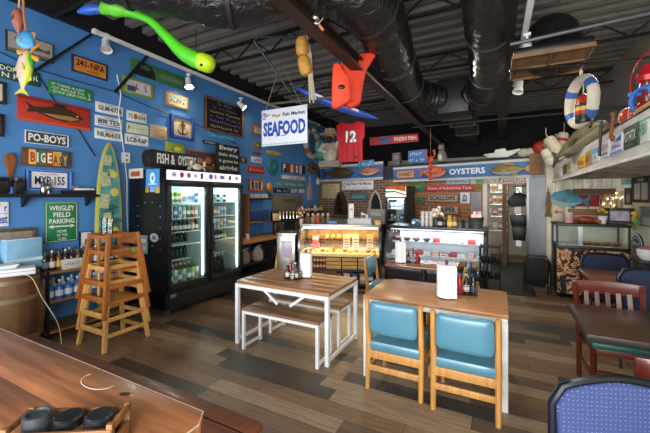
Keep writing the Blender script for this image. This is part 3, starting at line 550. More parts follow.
# ================================================================== TABLES, BENCHES, CHAIRS
TOPW = lambda ax: wood('#8a5a38', .38, .3, ax, 4, .2)
WMET = mat('#dcdcdc', .4, 0, .04)
t = thing('dining_table', 'brown plank topped table on white metal legs with two benches under it', 'table', (-2.1, 3.34, 0))
m = MB()
for k in range(5): m.span((-.6, -.37 + k * .148 + .001, .69), (.6, -.37 + (k + 1) * .148 - .001, .72))
m.build('tabletop', wood('#97683f', .4, .3, 0, 4, .15), t, bevel=.002)
m = MB()
for s in (-1, 1): m.span((-.6, s * .37 - .02, .65), (.6, s * .37 + .02, .69))
for s in (-1, 1): m.span((s * .58 - .02, -.35, .65), (s * .58 + .02, .35, .69))
m.build('apron', WMET, t)
for sx in (-1, 1):
    for sy in (-1, 1): MB().span((sx * .58 - .02, sy * .37 - .02, 0), (sx * .58 + .02, sy * .37 + .02, .65)).build('leg', WMET, t)
    MB().span((sx * .58 - .015, -.35, .03), (sx * .58 + .015, .35, .06)).build('foot_rail', WMET, t)
for sy in (-1, 1):
    MB().beam((-.2, sy * .37, .66), (-.02, sy * .37, .53), .025).build('brace', WMET, t); MB().beam((.32, sy * .37, .66), (.14, sy * .37, .53), .025).build('brace', WMET, t)
def bench(label, loc, w):
    t = thing('bench', label, 'bench', loc, 0, 'benches at the white legged table')
    m = MB()
    for k in range(2): m.span((-w / 2, -.16 + k * .16 + .001, .425), (w / 2, -.16 + (k + 1) * .16 - .001, .45))
    m.build('seat', wood('#7d5c42', .45, .3, 0, 4), t, bevel=.002)
    m = MB()
    for s in (-1, 1): m.span((-w / 2, s * .145 - .015, .395), (w / 2, s * .145 + .015, .425)); m.span((s * (w / 2 - .015) - .015, -.14, .395), (s * (w / 2 - .015) + .015, .14, .425))
    m.build('frame_rail', WMET, t)
    for sx in (-1, 1):
        for sy in (-1, 1): MB().span((sx * (w / 2 - .015) - .015, sy * .145 - .015, 0), (sx * (w / 2 - .015) + .015, sy * .145 + .015, .395)).build('leg', WMET, t)
        MB().span((sx * (w / 2 - .015) - .012, -.13, .02), (sx * (w / 2 - .015) + .012, .13, .045)).build('foot_rail', WMET, t)
bench('white framed wooden bench on the near side of the white legged table', (-2.05, 3.03, 0), .96)
bench('white framed wooden bench on the far side of the white legged table', (-2.05, 3.52, 0), .96)
# second table: white end panels
t = thing('dining_table', 'light brown table with white edge, two teal vinyl chairs pushed in', 'table', (-.54, 3.34, 0))
MB().prism([(-.6, -.38), (.6, -.38), (.6, .34), (.56, .38), (-.5, .38), (-.6, .28)], .728, .76, Matrix(((1, 0, 0, 0), (0, 0, 1, 0), (0, 1, 0, 0), (0, 0, 0, 1)))).build('tabletop', wood('#b27d4f', .36, .25, 0, 4, .15), t, bevel=.003)
m = MB(); m.span((-.595, -.375, .69), (.595, -.34, .728)); m.span((-.595, .34, .69), (.55, .37, .728)); m.span((-.59, -.34, .69), (-.56, .34, .728)); m.span((.56, -.34, .69), (.59, .34, .728)); m.build('apron', WHT, t, bevel=.002)
for sx in (-1, 1):
    for sy in (-1, 1): MB().span((sx * .575 - .022, sy * .345 - .03, 0), (sx * .575 + .022, sy * .345 + .03, .69)).build('leg', WHT, t, bevel=.003)
TEAL = mat('#4c8296', .28, 0, .08, 5, .05, 0, .6, .25); BLOND = wood('#c08a48', .4, .2, 2, 4, .2)
def teal_chair(label, loc, rz):
    """back towards local -y, sitter faces +y"""
    t = thing('dining_chair', label, 'chair', loc, rz, 'teal vinyl chairs')
    w = .5
    for s in (-1, 1):
        MB().tube([(s * (w / 2 - .02), .0, 0), (s * (w / 2 - .02), .03, .4), (s * (w / 2 - .02), -.02, .79)], [.021, .025, .021], 12).build('back_leg', BLOND, t)
        MB().tube([(s * (w / 2 - .03), .45, 0), (s * (w / 2 - .03), .45, .38)], [.019, .023], 12).build('front_leg', BLOND, t)
    m = MB(); m.span((-w / 2 + .02, .0, .27), (w / 2 - .02, .035, .34)); m.span((-w / 2 + .02, .44, .29), (w / 2 - .02, .47, .35))
    for s in (-1, 1): m.span((s * (w / 2 - .03) - .015, .02, .28), (s * (w / 2 - .03) + .015, .45, .34))
    m.build('seat_frame', BLOND, t, bevel=.005)
    MB().span((-w / 2 + .02, -.0, .16), (w / 2 - .02, .03, .21)).build('stretcher', BLOND, t, bevel=.006)
    m = MB()
    for s in (-1, 1): m.span((s * (w / 2 - .03) - .012, .03, .15), (s * (w / 2 - .03) + .012, .45, .19))
    m.build('side_stretcher', BLOND, t, bevel=.005)
    MB().box((0, .24, .375), (w - .04, .46, .085)).build('seat', TEAL, t, bevel=.028)
    m = MB(); rings = []
    for i in range(9):
        x = -w / 2 + .035 + (w - .07) * i / 8; b = .018 * (1 - ((i - 4) / 4) ** 2); e = .82 if i in (0, 8) else 1
        rings.append([(x, -.035 * e - b, .52), (x, -.03 - b, .50), (x, .028 * e - b, .505), (x, .03 * e - b, .64), (x, .01 * e - b, .772), (x, -.02 - b, .785), (x, -.045 * e - b, .77), (x, -.04 * e - b, .64)])
    m.loft(rings); m.build('backrest', TEAL, t, smooth=70, sub=1)
    return t
teal_chair('teal vinyl chair of the big table pair, nearer the white benches', (-.805, 2.80, 0), 0)
teal_chair('teal vinyl chair of the big table pair, farther from the white benches', (-.24, 2.76, 0), 0)
# third table before the deli case
t = thing('dining_table', 'small brown table in front of the lit deli case', 'table', (-.95, 4.85, 0))
MB().box((0, 0, .745), (.9, .75, .03)).build('tabletop', wood('#8f5c38', .12, .25, 0, 4, .8), t, bevel=.004)
MB().tube([(0, 0, .03), (0, 0, .73)], .04, 12).build('pedestal', BLK, t); MB().box((0, 0, .015), (.5, .5, .03)).build('base', BLK, t, bevel=.01); MB().box((0, 0, .72), (.4, .4, .02)).build('top_plate', BLK, t)
teal_chair('teal vinyl chair at the left side of the small table by the deli case', (-1.72, 4.8, 0), R(-90))
teal_chair('teal vinyl chair at the right side of the small table by the deli case', (-.40, 4.78, 0), R(90))
# big wooden table in the near left corner and its bench
PIC = wood('#a2683f', .42, .35, 0, 3, .12)
t = thing('picnic_table', 'big scuffed orange brown plank table holding the wooden crate of shakers', 'table', (-2.5, .62, 0))
poly = [(-1.4, -.42), (1.4, -.42), (1.42, -.3), (1.42, .35), (1.37, .42), (-1.4, .42)]
SW = Matrix(((1, 0, 0, 0), (0, 0, 1, 0), (0, 1, 0, 0), (0, 0, 0, 1)))
m = MB()
for k in range(3):
    y0, y1 = -.42 + k * .28, -.42 + (k + 1) * .28
    x1 = 1.4 if k != 2 else 1.37
    m.prism([(-1.4, y0 + .001), (1.42, y0 + .001), (1.42, y1 - .06), (x1, y1 - .001), (-1.4, y1 - .001)], .72, .76, SW)
m.build('tabletop', PIC, t, bevel=.003)
m = MB(); m.tube([(-1.4, .418, .757), (1.37, .418, .757), (1.418, .35, .757), (1.418, -.3, .757)], .0035, 6); m.build('worn_edge', paint('#d8c9b4'), t)
sc_ = atZ(99, 381, .76) - Vector((-2.5, .62, 0)); m = MB(); m.tube([(sc_.x + .11 * math.cos(R(a)), sc_.y + .06 * math.sin(R(a)), .7602) for a in range(165, 375, 12)], .002, 5); m.build('scratch', paint('#e2d3c0'), t)
m = MB(); disc(m, 0, 0, .028, .016, 0); o = m.build('knot', paint('#3c2113'), t); o.rotation_euler = (R(90), 0, R(20)); kn_ = atZ(125, 394, .76); o.location = (kn_.x + 2.5, kn_.y - .62, .7606)
for sx in (-1, 1):
    m = MB(); m.beam((sx * 1.0, -.3, 0), (sx * 1.0, .05, .72), .09, .04, (1, 0, 0)); m.beam((sx * 1.0, .3, 0), (sx * 1.0, -.05, .72), .09, .04, (1, 0, 0)); m.build('trestle', PIC, t)
DKW = wood('#6b3a22', .45, .3, 0, 4, .1)
t = thing('plank_bench', 'dark red brown plank bench behind the big plank table', 'bench', (-2.45, 1.36, 0))
m = MB(); m.span((-1.3, -.155, .40), (1.3, -.005, .45)); m.span((-1.3, .005, .40), (1.3, .115, .45)); m.build('seat', DKW, t, bevel=.008)
for sx in (-1, 1): MB().span((sx * 1.0 - .03, -.13, 0), (sx * 1.0 + .03, .09, .40)).build('leg', DKW, t, bevel=.004)
# right hand tables
BT = wood('#4a382a', .3, .25, 0, 4, .25)
def cafe_table(label, x0, x1, y0, y1, m_, z=.75):
    t = thing('cafe_table', label, 'table', ((x0 + x1) / 2, (y0 + y1) / 2, 0)); a, b = (x1 - x0) / 2, (y1 - y0) / 2
    MB().prism([(-a, -b), (a, -b), (a, b), (-a + .05, b), (-a, b - .05)], z - .03, z, SW).build('tabletop', m_, t, bevel=.004)
    m = MB(); e = .012
    m.span((-a - e, -b - e, z - .032), (a, -b, z - .003)); m.span((-a - e, -b, z - .032), (-a, b - .05, z - .003)); m.build('edge_band', wood('#3a2a20', .4, .2, 0), t, bevel=.003)
    MB().tube([(0, 0, .03), (0, 0, z - .03)], .045, 12).build('pedestal', BLK, t); m = MB(); m.box((0, 0, .02), (.7, .08, .04)); m.box((0, 0, .02), (.08, .7, .04)); m.build('base', BLK, t, bevel=.008)
cafe_table('dark brown table with the red slat back chair behind it', .53, 1.6, 2.84, 3.62, BT)
cafe_table('reddish brown table at the right before the hot food case', .9, 1.9, 4.72, 5.45, wood('#7a4c30', .3, .25, 0, 4, .3))
CHERRY = wood('#5e2316', .3, .25, 0, 4, .35); GREENV = mat('#1f5c52', .3, 0, .1, 6, .04)
def slat_chair(label, loc, rz):
    """back at local +y, sitter faces -y"""
    t = thing('slatted_chair', label, 'chair', loc, rz)
    for s in (-1, 1):
        MB().tube([(s * .23, .2, 0), (s * .23, .19, .45), (s * .25, .26, .87)], [.02, .024, .02], 4).build('back_leg', CHERRY, t)
        MB().tube([(s * .22, -.2, 0), (s * .22, -.2, .42)], [.02, .026], 4).build('front_leg', CHERRY, t)
    m = MB(); n = 10
    m.loft([[(-.27 + .54 * i / n, .27 + .025 * math.sin(PI * i / n) + a, b - .02 * (i / n) * 0) for a, b in ((-.013, .77), (.013, .77), (.013, .88 + .012 * math.sin(PI * i / n)), (-.013, .88 + .012 * math.sin(PI * i / n)))] for i in range(n + 1)]); m.build('top_rail', CHERRY, t, bevel=.003)
    MB().box((0, .215, .52), (.46, .022, .05)).build('lower_rail', CHERRY, t, bevel=.003)
    for i in range(5): x = -.16 + .08 * i; MB().beam((x, .21, .53), (x, .272, .79), .035, .014, (0, 1, 0)).build('slat', wood('#8a7268', .4, .15, 2) if i > 2 else CHERRY, t)  # last slats get a paler wood that paints in the light on them
    MB().box((0, 0, .40), (.44, .42, .05)).build('seat_frame', CHERRY, t, bevel=.006); MB().box((0, 0, .45), (.47, .44, .055)).build('seat', GREENV, t, bevel=.02)
    m = MB(); m.span((-.22, -.21, .2), (.22, -.19, .24)); m.span((-.23, -.19, .16), (-.21, .19, .2)); m.span((.21, -.19, .16), (.23, .19, .2)); m.build('stretcher', CHERRY, t)
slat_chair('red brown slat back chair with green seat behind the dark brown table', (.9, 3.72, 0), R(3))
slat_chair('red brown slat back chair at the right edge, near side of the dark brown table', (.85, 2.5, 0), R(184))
def blue_fabric(hexa, hexb, dots):
    m, nt, b = nodes('patterned_blue_fabric'); N = nt.nodes.new; L = nt.links.new
    tc = N('ShaderNodeTexCoord'); vo = N('ShaderNodeTexVoronoi'); vo.inputs['Scale'].default_value = 55; vo.inputs['Randomness'].default_value = .15; vo.voronoi_dimensions = '2D'; sx = N('ShaderNodeSeparateXYZ'); cb = N('ShaderNodeCombineXYZ'); L(tc.outputs['Object'], sx.inputs[0]); L(sx.outputs['X'], cb.inputs[0]); L(sx.outputs['Z'], cb.inputs[1]); L(cb.outputs[0], vo.inputs['Vector'])
    rp = N('ShaderNodeValToRGB'); rp.color_ramp.interpolation = 'CONSTANT'; rp.color_ramp.elements[0].color = (*lin(hexb), 1); rp.color_ramp.elements[1].position = dots; rp.color_ramp.elements[1].color = (*lin(hexa), 1)
    L(vo.outputs['Distance'], rp.inputs[0]); L(rp.outputs[0], b.inputs['Base Color']); b.inputs['Roughness'].default_value = .85; return m
FAB1 = blue_fabric('#33406c', '#6a76a4', .13); FAB2 = mat('#1c2740', .85, 0, .15, 30)
def stack_chair(label, loc, rz, fab, hgt=.9, hump=.05):
    """padded stacking chair; back at local -y (seen from behind/outside), sitter faces +y"""
    t = thing('stacking_chair', label, 'chair', loc, rz)
    n = 12; prof = []
    for i in range(n + 1):
        x = -.24 + .48 * i / n; e = abs(2 * i / n - 1); z = hgt - .04 * e ** 6 - (.04 if e == 1 else 0) + hump * (math.cos(PI * min(1, e)) * .25)
        prof.append((x, z))
    MB().prism(prof + [(.22, hgt - .42), (-.22, hgt - .42)], -.025, .025).build('back_pad', fab, t, bevel=.018, smooth=60)
    fr = [(-.25, 0.0, hgt - .45)] + [(x * 1.06, 0, z + .008) for x, z in prof] + [(.25, 0.0, hgt - .45)]
    MB().tube(fr, .017, 8).build('back_frame', mat('#23262b', .3, .6, .1), t)
    MB().box((0, .26, .44), (.46, .44, .07)).build('seat', fab, t, bevel=.025)
    for s in (-1, 1):
        MB().tube([(s * .25, 0, hgt - .45), (s * .24, .03, .4), (s * .25, -.06, 0)], .013, 8).build('back_leg', BLK, t); MB().tube([(s * .23, .05, .4), (s * .23, .42, .4), (s * .24, .46, 0)], .013, 8).build('front_leg', BLK, t)
stack_chair('blue padded stacking chair with small white dots', (.43, 1.80, 0), R(202), FAB1, .90, .06)
stack_chair('dark blue padded chair on the far side of the reddish brown table', (1.25, 5.75, 0), R(180), FAB2, .90, .02)
stack_chair('dark blue padded chair at the right edge before the reddish brown table', (1.30, 4.32, 0), R(0), FAB2, .97, .02)

# ================================================================== HIGH CHAIR STACK
OW = wood('#96561f', .4, .25, 2, 4, .2); LW = wood('#c3924f', .45, .2, 2, 4, .1)
def high_chair(label, loc, rz, m_, m2):
    t = thing('high_chair', label, 'high chair', loc, rz, 'stacked wooden high chairs')
    B, T, H = .25, .165, .74      # half widths at the floor and at the top
    def at(sx, sy, z): k = B + (T - B) * z / H; return Vector((sx * k, sy * (k * 1.02), z))
    for sx in (-1, 1):
        for sy in (-1, 1): MB().beam(at(sx, sy, 0), at(sx, sy, H), .045, .036, (sx, sy * .01, 0)).build('leg', m_, t, bevel=.004)
    def rail(z, side, w, nm, m): 
        if side[0]: a, b = at(side[0], -1, z), at(side[0], 1, z)
        else: a, b = at(-1, side[1], z), at(1, side[1], z)
        MB().beam(a, b, .022, w).build(nm, m, t, bevel=.004)
    for sd in ((1, 0), (-1, 0)): rail(.16, sd, .045, 'side_rail', m_); rail(.715, sd, .05, 'arm_rail', m_)
    rail(.12, (0, 1), .045, 'back_rail', m_); rail(.20, (0, -1), .06, 'foot_rail', m_)
    rail(.70, (0, -1), .05, 'front_bar', m_); rail(.66, (0, 1), .13, 'backrest', m2)
    k = B + (T - B) * .5 / H
    MB().box((0, .02, .5), (2 * k - .02, 2 * k - .08, .02)).build('seat', m_, t, bevel=.004)
    MB().box((0, -k * .9, .58), (.03, .02, .2)).build('crotch_post', m_, t, bevel=.003)
hc = (-4.02, 2.36); rzh = R(0)
for k, lab in enumerate(('blond wooden high chair at the bottom of the high chair stack, standing on the floor', 'blond wooden high chair second from the bottom of the stack', 'orange brown high chair second from the top of the stack', 'orange brown wooden high chair on top of the high chair stack')):
    high_chair(lab, (hc[0], hc[1], .175 * k), rzh + R(1.5 * (k % 2)), (LW, LW, OW, OW)[k], (LW, LW, OW, OW)[k])
t = thing('green_tag', 'small green plastic block hanging inside the high chair stack', 'tag', (-3.86, 2.5, 1.06), 0)
MB().box((0, 0, 0), (.05, .09, .05)).build('block', paint('#4f9a2c'), t, bevel=.01); MB().tube([(0, 0, .025), (0, 0, .12)], .004, 6).build('cord', BLK, t)
t = thing('drinking_glass', 'pair of tall clear tumblers nested on top of the high chair stack', 'glass', (-3.97, 2.22, 1.265)); MB().lathe([(.03, 0), (.034, .18), (.031, .18), (.028, .01), (.001, .01)], n=18).build('glass', GLASS, t)
MB().lathe([(.03, .03), (.034, .2), (.031, .2), (.028, .04), (.001, .04)], c=(.07, .02, -.03), n=18).build('inner_glass', GLASS, t)

# ================================================================== BARREL CORNER
t = thing('barrel', 'old wooden barrel with iron hoops under boxes and papers', 'barrel', (-4.72, 1.60, 0))
prof = [(.28, 0), (.32, .15), (.35, .32), (.36, .43), (.35, .55), (.32, .7), (.28, .85)]
m, nt, b = nodes('barrel_staves'); tc = nt.nodes.new('ShaderNodeTexCoord'); rd = nt.nodes.new('ShaderNodeTexGradient'); rd.gradient_type = 'RADIAL'; nt.links.new(tc.outputs['Object'], rd.inputs[0])
mu = nt.nodes.new('ShaderNodeMath'); mu.operation = 'MULTIPLY'; mu.inputs[1].default_value = 22; nt.links.new(rd.outputs['Fac'], mu.inputs[0])
fl = nt.nodes.new('ShaderNodeMath'); fl.operation = 'FLOOR'; nt.links.new(mu.outputs[0], fl.inputs[0]); wn = nt.nodes.new('ShaderNodeTexWhiteNoise'); wn.noise_dimensions = '1D'; nt.links.new(fl.outputs[0], wn.inputs['W'])
rp = nt.nodes.new('ShaderNodeValToRGB'); rp.color_ramp.elements[0].color = (*lin('#5a3b22'), 1); rp.color_ramp.elements[1].color = (*lin('#8a6238'), 1); nt.links.new(wn.outputs[0], rp.inputs[0])
no = nt.nodes.new('ShaderNodeTexNoise'); no.inputs['Scale'].default_value = 8; nt.links.new(tc.outputs['Object'], no.inputs[0]); mxn = nt.nodes.new('ShaderNodeMixRGB'); mxn.blend_type = 'MULTIPLY'; mxn.inputs[0].default_value = .5; nt.links.new(rp.outputs[0], mxn.inputs[1]); nt.links.new(no.outputs[0], mxn.inputs[2]); nt.links.new(mxn.outputs[0], b.inputs['Base Color']); b.inputs['Roughness'].default_value = .55
MB().lathe(prof, n=44).build('staves', m, t, smooth=50)
for z, r in ((.05, .298), (.2, .336), (.62, .341), (.8, .299)): MB().lathe([(r - .004, -.022), (r + .004, -.022), (r + .004 - .004, .022), (r - .008, .022)], c=(0, 0, z), n=44).build('hoop', mat('#8a7a62', .5, .6, .25), t, smooth=50)
MB().lathe([(.3, .85), (.3, .862), (.001, .862)], n=44).build('lid', wood('#6e4a2c', .5, .3, 0), t)
# things on the barrel
t = thing('keepsake_box', 'light blue cardboard box standing on the barrel, pale stripe across it', 'box', (-4.80, 1.79, .862), R(96)); MB().box((0, 0, .17), (.34, .12, .33)).build('box', mat('#7fb4d2', .6, 0, .12, 8), t, bevel=.006); MB().box((0, -.062, .11), (.34, .004, .035)).build('stripe', mat('#c2dce6', .6), t); MB().box((0, 0, .342), (.33, .11, .015)).build('lid', mat('#b6c8cf', .6), t, bevel=.003)
t = thing('framed_picture', 'old gilt framed picture leaning behind the light blue box', 'picture', (-5.06, 1.74, .862), R(90)); MB().box((0, 0, .22), (.5, .02, .4)).build('picture', mat('#8a8474', .6, 0, .3, 12), t); m = MB()
for s in (-1, 1): m.box((s * .26, -.005, .22), (.035, .035, .44)); m.box((0, -.005, .22 + s * .21), (.52, .035, .035))
m.build('frame', mat('#6a5a34', .45, .4, .3, 20), t, bevel=.005)
t = thing('white_box', 'flat white box lying on the front of the barrel', 'box', (-4.55, 1.62, .862), R(70)); MB().box((0, 0, .035), (.36, .22, .07)).build('box', mat('#d8dadc', .5, 0, .04), t, bevel=.006); MB().box((0, -.112, .04), (.36, .004, .006)).build('lid_seam', mat('#8a8c90', .6), t)
t = thing('paper_stack', 'stack of loose white papers at the left edge of the barrel top', 'papers', (-4.60, 1.55, .935), R(80)); [MB().box((.005 * i, .004 * (i % 3), .004 + i * .007), (.2, .15, .006), Matrix.Rotation(.05 * (i - 2), 4, 'Z')).build('sheet', mat('#dfe1e2', .7, 0, .03), t) for i in range(5)]
t = thing('folded_cloth', 'crumpled pale cloth bag behind the white box on the barrel', 'cloth', (-4.84, 1.49, .862), R(80)); MB().lathe([(.09, 0), (.1, .05), (.075, .14), (.06, .2), (.001, .22)], n=18, sy=.7).build('cloth', mat('#b8bec6', .8, 0, .2, 12, .8), t); MB().ball((.05, -.06, .1), (.04, .04, .05), 10).build('knot', mat('#6a4a36', .7, 0, .3), t)
tag(MB().tube(spline([(-4.45, 1.66, .87), (-4.38, 1.72, .82), (-4.37, 1.8, .6), (-4.32, 1.92, .3), (-4.4, 2.0, .01)], 8), .004, 6).build('power_cord', mat('#c9b89a', .5), smooth=60), 'pale cord hanging down the side of the barrel', 'cord')
# bottle rack
t = thing('bottle_rack', 'low wooden rack between the barrel and the high chairs', 'rack', (-4.86, 2.42, 0))
for z in (.1, .46, .80): MB().span((-.2, -.46, z - .03), (.2, .5, z)).build('shelf', wood('#8a6238', .5, .3, 1), t, bevel=.004)
for sx in (-1, 1):
    for sy in (-1, 1): MB().span((sx * .185 - .015, sy * .46 - .015 + .02, 0), (sx * .185 + .015, sy * .46 + .015 + .02, .8)).build('post', BLK, t)
SB = {}
def bottle(name, label, loc, hgt, r, body, cap, lab=None, group=None, cat='bottle', neck=.3, liquid=None):
    key = (hgt, r, body, cap, lab, neck, name)
    if key in SB: return dup(SB[key], loc, random.uniform(0, .5), label, group)
    t = thing(name, label, cat, loc, 0, group); h = hgt
    MB().lathe([(r * .9, 0), (r, .01), (r, h * .55), (r * .85, h * .64), (r * neck, h * .78), (r * neck, h * .93), (.001, h * .93)], n=14).build('body', mat(body, .15, 0, 0) if isinstance(body, str) else body, t, smooth=50)
    MB().lathe([(r * neck * 1.15, h * .9), (r * neck * 1.2, h), (.001, h)], n=12).build('cap', paint(cap, .4), t)
    if lab: MB().lathe([(r * 1.02, h * .16), (r * 1.02, h * .46)], n=14).build('paper_label', paint(lab, .5), t, smooth=60)
    SB[key] = t; return t
cols = [('#2a211c', '#16181c', '#6f7c96'), ('#33231a', '#c9ccd0', '#d8d2c2'), ('#5a3a1c', '#17181a', '#c9a04a'), ('#1f2126', '#2a2c34', '#8a9ab8')]
nm = {0: 'dark bottle with a grey blue label in the row on the low rack', 1: 'brown bottle with white cap and cream label in the row on the low rack', 2: 'amber bottle with gold label in the row on the low rack', 3: 'black bottle with pale blue label in the row on the low rack'}
for i in range(26):
    k = (0, 3, 1, 2, 2, 0, 1)[i % 7]; bottle('sauce_bottle', nm[k], (-4.76 - .12 * (i % 2), 1.99 + .07 * (i // 2) + .03 * (i % 2), .80), .24, .033, *cols[k], group='sauce bottles on the low rack (%d)' % k)
t = thing('sample_box', 'small cream display box with blue print in front of the sauce bottles', 'box', (-4.69, 2.24, .80), R(90)); MB().box((0, 0, .06), (.22, .05, .12)).build('box', paint('#cfc9b4'), t, bevel=.004); m = MB(); text_into(m, '~7', -.09, .05, .09, .085, -.0265); m.build('lettering', paint('#3f6fb0'), t)
for i in range(18):
    k = (i // 2 + i) % 3; bottle('drink_bottle', ('blue wrapped bottle on the middle shelf of the low rack', 'white wrapped bottle on the middle shelf of the low rack', 'pale blue bottle on the middle shelf of the low rack')[k], (-4.72 - .14 * (i % 2), 2.02 + .098 * (i // 2), .46), .23, .042, ('#2f6aa8', '#c9d2da', '#6fa0c8')[k], '#e0e0e0', ('#c9d4e0', '#3d6ab0', '#e2e6ea')[k], 'wrapped bottles on the low rack (%d)' % k)
# surfboard
t = thing('surfboard', 'yellow surfboard with postcard pictures leaning on the blue wall behind the high chairs', 'surfboard', (-4.98, 2.83, 0), R(90))
N_ = 26; Ls, Wd = 2.46, .18
outl = []
for i in range(N_ + 1):
    u = i / N_; w = Wd * max(0, 1 - ((u - .4) / .6) ** 2.5) ** .6 if u > .4 else Wd * (1 - .35 * ((.4 - u) / .4) ** 2); outl.append((max(w, .004), Ls * u))
pl = [(-a, z) for a, z in outl] + [(a, z) for a, z in reversed(outl)]
MB().prism(pl, -.05, 0).build('rim', paint('#b9b04a', .35), t, bevel=.012)
MB().prism([(a * .82, .03 + z * .965) for a, z in pl], -.054, -.05).build('deck', mat('#4a8a86', .3, 0, .5, 9), t)
for (x, z, w, h, r) in ((-.04, 2.2, .12, .14, 4), (-.06, 1.93, .13, .2, -8), (-.07, 1.62, .12, .2, 6), (-.03, 1.36, .1, .2, -4), (.02, 2.02, .08, .1, 10), (-.05, 1.12, .12, .16, 5)):
    MB().box((0, 0, 0), (w, .003, h), Matrix.Translation((x, -.0555, z)) @ Matrix.Rotation(R(r), 4, 'Y')).build('postcard', mat('#b4b88e', .5, 0, .35, 30), t)
for (x, z, s) in ((.06, 1.75, .06), (.05, 2.0, .05), (.07, 1.2, .05)): m = MB(); disc(m, x, z, s, s, -.0575); m.build('sun_motif', paint('#d2c25a'), t)
m = MB()
for cx, cz in ((.04, 1.5), (.09, 1.3)):
    for k in range(7):
        a = R(20 + 25 * k); m.add([(cx, -.0565, cz), (cx + .1 * math.cos(a), -.0565, cz + .09 * math.sin(a)), (cx + .08 * math.cos(a + .25), -.0565, cz + .07 * math.sin(a + .25))], [(0, 1, 2)])
    m.add([(cx - .006, -.0565, cz), (cx + .006, -.0565, cz), (cx + .004, -.0565, cz - .3), (cx - .012, -.0565, cz - .3)], [(0, 1, 2, 3)])
m.build('palm_motif', paint('#1f4a34'), t, smooth=0)
# ================================================================== UPRIGHT DRINKS COOLER
W, D, H = 1.46, .93, 2.08
COOL = mat('#101114', .35, 0, .15); INNER = mat('#cfe0e0', .4, 0, .03)
t = cooler = thing('drinks_cooler', 'tall black two door drinks cooler against the blue wall', 'drinks cooler', (-4.06, 3.10, 0), R(87))
m = MB(); z0 = .40
m.span((0, .06, .1), (.035, D, H)); m.span((W - .035, .06, .1), (W, D, H)); m.span((0, D - .04, .1), (W, D, H)); m.span((0, .06, H - .05), (W, D, H)); m.span((0, .06, .1), (W, D, z0)); m.span((0, .06, 1.88), (W, .3, H))
m.build('cabinet', COOL, t, bevel=.004)
m = MB(); m.span((.04, .10, z0 + .001), (.05, D - .05, 1.88)); m.span((W - .05, .1, z0), (W - .04, D - .05, 1.88)); m.span((.04, D - .06, z0), (W - .04, D - .045, 1.88)); m.span((.04, .3, 1.86), (W - .04, D - .05, 1.88)); m.span((W / 2 - .01, .12, z0), (W / 2 + .01, D - .05, 1.87)); m.build('liner', INNER, t)
for i in range(2):
    x0, x1 = i * W / 2 + .012, (i + 1) * W / 2 - .012
    m = MB(); m.span((x0, 0, .36), (x0 + .055, .06, 1.90)); m.span((x1 - .055, 0, .36), (x1, .06, 1.90)); m.span((x0, 0, .36), (x1, .06, .45)); m.span((x0, 0, 1.83), (x1, .06, 1.90))
    d = m.build('door', COOL, t, bevel=.004)
    MB().span((x0 + .055, .025, .45), (x1 - .055, .032, 1.83)).build('glass_pane', GLASS, d)
    hx = x1 - .03 if i == 0 else x0 + .03
    MB().tube([(hx, -.0, .85), (hx, -.035, .88), (hx, -.035, 1.25), (hx, -.0, 1.28)], .012, 8).build('handle', COOL, d)
    MB().span((x1 - .073, .07, .47), (x1 - .059, .09, 1.82)).build('light_strip', mat('#e8fffa', .5, 0, 0, 6, 0, 4), t)
    m = MB(); disc(m, (x0 + x1) / 2, .30, .012, .012, .034); m.build('lock', CHROME, t)
m = MB()
for k in range(4): m.span((.06, .045, .14 + .045 * k), (W - .06, .065, .16 + .045 * k))
m.build('grille', mat('#1c1d20', .4, 0, .1), t); m = MB(); m.span((.03, .03, .10), (W - .03, .06, .13)); m.span((.03, .035, .325), (W - .03, .06, .355)); m.build('kick_trim', COOL, t)
MB().box((.12, .04, .28), (.09, .01, .05)).build('rating_plate', mat('#777a7c', .4, .4), t)
for x in (.1, W - .1):
    for y in (.14, D - .12): c = MB(); c.lathe([(.05, -.015), (.05, .015)], n=16, M=Matrix.Translation((x, y, .05)) @ Matrix.Rotation(R(90), 4, 'Y')); c.box((x, y, .085), (.05, .07, .03)); c.build('caster', mat('#4a4a4a', .4, .4), t)
hd = MB().span((.03, .035, 1.925), (W - .03, .06, H - .02)).build('header_light', mat('#dcd6f0', .5, 0, .02, 6, 0, 1.1), t)
for i, (cx, w, hh, col) in enumerate(((.07, .06, .07, '#b8b4c4'), (.16, .05, .085, '#b0242c'), (.245, .05, .08, '#7c7a88'), (.33, .045, .07, '#cfcad2'), (.41, .05, .09, '#5a4e62'), (.535, .06, .09, '#7f78b4'), (.60, .05, .07, '#b8a468'), (.70, .08, .07, '#8f86cc'), (.82, .06, .075, '#8a6a50'), (.93, .05, .07, '#c4b0b4'))):
    m = MB(); x = .03 + cx * (W - .06)
    if i in (4, 8, 6): quad(m, x - w / 2, 2.0 - hh / 2, x + w / 2, 2.0 + hh / 2, .033)
    else: disc(m, x, 2.0, w * .7, hh / 2, .033)
    if i in (1, 2, 5, 7): disc(m, x, 2.0, w * .4, hh / 4, .0325, ring=.6)
    m.build('logo_badge', paint(col), hd, smooth=0)
for z in (.72, .98, 1.17, 1.37, 1.60):
    for i in range(2):
        if z == .72: MB().span((i * W / 2 + .055, .36, z - .015), ((i + 1) * W / 2 - .055, D - .08, z)).build('shelf', mat('#bcd0d2', .4, .2, .03), t); continue
        MB().span((i * W / 2 + .055, .13, z - .015), ((i + 1) * W / 2 - .055, D - .08, z)).build('shelf', mat('#bcd0d2', .4, .2, .03), t)
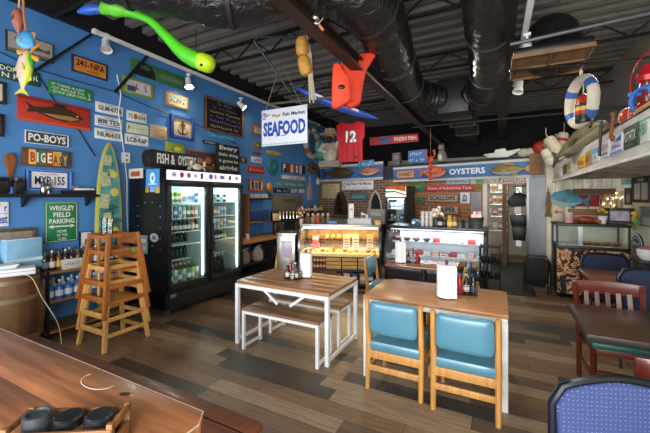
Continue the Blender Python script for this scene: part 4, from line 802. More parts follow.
# screws on the side
m = MB()
for z in (.95, 1.1, 1.25, 1.4, 1.55):
    for y in (.16, .70): m.ball((-.001, y, z), (.004, .012, .012), 8)
for y in (.35, .52): m.ball((-.001, y, 1.6), (.004, .012, .012), 8); m.ball((-.001, y, .98), (.004, .012, .012), 8)
m.build('side_screws', STEEL, t)
CM = cooler.matrix_basis if False else Matrix.Translation(cooler.location) @ Matrix.Rotation(R(87), 4, 'Z')
def cpt(x, y, z): return CM @ Vector((x, y, z))
def side_sticker(name, label, cat, y0, y1, z0, z1, col, marks=(), tx=()):
    pl = (cpt(0, 0, 0), R(87) - R(90)); c = cpt(-.0, (y0 + y1) / 2, (z0 + z1) / 2)
    t = thing(name, label, cat, c, R(87) - R(90)); w, h = y1 - y0, z1 - z0
    MB().box((0, -.003, 0), (w, .004, h)).build('sheet', paint(col), t)
    for nm_, g, cl in marks:
        m = MB()
        if len(g) == 4: quad(m, g[0] * w, g[1] * h, g[2] * w, g[3] * h, -.006)
        else: disc(m, g[0] * w, g[1] * h, g[2] * w, g[2] * w, -.006, ring=g[3] if len(g) > 4 else 0)
        m.build(nm_, paint(cl), t, smooth=0)
# local x of the sticker frame runs from the wall side to the front
def side(y): return y
for (nm_, lab, cat, px0, py0, px1, py1, col, mk) in (
    ('sticker', 'blue square sticker with a white swirl high on the side of the cooler', 'sticker', 146, 169.5, 159.5, 187, '#4a97d8', [('emblem', (0, 0, .2), '#dceaf4'), ('inner_mark', (0.02, 0, .08), '#4a97d8'), ('text_strip', (-.3, -.36, .3, -.3), '#dceaf4')]),
    ('photo_card', 'small food photo card at the top back of the cooler side', 'photo', 129, 169, 143, 178, '#d8c9bd', [('motif', (-.35, -.3, .3, .2), '#a8563e')]),
    ('sticker', 'small yellow brown sticker under the blue square sticker, left one', 'sticker', 145.5, 187.5, 149, 192.5, '#b08a3c', ()),
    ('sticker', 'small light blue sticker under the blue square sticker', 'sticker', 150, 187, 155, 192, '#7fb2d8', ()),
    ('sticker', 'small gold sticker under the blue square sticker, right one', 'sticker', 155.5, 186.5, 159.5, 193, '#c9a85a', ()),
    ('notice', 'grey paper notice on the side of the cooler beside the high chairs', 'notice', 140, 235, 147.5, 254, '#7f9296', [('text_strip', (-.35, .1, .35, .3), '#b8c4c6'), ('text_strip', (-.35, -.3, .35, -.1), '#aab6b8')]),
    ('round_sticker', 'round white sticker on the side of the cooler near its front edge', 'sticker', 150, 233, 158.5, 242.5, None, ())):
    a = hit(px0, py0, (cpt(0, 0, 0), R(-3)), .002); b = hit(px1, py1, (cpt(0, 0, 0), R(-3)), .002); c = (a + b) / 2; w = (b - a).xy.length; h = a.z - b.z
    q = thing(nm_, lab, cat, c, R(-3))
    if col is None:
        m = MB(); disc(m, 0, 0, w / 2, h / 2, -.002); m.build('disc', paint('#b8c0c4'), q); m = MB(); disc(m, 0, 0, w * .25, h * .25, -.004); m.build('emblem', paint('#6a7680'), q); continue
    MB().box((0, 0, 0), (w, .003, h)).build('sheet', paint(col), q)
    for mn, g, cl in mk:
        m = MB()
        if len(g) == 4: quad(m, g[0] * w, g[1] * h, g[2] * w, g[3] * h, -.004)
        else: disc(m, g[0] * w, g[1] * h, g[2] * w, g[2] * w * 1.3, -.004 if mn == 'emblem' else -.006)
        m.build(mn, paint(cl), q, smooth=0)
# drinks
SC_ = {}
def can(label, loc, h, r, col, band, group):
    key = (h, r, col, band)
    if key in SC_: return dup(SC_[key], loc, random.uniform(-.4, .4), label, group)
    t = thing('drink_can', label, 'can', loc, 0, group)
    MB().lathe([(r * .8, 0), (r, .012), (r, h - .015), (r * .82, h)], n=14).build('body', mat(col, .3, .2, 0), t, smooth=50)
    MB().lathe([(r * 1.01, h * .3), (r * 1.01, h * .62)], n=14).build('printed_band', mat(band, .35, .1, 0), t, smooth=60)
    MB().lathe([(r * .82, h), (r * .78, h - .004), (.001, h - .004)], n=14).build('lid', STEEL, t); SC_[key] = t; return t
NAMES = {'#c8b83a': 'yellow', '#3f8a4a': 'green', '#c9d2d4': 'white', '#3a78b8': 'blue', '#b04a3c': 'red', '#d8a0a0': 'pink', '#8fb4a8': 'pale green', '#1a2438': 'navy', '#2b1c14': 'brown', '#12281c': 'dark green', '#c98a2c': 'orange', '#b8c9d2': 'silver', '#5a3f8a': 'purple', '#0f1a14': 'black green', '#9ac23c': 'lime'}
def row(door, z, kind, cols, h, r, step, y=.17, where='', x0=.10, depth=1):
    for d in range(depth):
        for i, c in enumerate(cols):
            if not c: continue
            x = door * W / 2 + x0 + i * step; p = cpt(x, y + d * (2.2 * r), z)
            side_ = ('left', 'right')[door]
            if kind == 'can': can('%s can %s behind the %s cooler door' % (NAMES[c], where, side_), p, h, r, c, '#e4e6e4' if c not in ('#c9d2d4', '#b8c9d2') else '#7c98b4', '%s cans %s, %s door' % (NAMES[c], where, side_))
            else: bottle('drink_bottle', '%s bottle %s behind the %s cooler door' % (NAMES[c], where, side_), p, h, r, c, '#c9b04a' if i % 2 else '#d2d4d6', '#cfd2cc' if kind == 'lb' else None, '%s bottles %s, %s door' % (NAMES[c], where, side_), neck=.38)
Y_, G_, W_, B_, R_, K_, PG, NV, BR, DG, OR, SV, PU, BG, LM = NAMES.keys()
row(0, 1.60, 'can', [W_, Y_, G_, OR, W_, W_, SV, B_], .15, .032, .072, where='on the top shelf')
row(0, 1.37, 'can', [B_, W_, B_, W_, PG, G_, R_, K_], .17, .03, .072, where='on the second shelf')
row(0, 1.08 + .09 - 0.0, 'lb', [BR, NV, BR, BR, NV, BR, OR, BR], .19, .031, .072, where='on the third shelf')
row(0, .98, 'bottle', [None, DG, BG, DG, BG, DG, DG, BG], .17, .03, .07, where='on the fourth shelf', y=.4)
row(0, .72, 'bottle', [DG, BG, DG, DG, BG, DG, BG, DG], .24, .033, .073, where='on the fifth shelf', y=.45)
row(0, .401, 'bottle', [BG, DG, DG, BG, DG, BG, DG, DG], .28, .034, .073, where='in the back row at the bottom', y=.26)
row(0, .401, 'can', [LM, G_, W_, G_, SV, G_, LM, W_], .21, .033, .073, where='in the front row at the bottom')
row(1, 1.60, 'can', [W_, NV, W_, NV, W_, BR], .13, .032, .07, where='on the top shelf')
row(1, 1.60, 'can', [SV, W_, None, SV, W_], .13, .032, .07, where='stacked on the top row', y=.25)
row(1, 1.37, 'can', [OR, Y_, OR, PG, W_, SV], .15, .03, .07, where='on the second shelf')
row(1, 1.17, 'can', [Y_, B_, W_, SV, Y_, W_], .16, .03, .07, where='on the third shelf')
row(1, .98, 'lb', [OR, NV, NV, BR, BR, LM], .16, .032, .07, where='on the fourth shelf')
row(1, .401, 'bottle', [DG, BG, DG, BG, DG, None], .33, .036, .076, where='on the bottom shelf')
row(1, .401, 'bottle', [DG, DG, BG, DG, BG, None], .33, .036, .076, where='in the back row at the bottom', y=.26)
t = thing('carton', 'white carton lying on the third shelf behind the right cooler door', 'carton', cpt(W / 2 + .40, .42, 1.17), R(87)); MB().box((0, 0, .05), (.3, .2, .1)).build('box', mat('#d4c9c0', .6), t, bevel=.004); MB().box((0, -.101, .05), (.28, .003, .03)).build('print', paint('#b06a5a'), t)
for x in (W * .25, W * .75):
    l = bpy.data.lights.new('cooler_light', 'AREA'); l.energy = 11; l.size = .5; l.size_y = .2; l.shape = 'RECTANGLE'; l.color = (.85, 1, .97); o = bpy.data.objects.new('cooler_light', l); COL.objects.link(o); o.location = cpt(x, .3, 1.85)
    l = bpy.data.lights.new('cooler_front_light', 'AREA'); l.energy = 3.5; l.size = 1.2; l.size_y = .05; l.shape = 'RECTANGLE'; l.color = (.85, 1, .97); o = bpy.data.objects.new('cooler_front_light', l); COL.objects.link(o)
    o.location = cpt(x + .29, .075, 1.1); o.rotation_euler = (0, R(90), R(87) + R(60))
# light box on the top of the cooler
zt = 2.08
t = thing('light_box_sign', 'black light box with rounded end lettered FISH & OYSTERS on top of the cooler', 'sign', cpt(.24, .22, zt + .02), R(87) + R(3))
w, h = .76, .23
pl = [(-w / 2 + .06 * math.cos(a), h / 2 + .12 * math.sin(a)) for a in [R(90 + 18 * i) for i in range(11)]]
MB().prism([(x, z) for x, z in pl] + [(w / 2, 0), (w / 2, h)], -.08, .08).build('box', BLK, t, bevel=.01)
for x in (-.28, .3): MB().box((x, 0, -.01), (.06, .12, .02)).build('foot', BLK, t)
for q_ in (('FISH &', -.32, -.03), ('OYSTERS', .02, .35)): m = MB(); text_into(m, q_[0], q_[1], .045, q_[2], .19, -.086, .03); m.build('lettering', paint('#d6d4cc'), t, smooth=0)
for i in range(2):
    q = thing('crab_figurine', 'cream crab shaped figurine leaning on the right end of the black light box' if i == 0 else 'brown crab shell beside the lobster picture on the cooler top', 'figurine', cpt((.56, .92)[i], (.09, .3)[i], zt), R(87)); m = MB(); m.ball((0, 0, .06), (.09, .04, .05), 12); m.build('shell', mat(('#cfc4a8', '#7a4a30')[i], .6, 0, .2, 20), q)
    m = MB()
    for s in (-1, 1):
        m.tube([(s * .07, 0, .06), (s * .13, -.02, .09), (s * .11, -.03, .14)], [.012, .014, .02], 8)
        for k in range(3): m.tube([(s * .06, 0, .05), (s * (.12 + .01 * k), .02 * (k - 1), .05), (s * (.14 + .01 * k), .02 * (k - 1), 0)], .006, 6)
    m.build('leg', mat(('#cfc4a8', '#7a4a30')[i], .6), q)
# ================================================================== THINGS ON THE TABLES
def towel_roll(label, px, py, z, r=.075, h=.28):
    p = atZ(px, py, z); t = thing('paper_towel_roll', label, 'paper towels', p)
    MB().lathe([(r * .95, 0), (r * .95, .008), (.012, .012), (.012, h + .05), (.001, h + .055)], n=20).build('stand', BLK, t)
    MB().lathe([(.02, .012), (r, .012), (r, .012 + h), (.02, .012 + h)], n=36).build('roll', mat('#eceae6', .85, 0, .02, 30, .15), t, smooth=50)
    MB().prism([(r * math.cos(R(-40)) , .012), (r * math.cos(R(-40)) + .03, .014), (r * math.cos(R(-40)) + .03, h), (r * math.cos(R(-40)), .012 + h)], r * math.sin(R(-40)) - .002, r * math.sin(R(-40))).build('loose_sheet', mat('#eceae6', .85, 0, .02, 30, .15), t)
towel_roll('white paper towel roll standing on the white legged table with benches', 306, 277, .72)
towel_roll('big white paper towel roll on the table with the two teal chairs in front', 446.5, 297.5, .76, .085, .29)
towel_roll('pale paper towel roll on the small table by the deli case', 400.5, 262.5, .76)
def caddy(label, px, py, z, rz, n, where):
    p = atZ(px, py, z); t = thing('condiment_caddy', label, 'caddy', p, rz)
    m = MB()
    for zz in (.004, .05, .085): m.tube([(-.09, -.045, zz), (.09, -.045, zz), (.09, .045, zz), (-.09, .045, zz)], .003, 6, True)
    for x in (-.09, 0, .09):
        for y in (-.045, .045): m.tube([(x, y, 0), (x, y, .085)], .003, 6)
    m.build('wire_basket', BLKM, t); MB().box((0, 0, .006), (.18, .09, .006)).build('tray', BLKM, t); MB().tube(spline([(0, -.045, .085), (0, -.03, .2), (0, .03, .2), (0, .045, .085)], 6), .004, 6).build('carry_handle', BLKM, t)
    out = []
    M_ = Matrix.Translation(p) @ Matrix.Rotation(rz, 4, 'Z')
    for i, (nm, b, c, l, hh, r) in enumerate(n):
        q = M_ @ Vector((-.06 + .06 * (i % 3) + (.0 if i < 3 else .02), -.02 if i < 3 else .022, .01))
        bottle('sauce_bottle', nm + ' in the wire caddy ' + where, q, hh, r, b, c, l, None, neck=.45)
caddy('black wire caddy of sauces beside the towels on the white legged table', 293, 279, .72, R(10), [('bottle with white label', '#2a1a16', '#141414', '#d8d6d0', .15, .026), ('clear shaker', '#cfcac0', '#b8b8b8', None, .1, .022), ('short brown bottle', '#3a1e14', '#1a1a1a', '#c8c0b0', .14, .024), ('red capped bottle', '#8f1e1c', '#c2262a', None, .19, .026), ('tall dark bottle', '#221a16', '#c9c9c4', '#b9b4aa', .18, .023)], 'on the white legged table')
caddy('black wire caddy of bottles right of the big towel roll', 466, 294.5, .76, R(15), [('red squeeze bottle', '#a81c22', '#c2262a', None, .17, .026), ('brown sauce bottle with white label', '#3a1a12', '#d2d0ca', '#d8d6d0', .19, .026), ('black capped dark bottle', '#1a1a20', '#15151a', '#3a3e4a', .18, .026), ('clear salt shaker', '#cfcac0', '#b8b8b8', None, .11, .02), ('small brown bottle', '#4a2a18', '#c8c8c2', None, .16, .02)], 'right of the big towel roll')
caddy('black wire caddy of bottles on the small table by the deli case', 413, 262.5, .76, R(8), [('dark bottle', '#1e1a1c', '#16161a', '#8a8890', .15, .024), ('clear shaker', '#b8b4ae', '#a0a0a0', None, .1, .02), ('red bottle', '#8f1a20', '#a8242a', None, .16, .026)], 'on the small table by the deli case')
t = thing('wooden_caddy', 'wooden crate of black lidded shakers on the near plank table', 'caddy', (-1.385, .655, .76), R(32))
CW = wood('#8a5a30', .55, .3, 0)
MB().box((0, 0, .006), (.36, .14, .012)).build('base', CW, t)
for s in (-1, 1):
    m = MB(); m.box((0, s * .068, .035), (.36, .012, .045)); m.box((0, s * .068, .098), (.36, .012, .03)); m.build('side_slat', CW, t, bevel=.002)
    m = MB(); m.box((s * .176, 0, .04), (.012, .125, .055)); m.box((s * .172, -.06, .065), (.02, .02, .13)); m.box((s * .172, .06, .065), (.02, .02, .13)); m.box((s * .176, 0, .115), (.012, .125, .026)); m.build('end_panel', CW, t, bevel=.002)
MW = Matrix.Translation((-1.385, .655, .76)) @ Matrix.Rotation(R(32), 4, 'Z')
for i, (lab, bc, cc) in enumerate((('grey lidded shaker at the left end of the wooden crate', '#3a3c42', '#3c4046'), ('black lidded round shaker in the middle of the wooden crate', '#8a6a48', '#121214'), ('ridged black lidded jar at the right end of the wooden crate', '#b0a490', '#1a1c22'))):
    q = thing('seasoning_shaker', lab, 'shaker', MW @ Vector((-.112 + .108 * i, 0, .012)), R(32)); MB().lathe([(.042, 0), (.045, .01), (.045, .085), (.04, .092)], n=24).build('jar', mat(bc, .3, 0, .1), q)
    MB().lathe([(.046, .082), (.047, .087), (.046, .112), (.04, .118), (.001, .119)] if i else [(.04, .085), (.044, .09), (.042, .128), (.034, .13), (.032, .122), (.001, .122)], n=28).build('lid', mat(cc, .35, 0, .1), q, smooth=35)
# ================================================================== CASES
def xf(loc, rz): return Matrix.Translation(loc) @ Matrix.Rotation(rz, 4, 'Z')
DELI = (-1.80, 5.70, 0); MD = xf(DELI, 0); DW = 1.62
t = thing('deli_case', 'long black refrigerated deli case with white lit shelves', 'display case', DELI)
def curve_profile(z0, z1, y0, y1, n=8): return [(y0 + (y1 - y0) * (1 - math.cos(PI / 2 * i / n)), z0 + (z1 - z0) * math.sin(PI / 2 * i / n) ** .9) for i in range(n + 1)]
gp = curve_profile(.44, 1.10, -.04, .26)
YZ = Matrix(((0, 1, 0, 0), (1, 0, 0, 0), (0, 0, 1, 0), (0, 0, 0, 1)))
for x0 in (0, DW - .05):
    MB().prism([(.04, .05), (.04, .44)] + gp + [(.26, 1.16), (.92, 1.16), (.92, .05)], x0, x0 + .05, YZ).build('end_panel', BLK, t, bevel=.004)
m = MB(); m.span((.05, .06, .08), (DW - .05, .92, .42)); m.span((.05, .88, .42), (DW - .05, .92, 1.12)); m.build('cabinet', BLK, t)
MB().span((-.01, .24, 1.12), (DW + .01, .94, 1.17)).build('top', mat('#17181a', .3, 0, .1), t, bevel=.006)
MB().span((.05, -.03, .40), (DW - .05, .1, .45)).build('front_rail', mat('#2a3038', .35, .3, .1), t, bevel=.005)
MB().span((.05, .05, .42), (DW - .05, .88, .435)).build('deck', mat('#d8dde0', .35), t); MB().span((.05, .86, .435), (DW - .05, .88, 1.12)).build('back_liner', mat('#dfe5ea', .4, 0, .03), t)
for z, y0 in ((.66, .26), (.88, .34)): s_ = MB().span((.05, y0, z - .012), (DW - .05, .86, z)).build('shelf', mat('#e2e8ec', .3, 0, .02), t); MB().span((.05, y0 - .012, z - .02), (DW - .05, y0, z + .012)).build('price_rail', mat('#b8c4d0', .3), s_)
m = MB(); vs = []
for y, z in gp: vs += [(.05, y, z), (DW - .05, y, z)]
m.add(vs, [(2 * i, 2 * i + 1, 2 * i + 3, 2 * i + 2) for i in range(len(gp) - 1)]); m.build('glass_front', GLASS, t)
MB().span((.05, .255, 1.085), (DW - .05, .29, 1.12)).build('glass_rail', mat('#c9ccce', .3, .6), t)
MB().span((.08, .36, 1.09), (DW - .08, .44, 1.115)).build('light_tube', mat('#f2f8ff', .5, 0, 0, 6, 0, 5), t)
for z, y in ((.645, .45), (.865, .5)): MB().span((.08, y, z - .008), (DW - .08, y + .03, z)).build('light_tube', mat('#f2f8ff', .5, 0, 0, 6, 0, 3.5), t)
def lamp(kind, loc, energy, color, size=.3, sy=None, rot=(0, 0, 0)):
    l = bpy.data.lights.new('lamp_light', kind); l.energy = energy; l.color = color
    if kind == 'AREA':
        l.size = size
        if sy: l.shape = 'RECTANGLE'; l.size_y = sy
    else: l.shadow_soft_size = size
    o = bpy.data.objects.new('lamp_light', l); COL.objects.link(o); o.location = loc; o.rotation_euler = rot; return o
lamp('AREA', MD @ Vector((DW / 2, .42, 1.08)), 9, (.93, .97, 1), 1.4, .1, (R(15), 0, 0))
# trays in the deli case
def pack(label, loc, w, d, h, col, lidcol, group, name='food_package'):
    t = thing(name, label, 'food package', loc, 0, group); MB().box((0, 0, h / 2), (w, d, h)).build('tray', paint(col, .4), t, bevel=.008); MB().box((0, -.005, h + .006), (w * .8, d * .6, .012)).build('lid', paint(lidcol, .4), t, bevel=.003)
    MB().box((0, -d / 2 - .002, h * .5), (w * .6, .003, h * .5)).build('paper_label', paint(lidcol, .5), t)
for i, x in enumerate((.12, .29, .46, .64)):
    q = thing('serving_bowl', 'black bowl of red food on the top deli shelf' if i < 3 else 'black bowl of dark food on the top deli shelf', 'bowl', MD @ Vector((x, .45, .88)), 0, 'bowls on the top deli shelf' if i < 3 else None)
    MB().lathe([(.03, 0), (.055, .02), (.07, .06), (.064, .06), (.05, .025), (.001, .02)], n=20).build('bowl', BLK, q); MB().ball((0, 0, .055), (.058, .058, .03), 12).build('food', mat('#b03a32' if i < 3 else '#2a3040', .5, 0, .3, 30, .4), q)
for z, y, wh in ((.88, .47, 'top'), (.66, .38, 'middle'), (.436, .2, 'bottom')):
    for i in range(11):
        x = .10 + .142 * i
        if z == .88 and x < .70: continue
        k = (i + int(z * 10)) % 4; c = ('white', 'red', 'white', 'pink')[k] if z > .6 else ('white', 'white', 'blue', 'cream')[k]
        pack('%s food package on the %s shelf of the deli case' % (c, wh), MD @ Vector((x, y, z)), .12, .16, .05 + .02 * (i % 2), (('#dfe1e2', '#c8484a', '#e6e4e0', '#d89a94') if z > .6 else ('#dfe1e2', '#e6e4e0', '#a8bcd4', '#d9d0b4'))[k], (('#c8646a', '#b8323a', '#d8dde4', '#e8d8d4') if z > .6 else ('#b9c4d4', '#d9dde4', '#5a78b0', '#c9a45a'))[k], '%s packages on the %s deli shelf' % (c, wh))
# bakery case, turned a little
BAK = (-3.30, 5.25, 0); rBk = R(20); MK = xf(BAK, rBk); BW = 1.52
t = thing('bakery_case', 'glass bakery case glowing with warm yellow light, wooden crates on the shelf below', 'display case', BAK, rBk)
gp = curve_profile(.66, 1.10, 0.0, .22)
for x0, nm in ((0, 'end_panel'), (BW - .04, 'end_panel')):
    MB().prism([(.02, .05), (.02, .66)] + gp + [(.22, 1.15), (.85, 1.15), (.85, .05)], x0, x0 + .04, YZ).build(nm, mat('#7d8083', .3, .8, .1) if not x0 else mat('#3c4248', .3, .5, .1), t, bevel=.004)
m = MB(); m.span((.04, .8, .05), (BW - .04, .85, 1.12)); m.build('back_panel', mat('#8f6a38', .5, 0, .35, 9), t)
MB().span((0, .18, 1.12), (BW, .86, 1.17)).build('top', mat('#8b8f92', .3, .8, .08), t, bevel=.005)
MB().span((.04, .0, .60), (BW - .04, .8, .655)).build('deck', mat('#d8c08a', .4, 0, .1), t)
for z in (.10, .36): MB().span((.04, .04, z - .03), (BW - .04, .8, z)).build('lower_shelf', BLK, t)
MB().span((.04, .3, .86), (BW - .04, .78, .868)).build('glass_shelf', GLASS, t)
m = MB(); vs = []
for y, z in gp: vs += [(.04, y, z), (BW - .04, y, z)]
m.add(vs, [(2 * i, 2 * i + 1, 2 * i + 3, 2 * i + 2) for i in range(len(gp) - 1)]); m.build('glass_front', GLASS, t)
MB().span((.06, .22, 1.085), (BW - .06, .26, 1.118)).build('light_tube', mat('#ffd890', .5, 0, 0, 6, 0, 9), t)
lamp('AREA', MK @ Vector((BW / 2, .36, 1.08)), 24, (1, .76, .40), 1.35, .12, (0, 0, rBk))
def bk(x, y, z): return MK @ Vector((x, y, z))
q = thing('plush_toy', 'pink plush toy in the left end of the bakery case', 'toy', bk(.27, .4, .655), rBk); MB().ball((0, 0, .08), (.09, .07, .09), 14).build('body', mat('#c85a6a', .9, 0, .15, 30), q); MB().ball((0, -.01, .2), (.065, .06, .06), 14).build('head', mat('#d87886', .9, 0, .15, 30), q); m = MB(); [m.ball((s * .05, 0, .26), (.025, .015, .03), 8) for s in (-1, 1)]; m.build('ear', mat('#c85a6a', .9), q)
random.seed(11)
for i in range(13):
    x = .12 + .105 * i; y = .14 + .05 * (i % 2); c = ('#d8a03c', '#c9822c', '#e0c070', '#b8402c')[i % 4]
    q = thing('pastry', ('golden', 'brown glazed', 'pale', 'red topped')[i % 4] + ' pastry in the front row of the bakery case', 'pastry', bk(x, y, .655), rBk, 'pastries in the bakery case (%d)' % (i % 4)); MB().ball((0, 0, .028), (.045, .05, .03), 12).build('bun', mat(c, .5, 0, .2, 20, .2), q); MB().ball((0, -.01, .052), (.028, .03, .014), 10).build('topping', mat(('#f0d89a', '#7a4420', '#f4ead0', '#e8d8c8')[i % 4], .5), q)
for i in range(5):
    q = thing('bread_loaf', 'brown loaf on the glass shelf of the bakery case', 'bread', bk(.5 + .11 * i, .45, .868), rBk + R(90), 'loaves on the bakery glass shelf'); MB().ball((0, 0, .035), (.1, .04, .045), 12).build('loaf', mat('#8a5a24', .7, 0, .3, 14, .2), q); m = MB(); [m.box((-.05 + .05 * k, 0, .078), (.008, .05, .004)) for k in range(3)]; m.build('score_mark', mat('#c9a05a', .7), q)
for i, (x, col) in enumerate(((.88, '#e0d2b4'), (1.05, '#efe0bc'), (1.32, '#d8b880'))):
    q = thing('menu_card', ('tall cream menu card standing in the middle of the bakery case', 'white menu card with a dark figure in the bakery case', 'tan menu card at the right end of the bakery case')[i], 'card', bk(x, .3, .655), rBk); MB().box((0, 0, .16), (.12, .008, .32)).build('card', paint(col), q); m = MB(); [quad(m, -.04, .06 + .05 * k, .04, .08 + .05 * k, -.006) for k in range(4)]; m.build('print', paint('#7a5a34'), q); MB().box((0, .02, .005), (.1, .06, .01)).build('foot', paint(col), q)
for i in range(3):
    q = thing('wooden_crate', 'slatted wooden crate on the shelf under the bakery glass, %s of three' % ('left', 'middle', 'right')[i], 'crate', bk(.66 + .29 * i, .17, .36), rBk, 'crates under the bakery case'); m = MB()
    for k in range(3): m.box((0, -.12, .04 + .07 * k), (.27, .012, .055)); m.box((0, .12, .04 + .07 * k), (.27, .012, .055))
    for s in (-1, 1):
        for k in range(3): m.box((s * .13, 0, .04 + .07 * k), (.012, .24, .055))
    m.build('slats', wood('#c0954e', .6, .25, 0), q, bevel=.002); m = MB(); [m.box((sx * .12, sy * .11, .11), (.02, .02, .21)) for sx in (-1, 1) for sy in (-1, 1)]; m.build('corner_posts', wood('#a87a3c', .6, .2, 2), q); MB().box((0, 0, .01), (.25, .22, .02)).build('base', wood('#a87a3c', .6, .2, 0), q)
for i in range(8):
    x = .30 + .062 * (i % 4); z = .36 + .11 * (i // 4); q = thing('spice_tin', 'orange red tin in the block of tins left of the wooden crates', 'tin', bk(x, .1, z), rBk, 'tins under the bakery case'); MB().lathe([(.026, 0), (.028, .004), (.028, .095), (.001, .1)], n=14).build('tin', paint('#a8502c', .4), q); MB().lathe([(.0285, .03), (.0285, .065)], n=14).build('band', paint('#c9b090', .5), q)
for i in range(4): bottle('sauce_bottle', 'dark bottle under the left end of the bakery case', bk(.07 + .06 * i, .1, .36), .2, .026, '#15181a', '#2a2c2e', '#6a7270', 'dark bottles under the bakery case')
for i in range(5):
    c = ('#8a3a34', '#c9c4ba', '#2f4a7a', '#b89a6a', '#2a4a86')[i]; q = thing('boxed_good', ('dark red', 'white', 'blue', 'tan', 'dark blue')[i] + ' carton on the lowest shelf of the bakery case', 'carton', bk(.75 + .145 * i, .14, .10), rBk); MB().box((0, 0, .09), (.11, .12, .18)).build('carton', paint(c), q, bevel=.004); MB().box((0, -.062, .1), (.08, .003, .06)).build('paper_label', paint('#d2cec4'), q)
# on the bakery top
q = thing('cash_register', 'white cash register with upright screen on top of the bakery case', 'register', bk(1.10, .45, 1.17), rBk); MB().box((0.02, 0, .05), (.44, .36, .1)).build('drawer', mat('#b9bab6', .5, 0, .05), q, bevel=.006); MB().box((-.14, 0, .24), (.1, .09, .28)).build('display_tower', mat('#d6d6d2', .5, 0, .04), q, bevel=.008); MB().box((-.14, -.047, .27), (.06, .004, .05)).build('screen', paint('#50565c', .2), q)
MB().prism([(-.05, 0), (.08, 0), (.08, .06), (-.05, .12)], -.09, .09, Matrix.Translation((.1, 0, .1))).build('keypad', mat('#c4c2bc', .5), q, bevel=.006); MB().box((.1, -.1, .14), (.08, .01, .05)).build('paper_slot', BLK, q)
q = thing('price_sign', 'yellow price card with an orange dot at the right end of the bakery top', 'sign', bk(1.46, .25, 1.17), rBk); MB().box((0, 0, .04), (.1, .01, .07)).build('card', paint('#d8a83c'), q); MB().box((0, .01, .004), (.09, .05, .008)).build('foot', paint('#d8a83c'), q); m = MB(); disc(m, .02, .045, .015, .015, -.006); m.build('dot', paint('#a8361e'), q)
q = thing('blue_tray', 'small bright blue tray on top of the bakery case', 'tray', bk(.60, .4, 1.17), rBk); MB().box((0, 0, .015), (.18, .12, .03)).build('tray', paint('#3f8ac4'), q, bevel=.008); MB().box((0, 0, .033), (.15, .09, .006)).build('liner', paint('#6ab0dc'), q)
for i in range(5):
    c = ('#6a3a2a', '#8a6a4a', '#a8302c', '#4a4038', '#7a5a48')[i]; q = thing('gift_item', ('brown patterned', 'tan', 'red', 'dark', 'dusty brown')[i] + ' souvenir figure on the left part of the bakery top', 'souvenir', bk(.10 + .1 * i, .5, 1.17), rBk); MB().lathe([(.04, 0), (.045, .03), (.035, .1), (.02, .13)], n=14).build('body', mat(c, .6, 0, .3, 30), q); MB().ball((0, 0, .16), (.032, .03, .035), 10).build('head', mat('#b09878', .6, 0, .2), q)
q = thing('bouquet_jar', 'jar of pale and red flowers at the left corner of the bakery top', 'flowers', bk(.02, .22, 1.17), rBk); MB().lathe([(.03, 0), (.035, .08), (.028, .1)], n=14).build('jar', paint('#b9a68a'), q); m = MB(); [m.ball((random.uniform(-.05, .05), random.uniform(-.04, .04), .13 + random.uniform(0, .1)), .022, 8) for _ in range(12)]; m.build('blossoms', mat('#b88a6a', .7, 0, .4, 30), q)
# stainless side stand left of the bakery case
q = thing('steel_stand', 'stainless steel side cabinet left of the glowing bakery case', 'cabinet', bk(-.215, .02, 0), rBk); MB().box((0, .2, .53), (.34, .5, .9)).build('body', mat('#b0a8a0', .28, .9, .1), q, bevel=.006); MB().box((0, .2, .995), (.38, .54, .03)).build('top', mat('#c0b8b0', .25, .9, .05), q, bevel=.004); MB().box((0, .2, .04), (.32, .46, .08)).build('base', BLK, q); MB().box((.02, -.056, .72), (.2, .008, .32)).build('painted_glare', mat('#c0b4c8', .3), q, bevel=.002)  # mauve patch on the front is glare painted onto the steel
# ------------------------------------------------------------------ left back counter
q = thing('wooden_counter', 'wooden counter along the blue wall beyond the cooler', 'counter', (-5.08, 4.85, 0)); MB().span((0, 0, .76), (.72, 2.4, .80)).build('worktop', wood('#a8713c', .4, .3, 1), q, bevel=.005)
for y in (.05, 1.2, 2.35): MB().span((.05, y - .02, 0), (.65, y + .02, .76)).build('support_panel', mat('#1a1714', .6), q)
MB().span((.02, .07, .3), (.6, 2.3, .33)).build('lower_shelf', mat('#2a241e', .6), q)
random.seed(5)
for i in range(9):
    c = ('#6a5a6e', '#8a7a78', '#4a3a44', '#a89a90', '#3a3438', '#7a3a3a', '#55606e', '#2f2a2a', '#94887a')[i]; q = thing('cloth_bag', ('mauve', 'dusty rose', 'dark plum', 'beige', 'charcoal', 'dull red', 'slate', 'black', 'tan')[i] + ' bag among the clutter under the wooden counter', 'bag', (-4.72 + .12 * (i % 2), 5.05 + .22 * i, .33), random.uniform(0, 1)); MB().lathe([(.1, 0), (.13, .06), (.12, .18), (.06, .27), (.02, .3)], n=14, sy=.8).build('sack', mat(c, .8, 0, .3, 10, .6), q, smooth=60); MB().lathe([(.05, .26), (.055, .275), (.04, .29)], n=12).build('tie', paint('#c9c4b8'), q)
q = thing('wall_rack', 'narrow wooden shelf with a post, holding blue tumblers, right of the cooler', 'shelf', (-5.08, 5.72, 1.13)); MB().span((0, 0, -.03), (.24, .85, 0)).build('board', wood('#a07440', .5, .3, 1), q, bevel=.003); MB().span((.0, -.02, -.4), (.24, .02, .62)).build('post', wood('#8a5a30', .5, .3, 2), q, bevel=.003); MB().span((0, 0, .49), (.24, .85, .52)).build('upper_board', BLK, q)
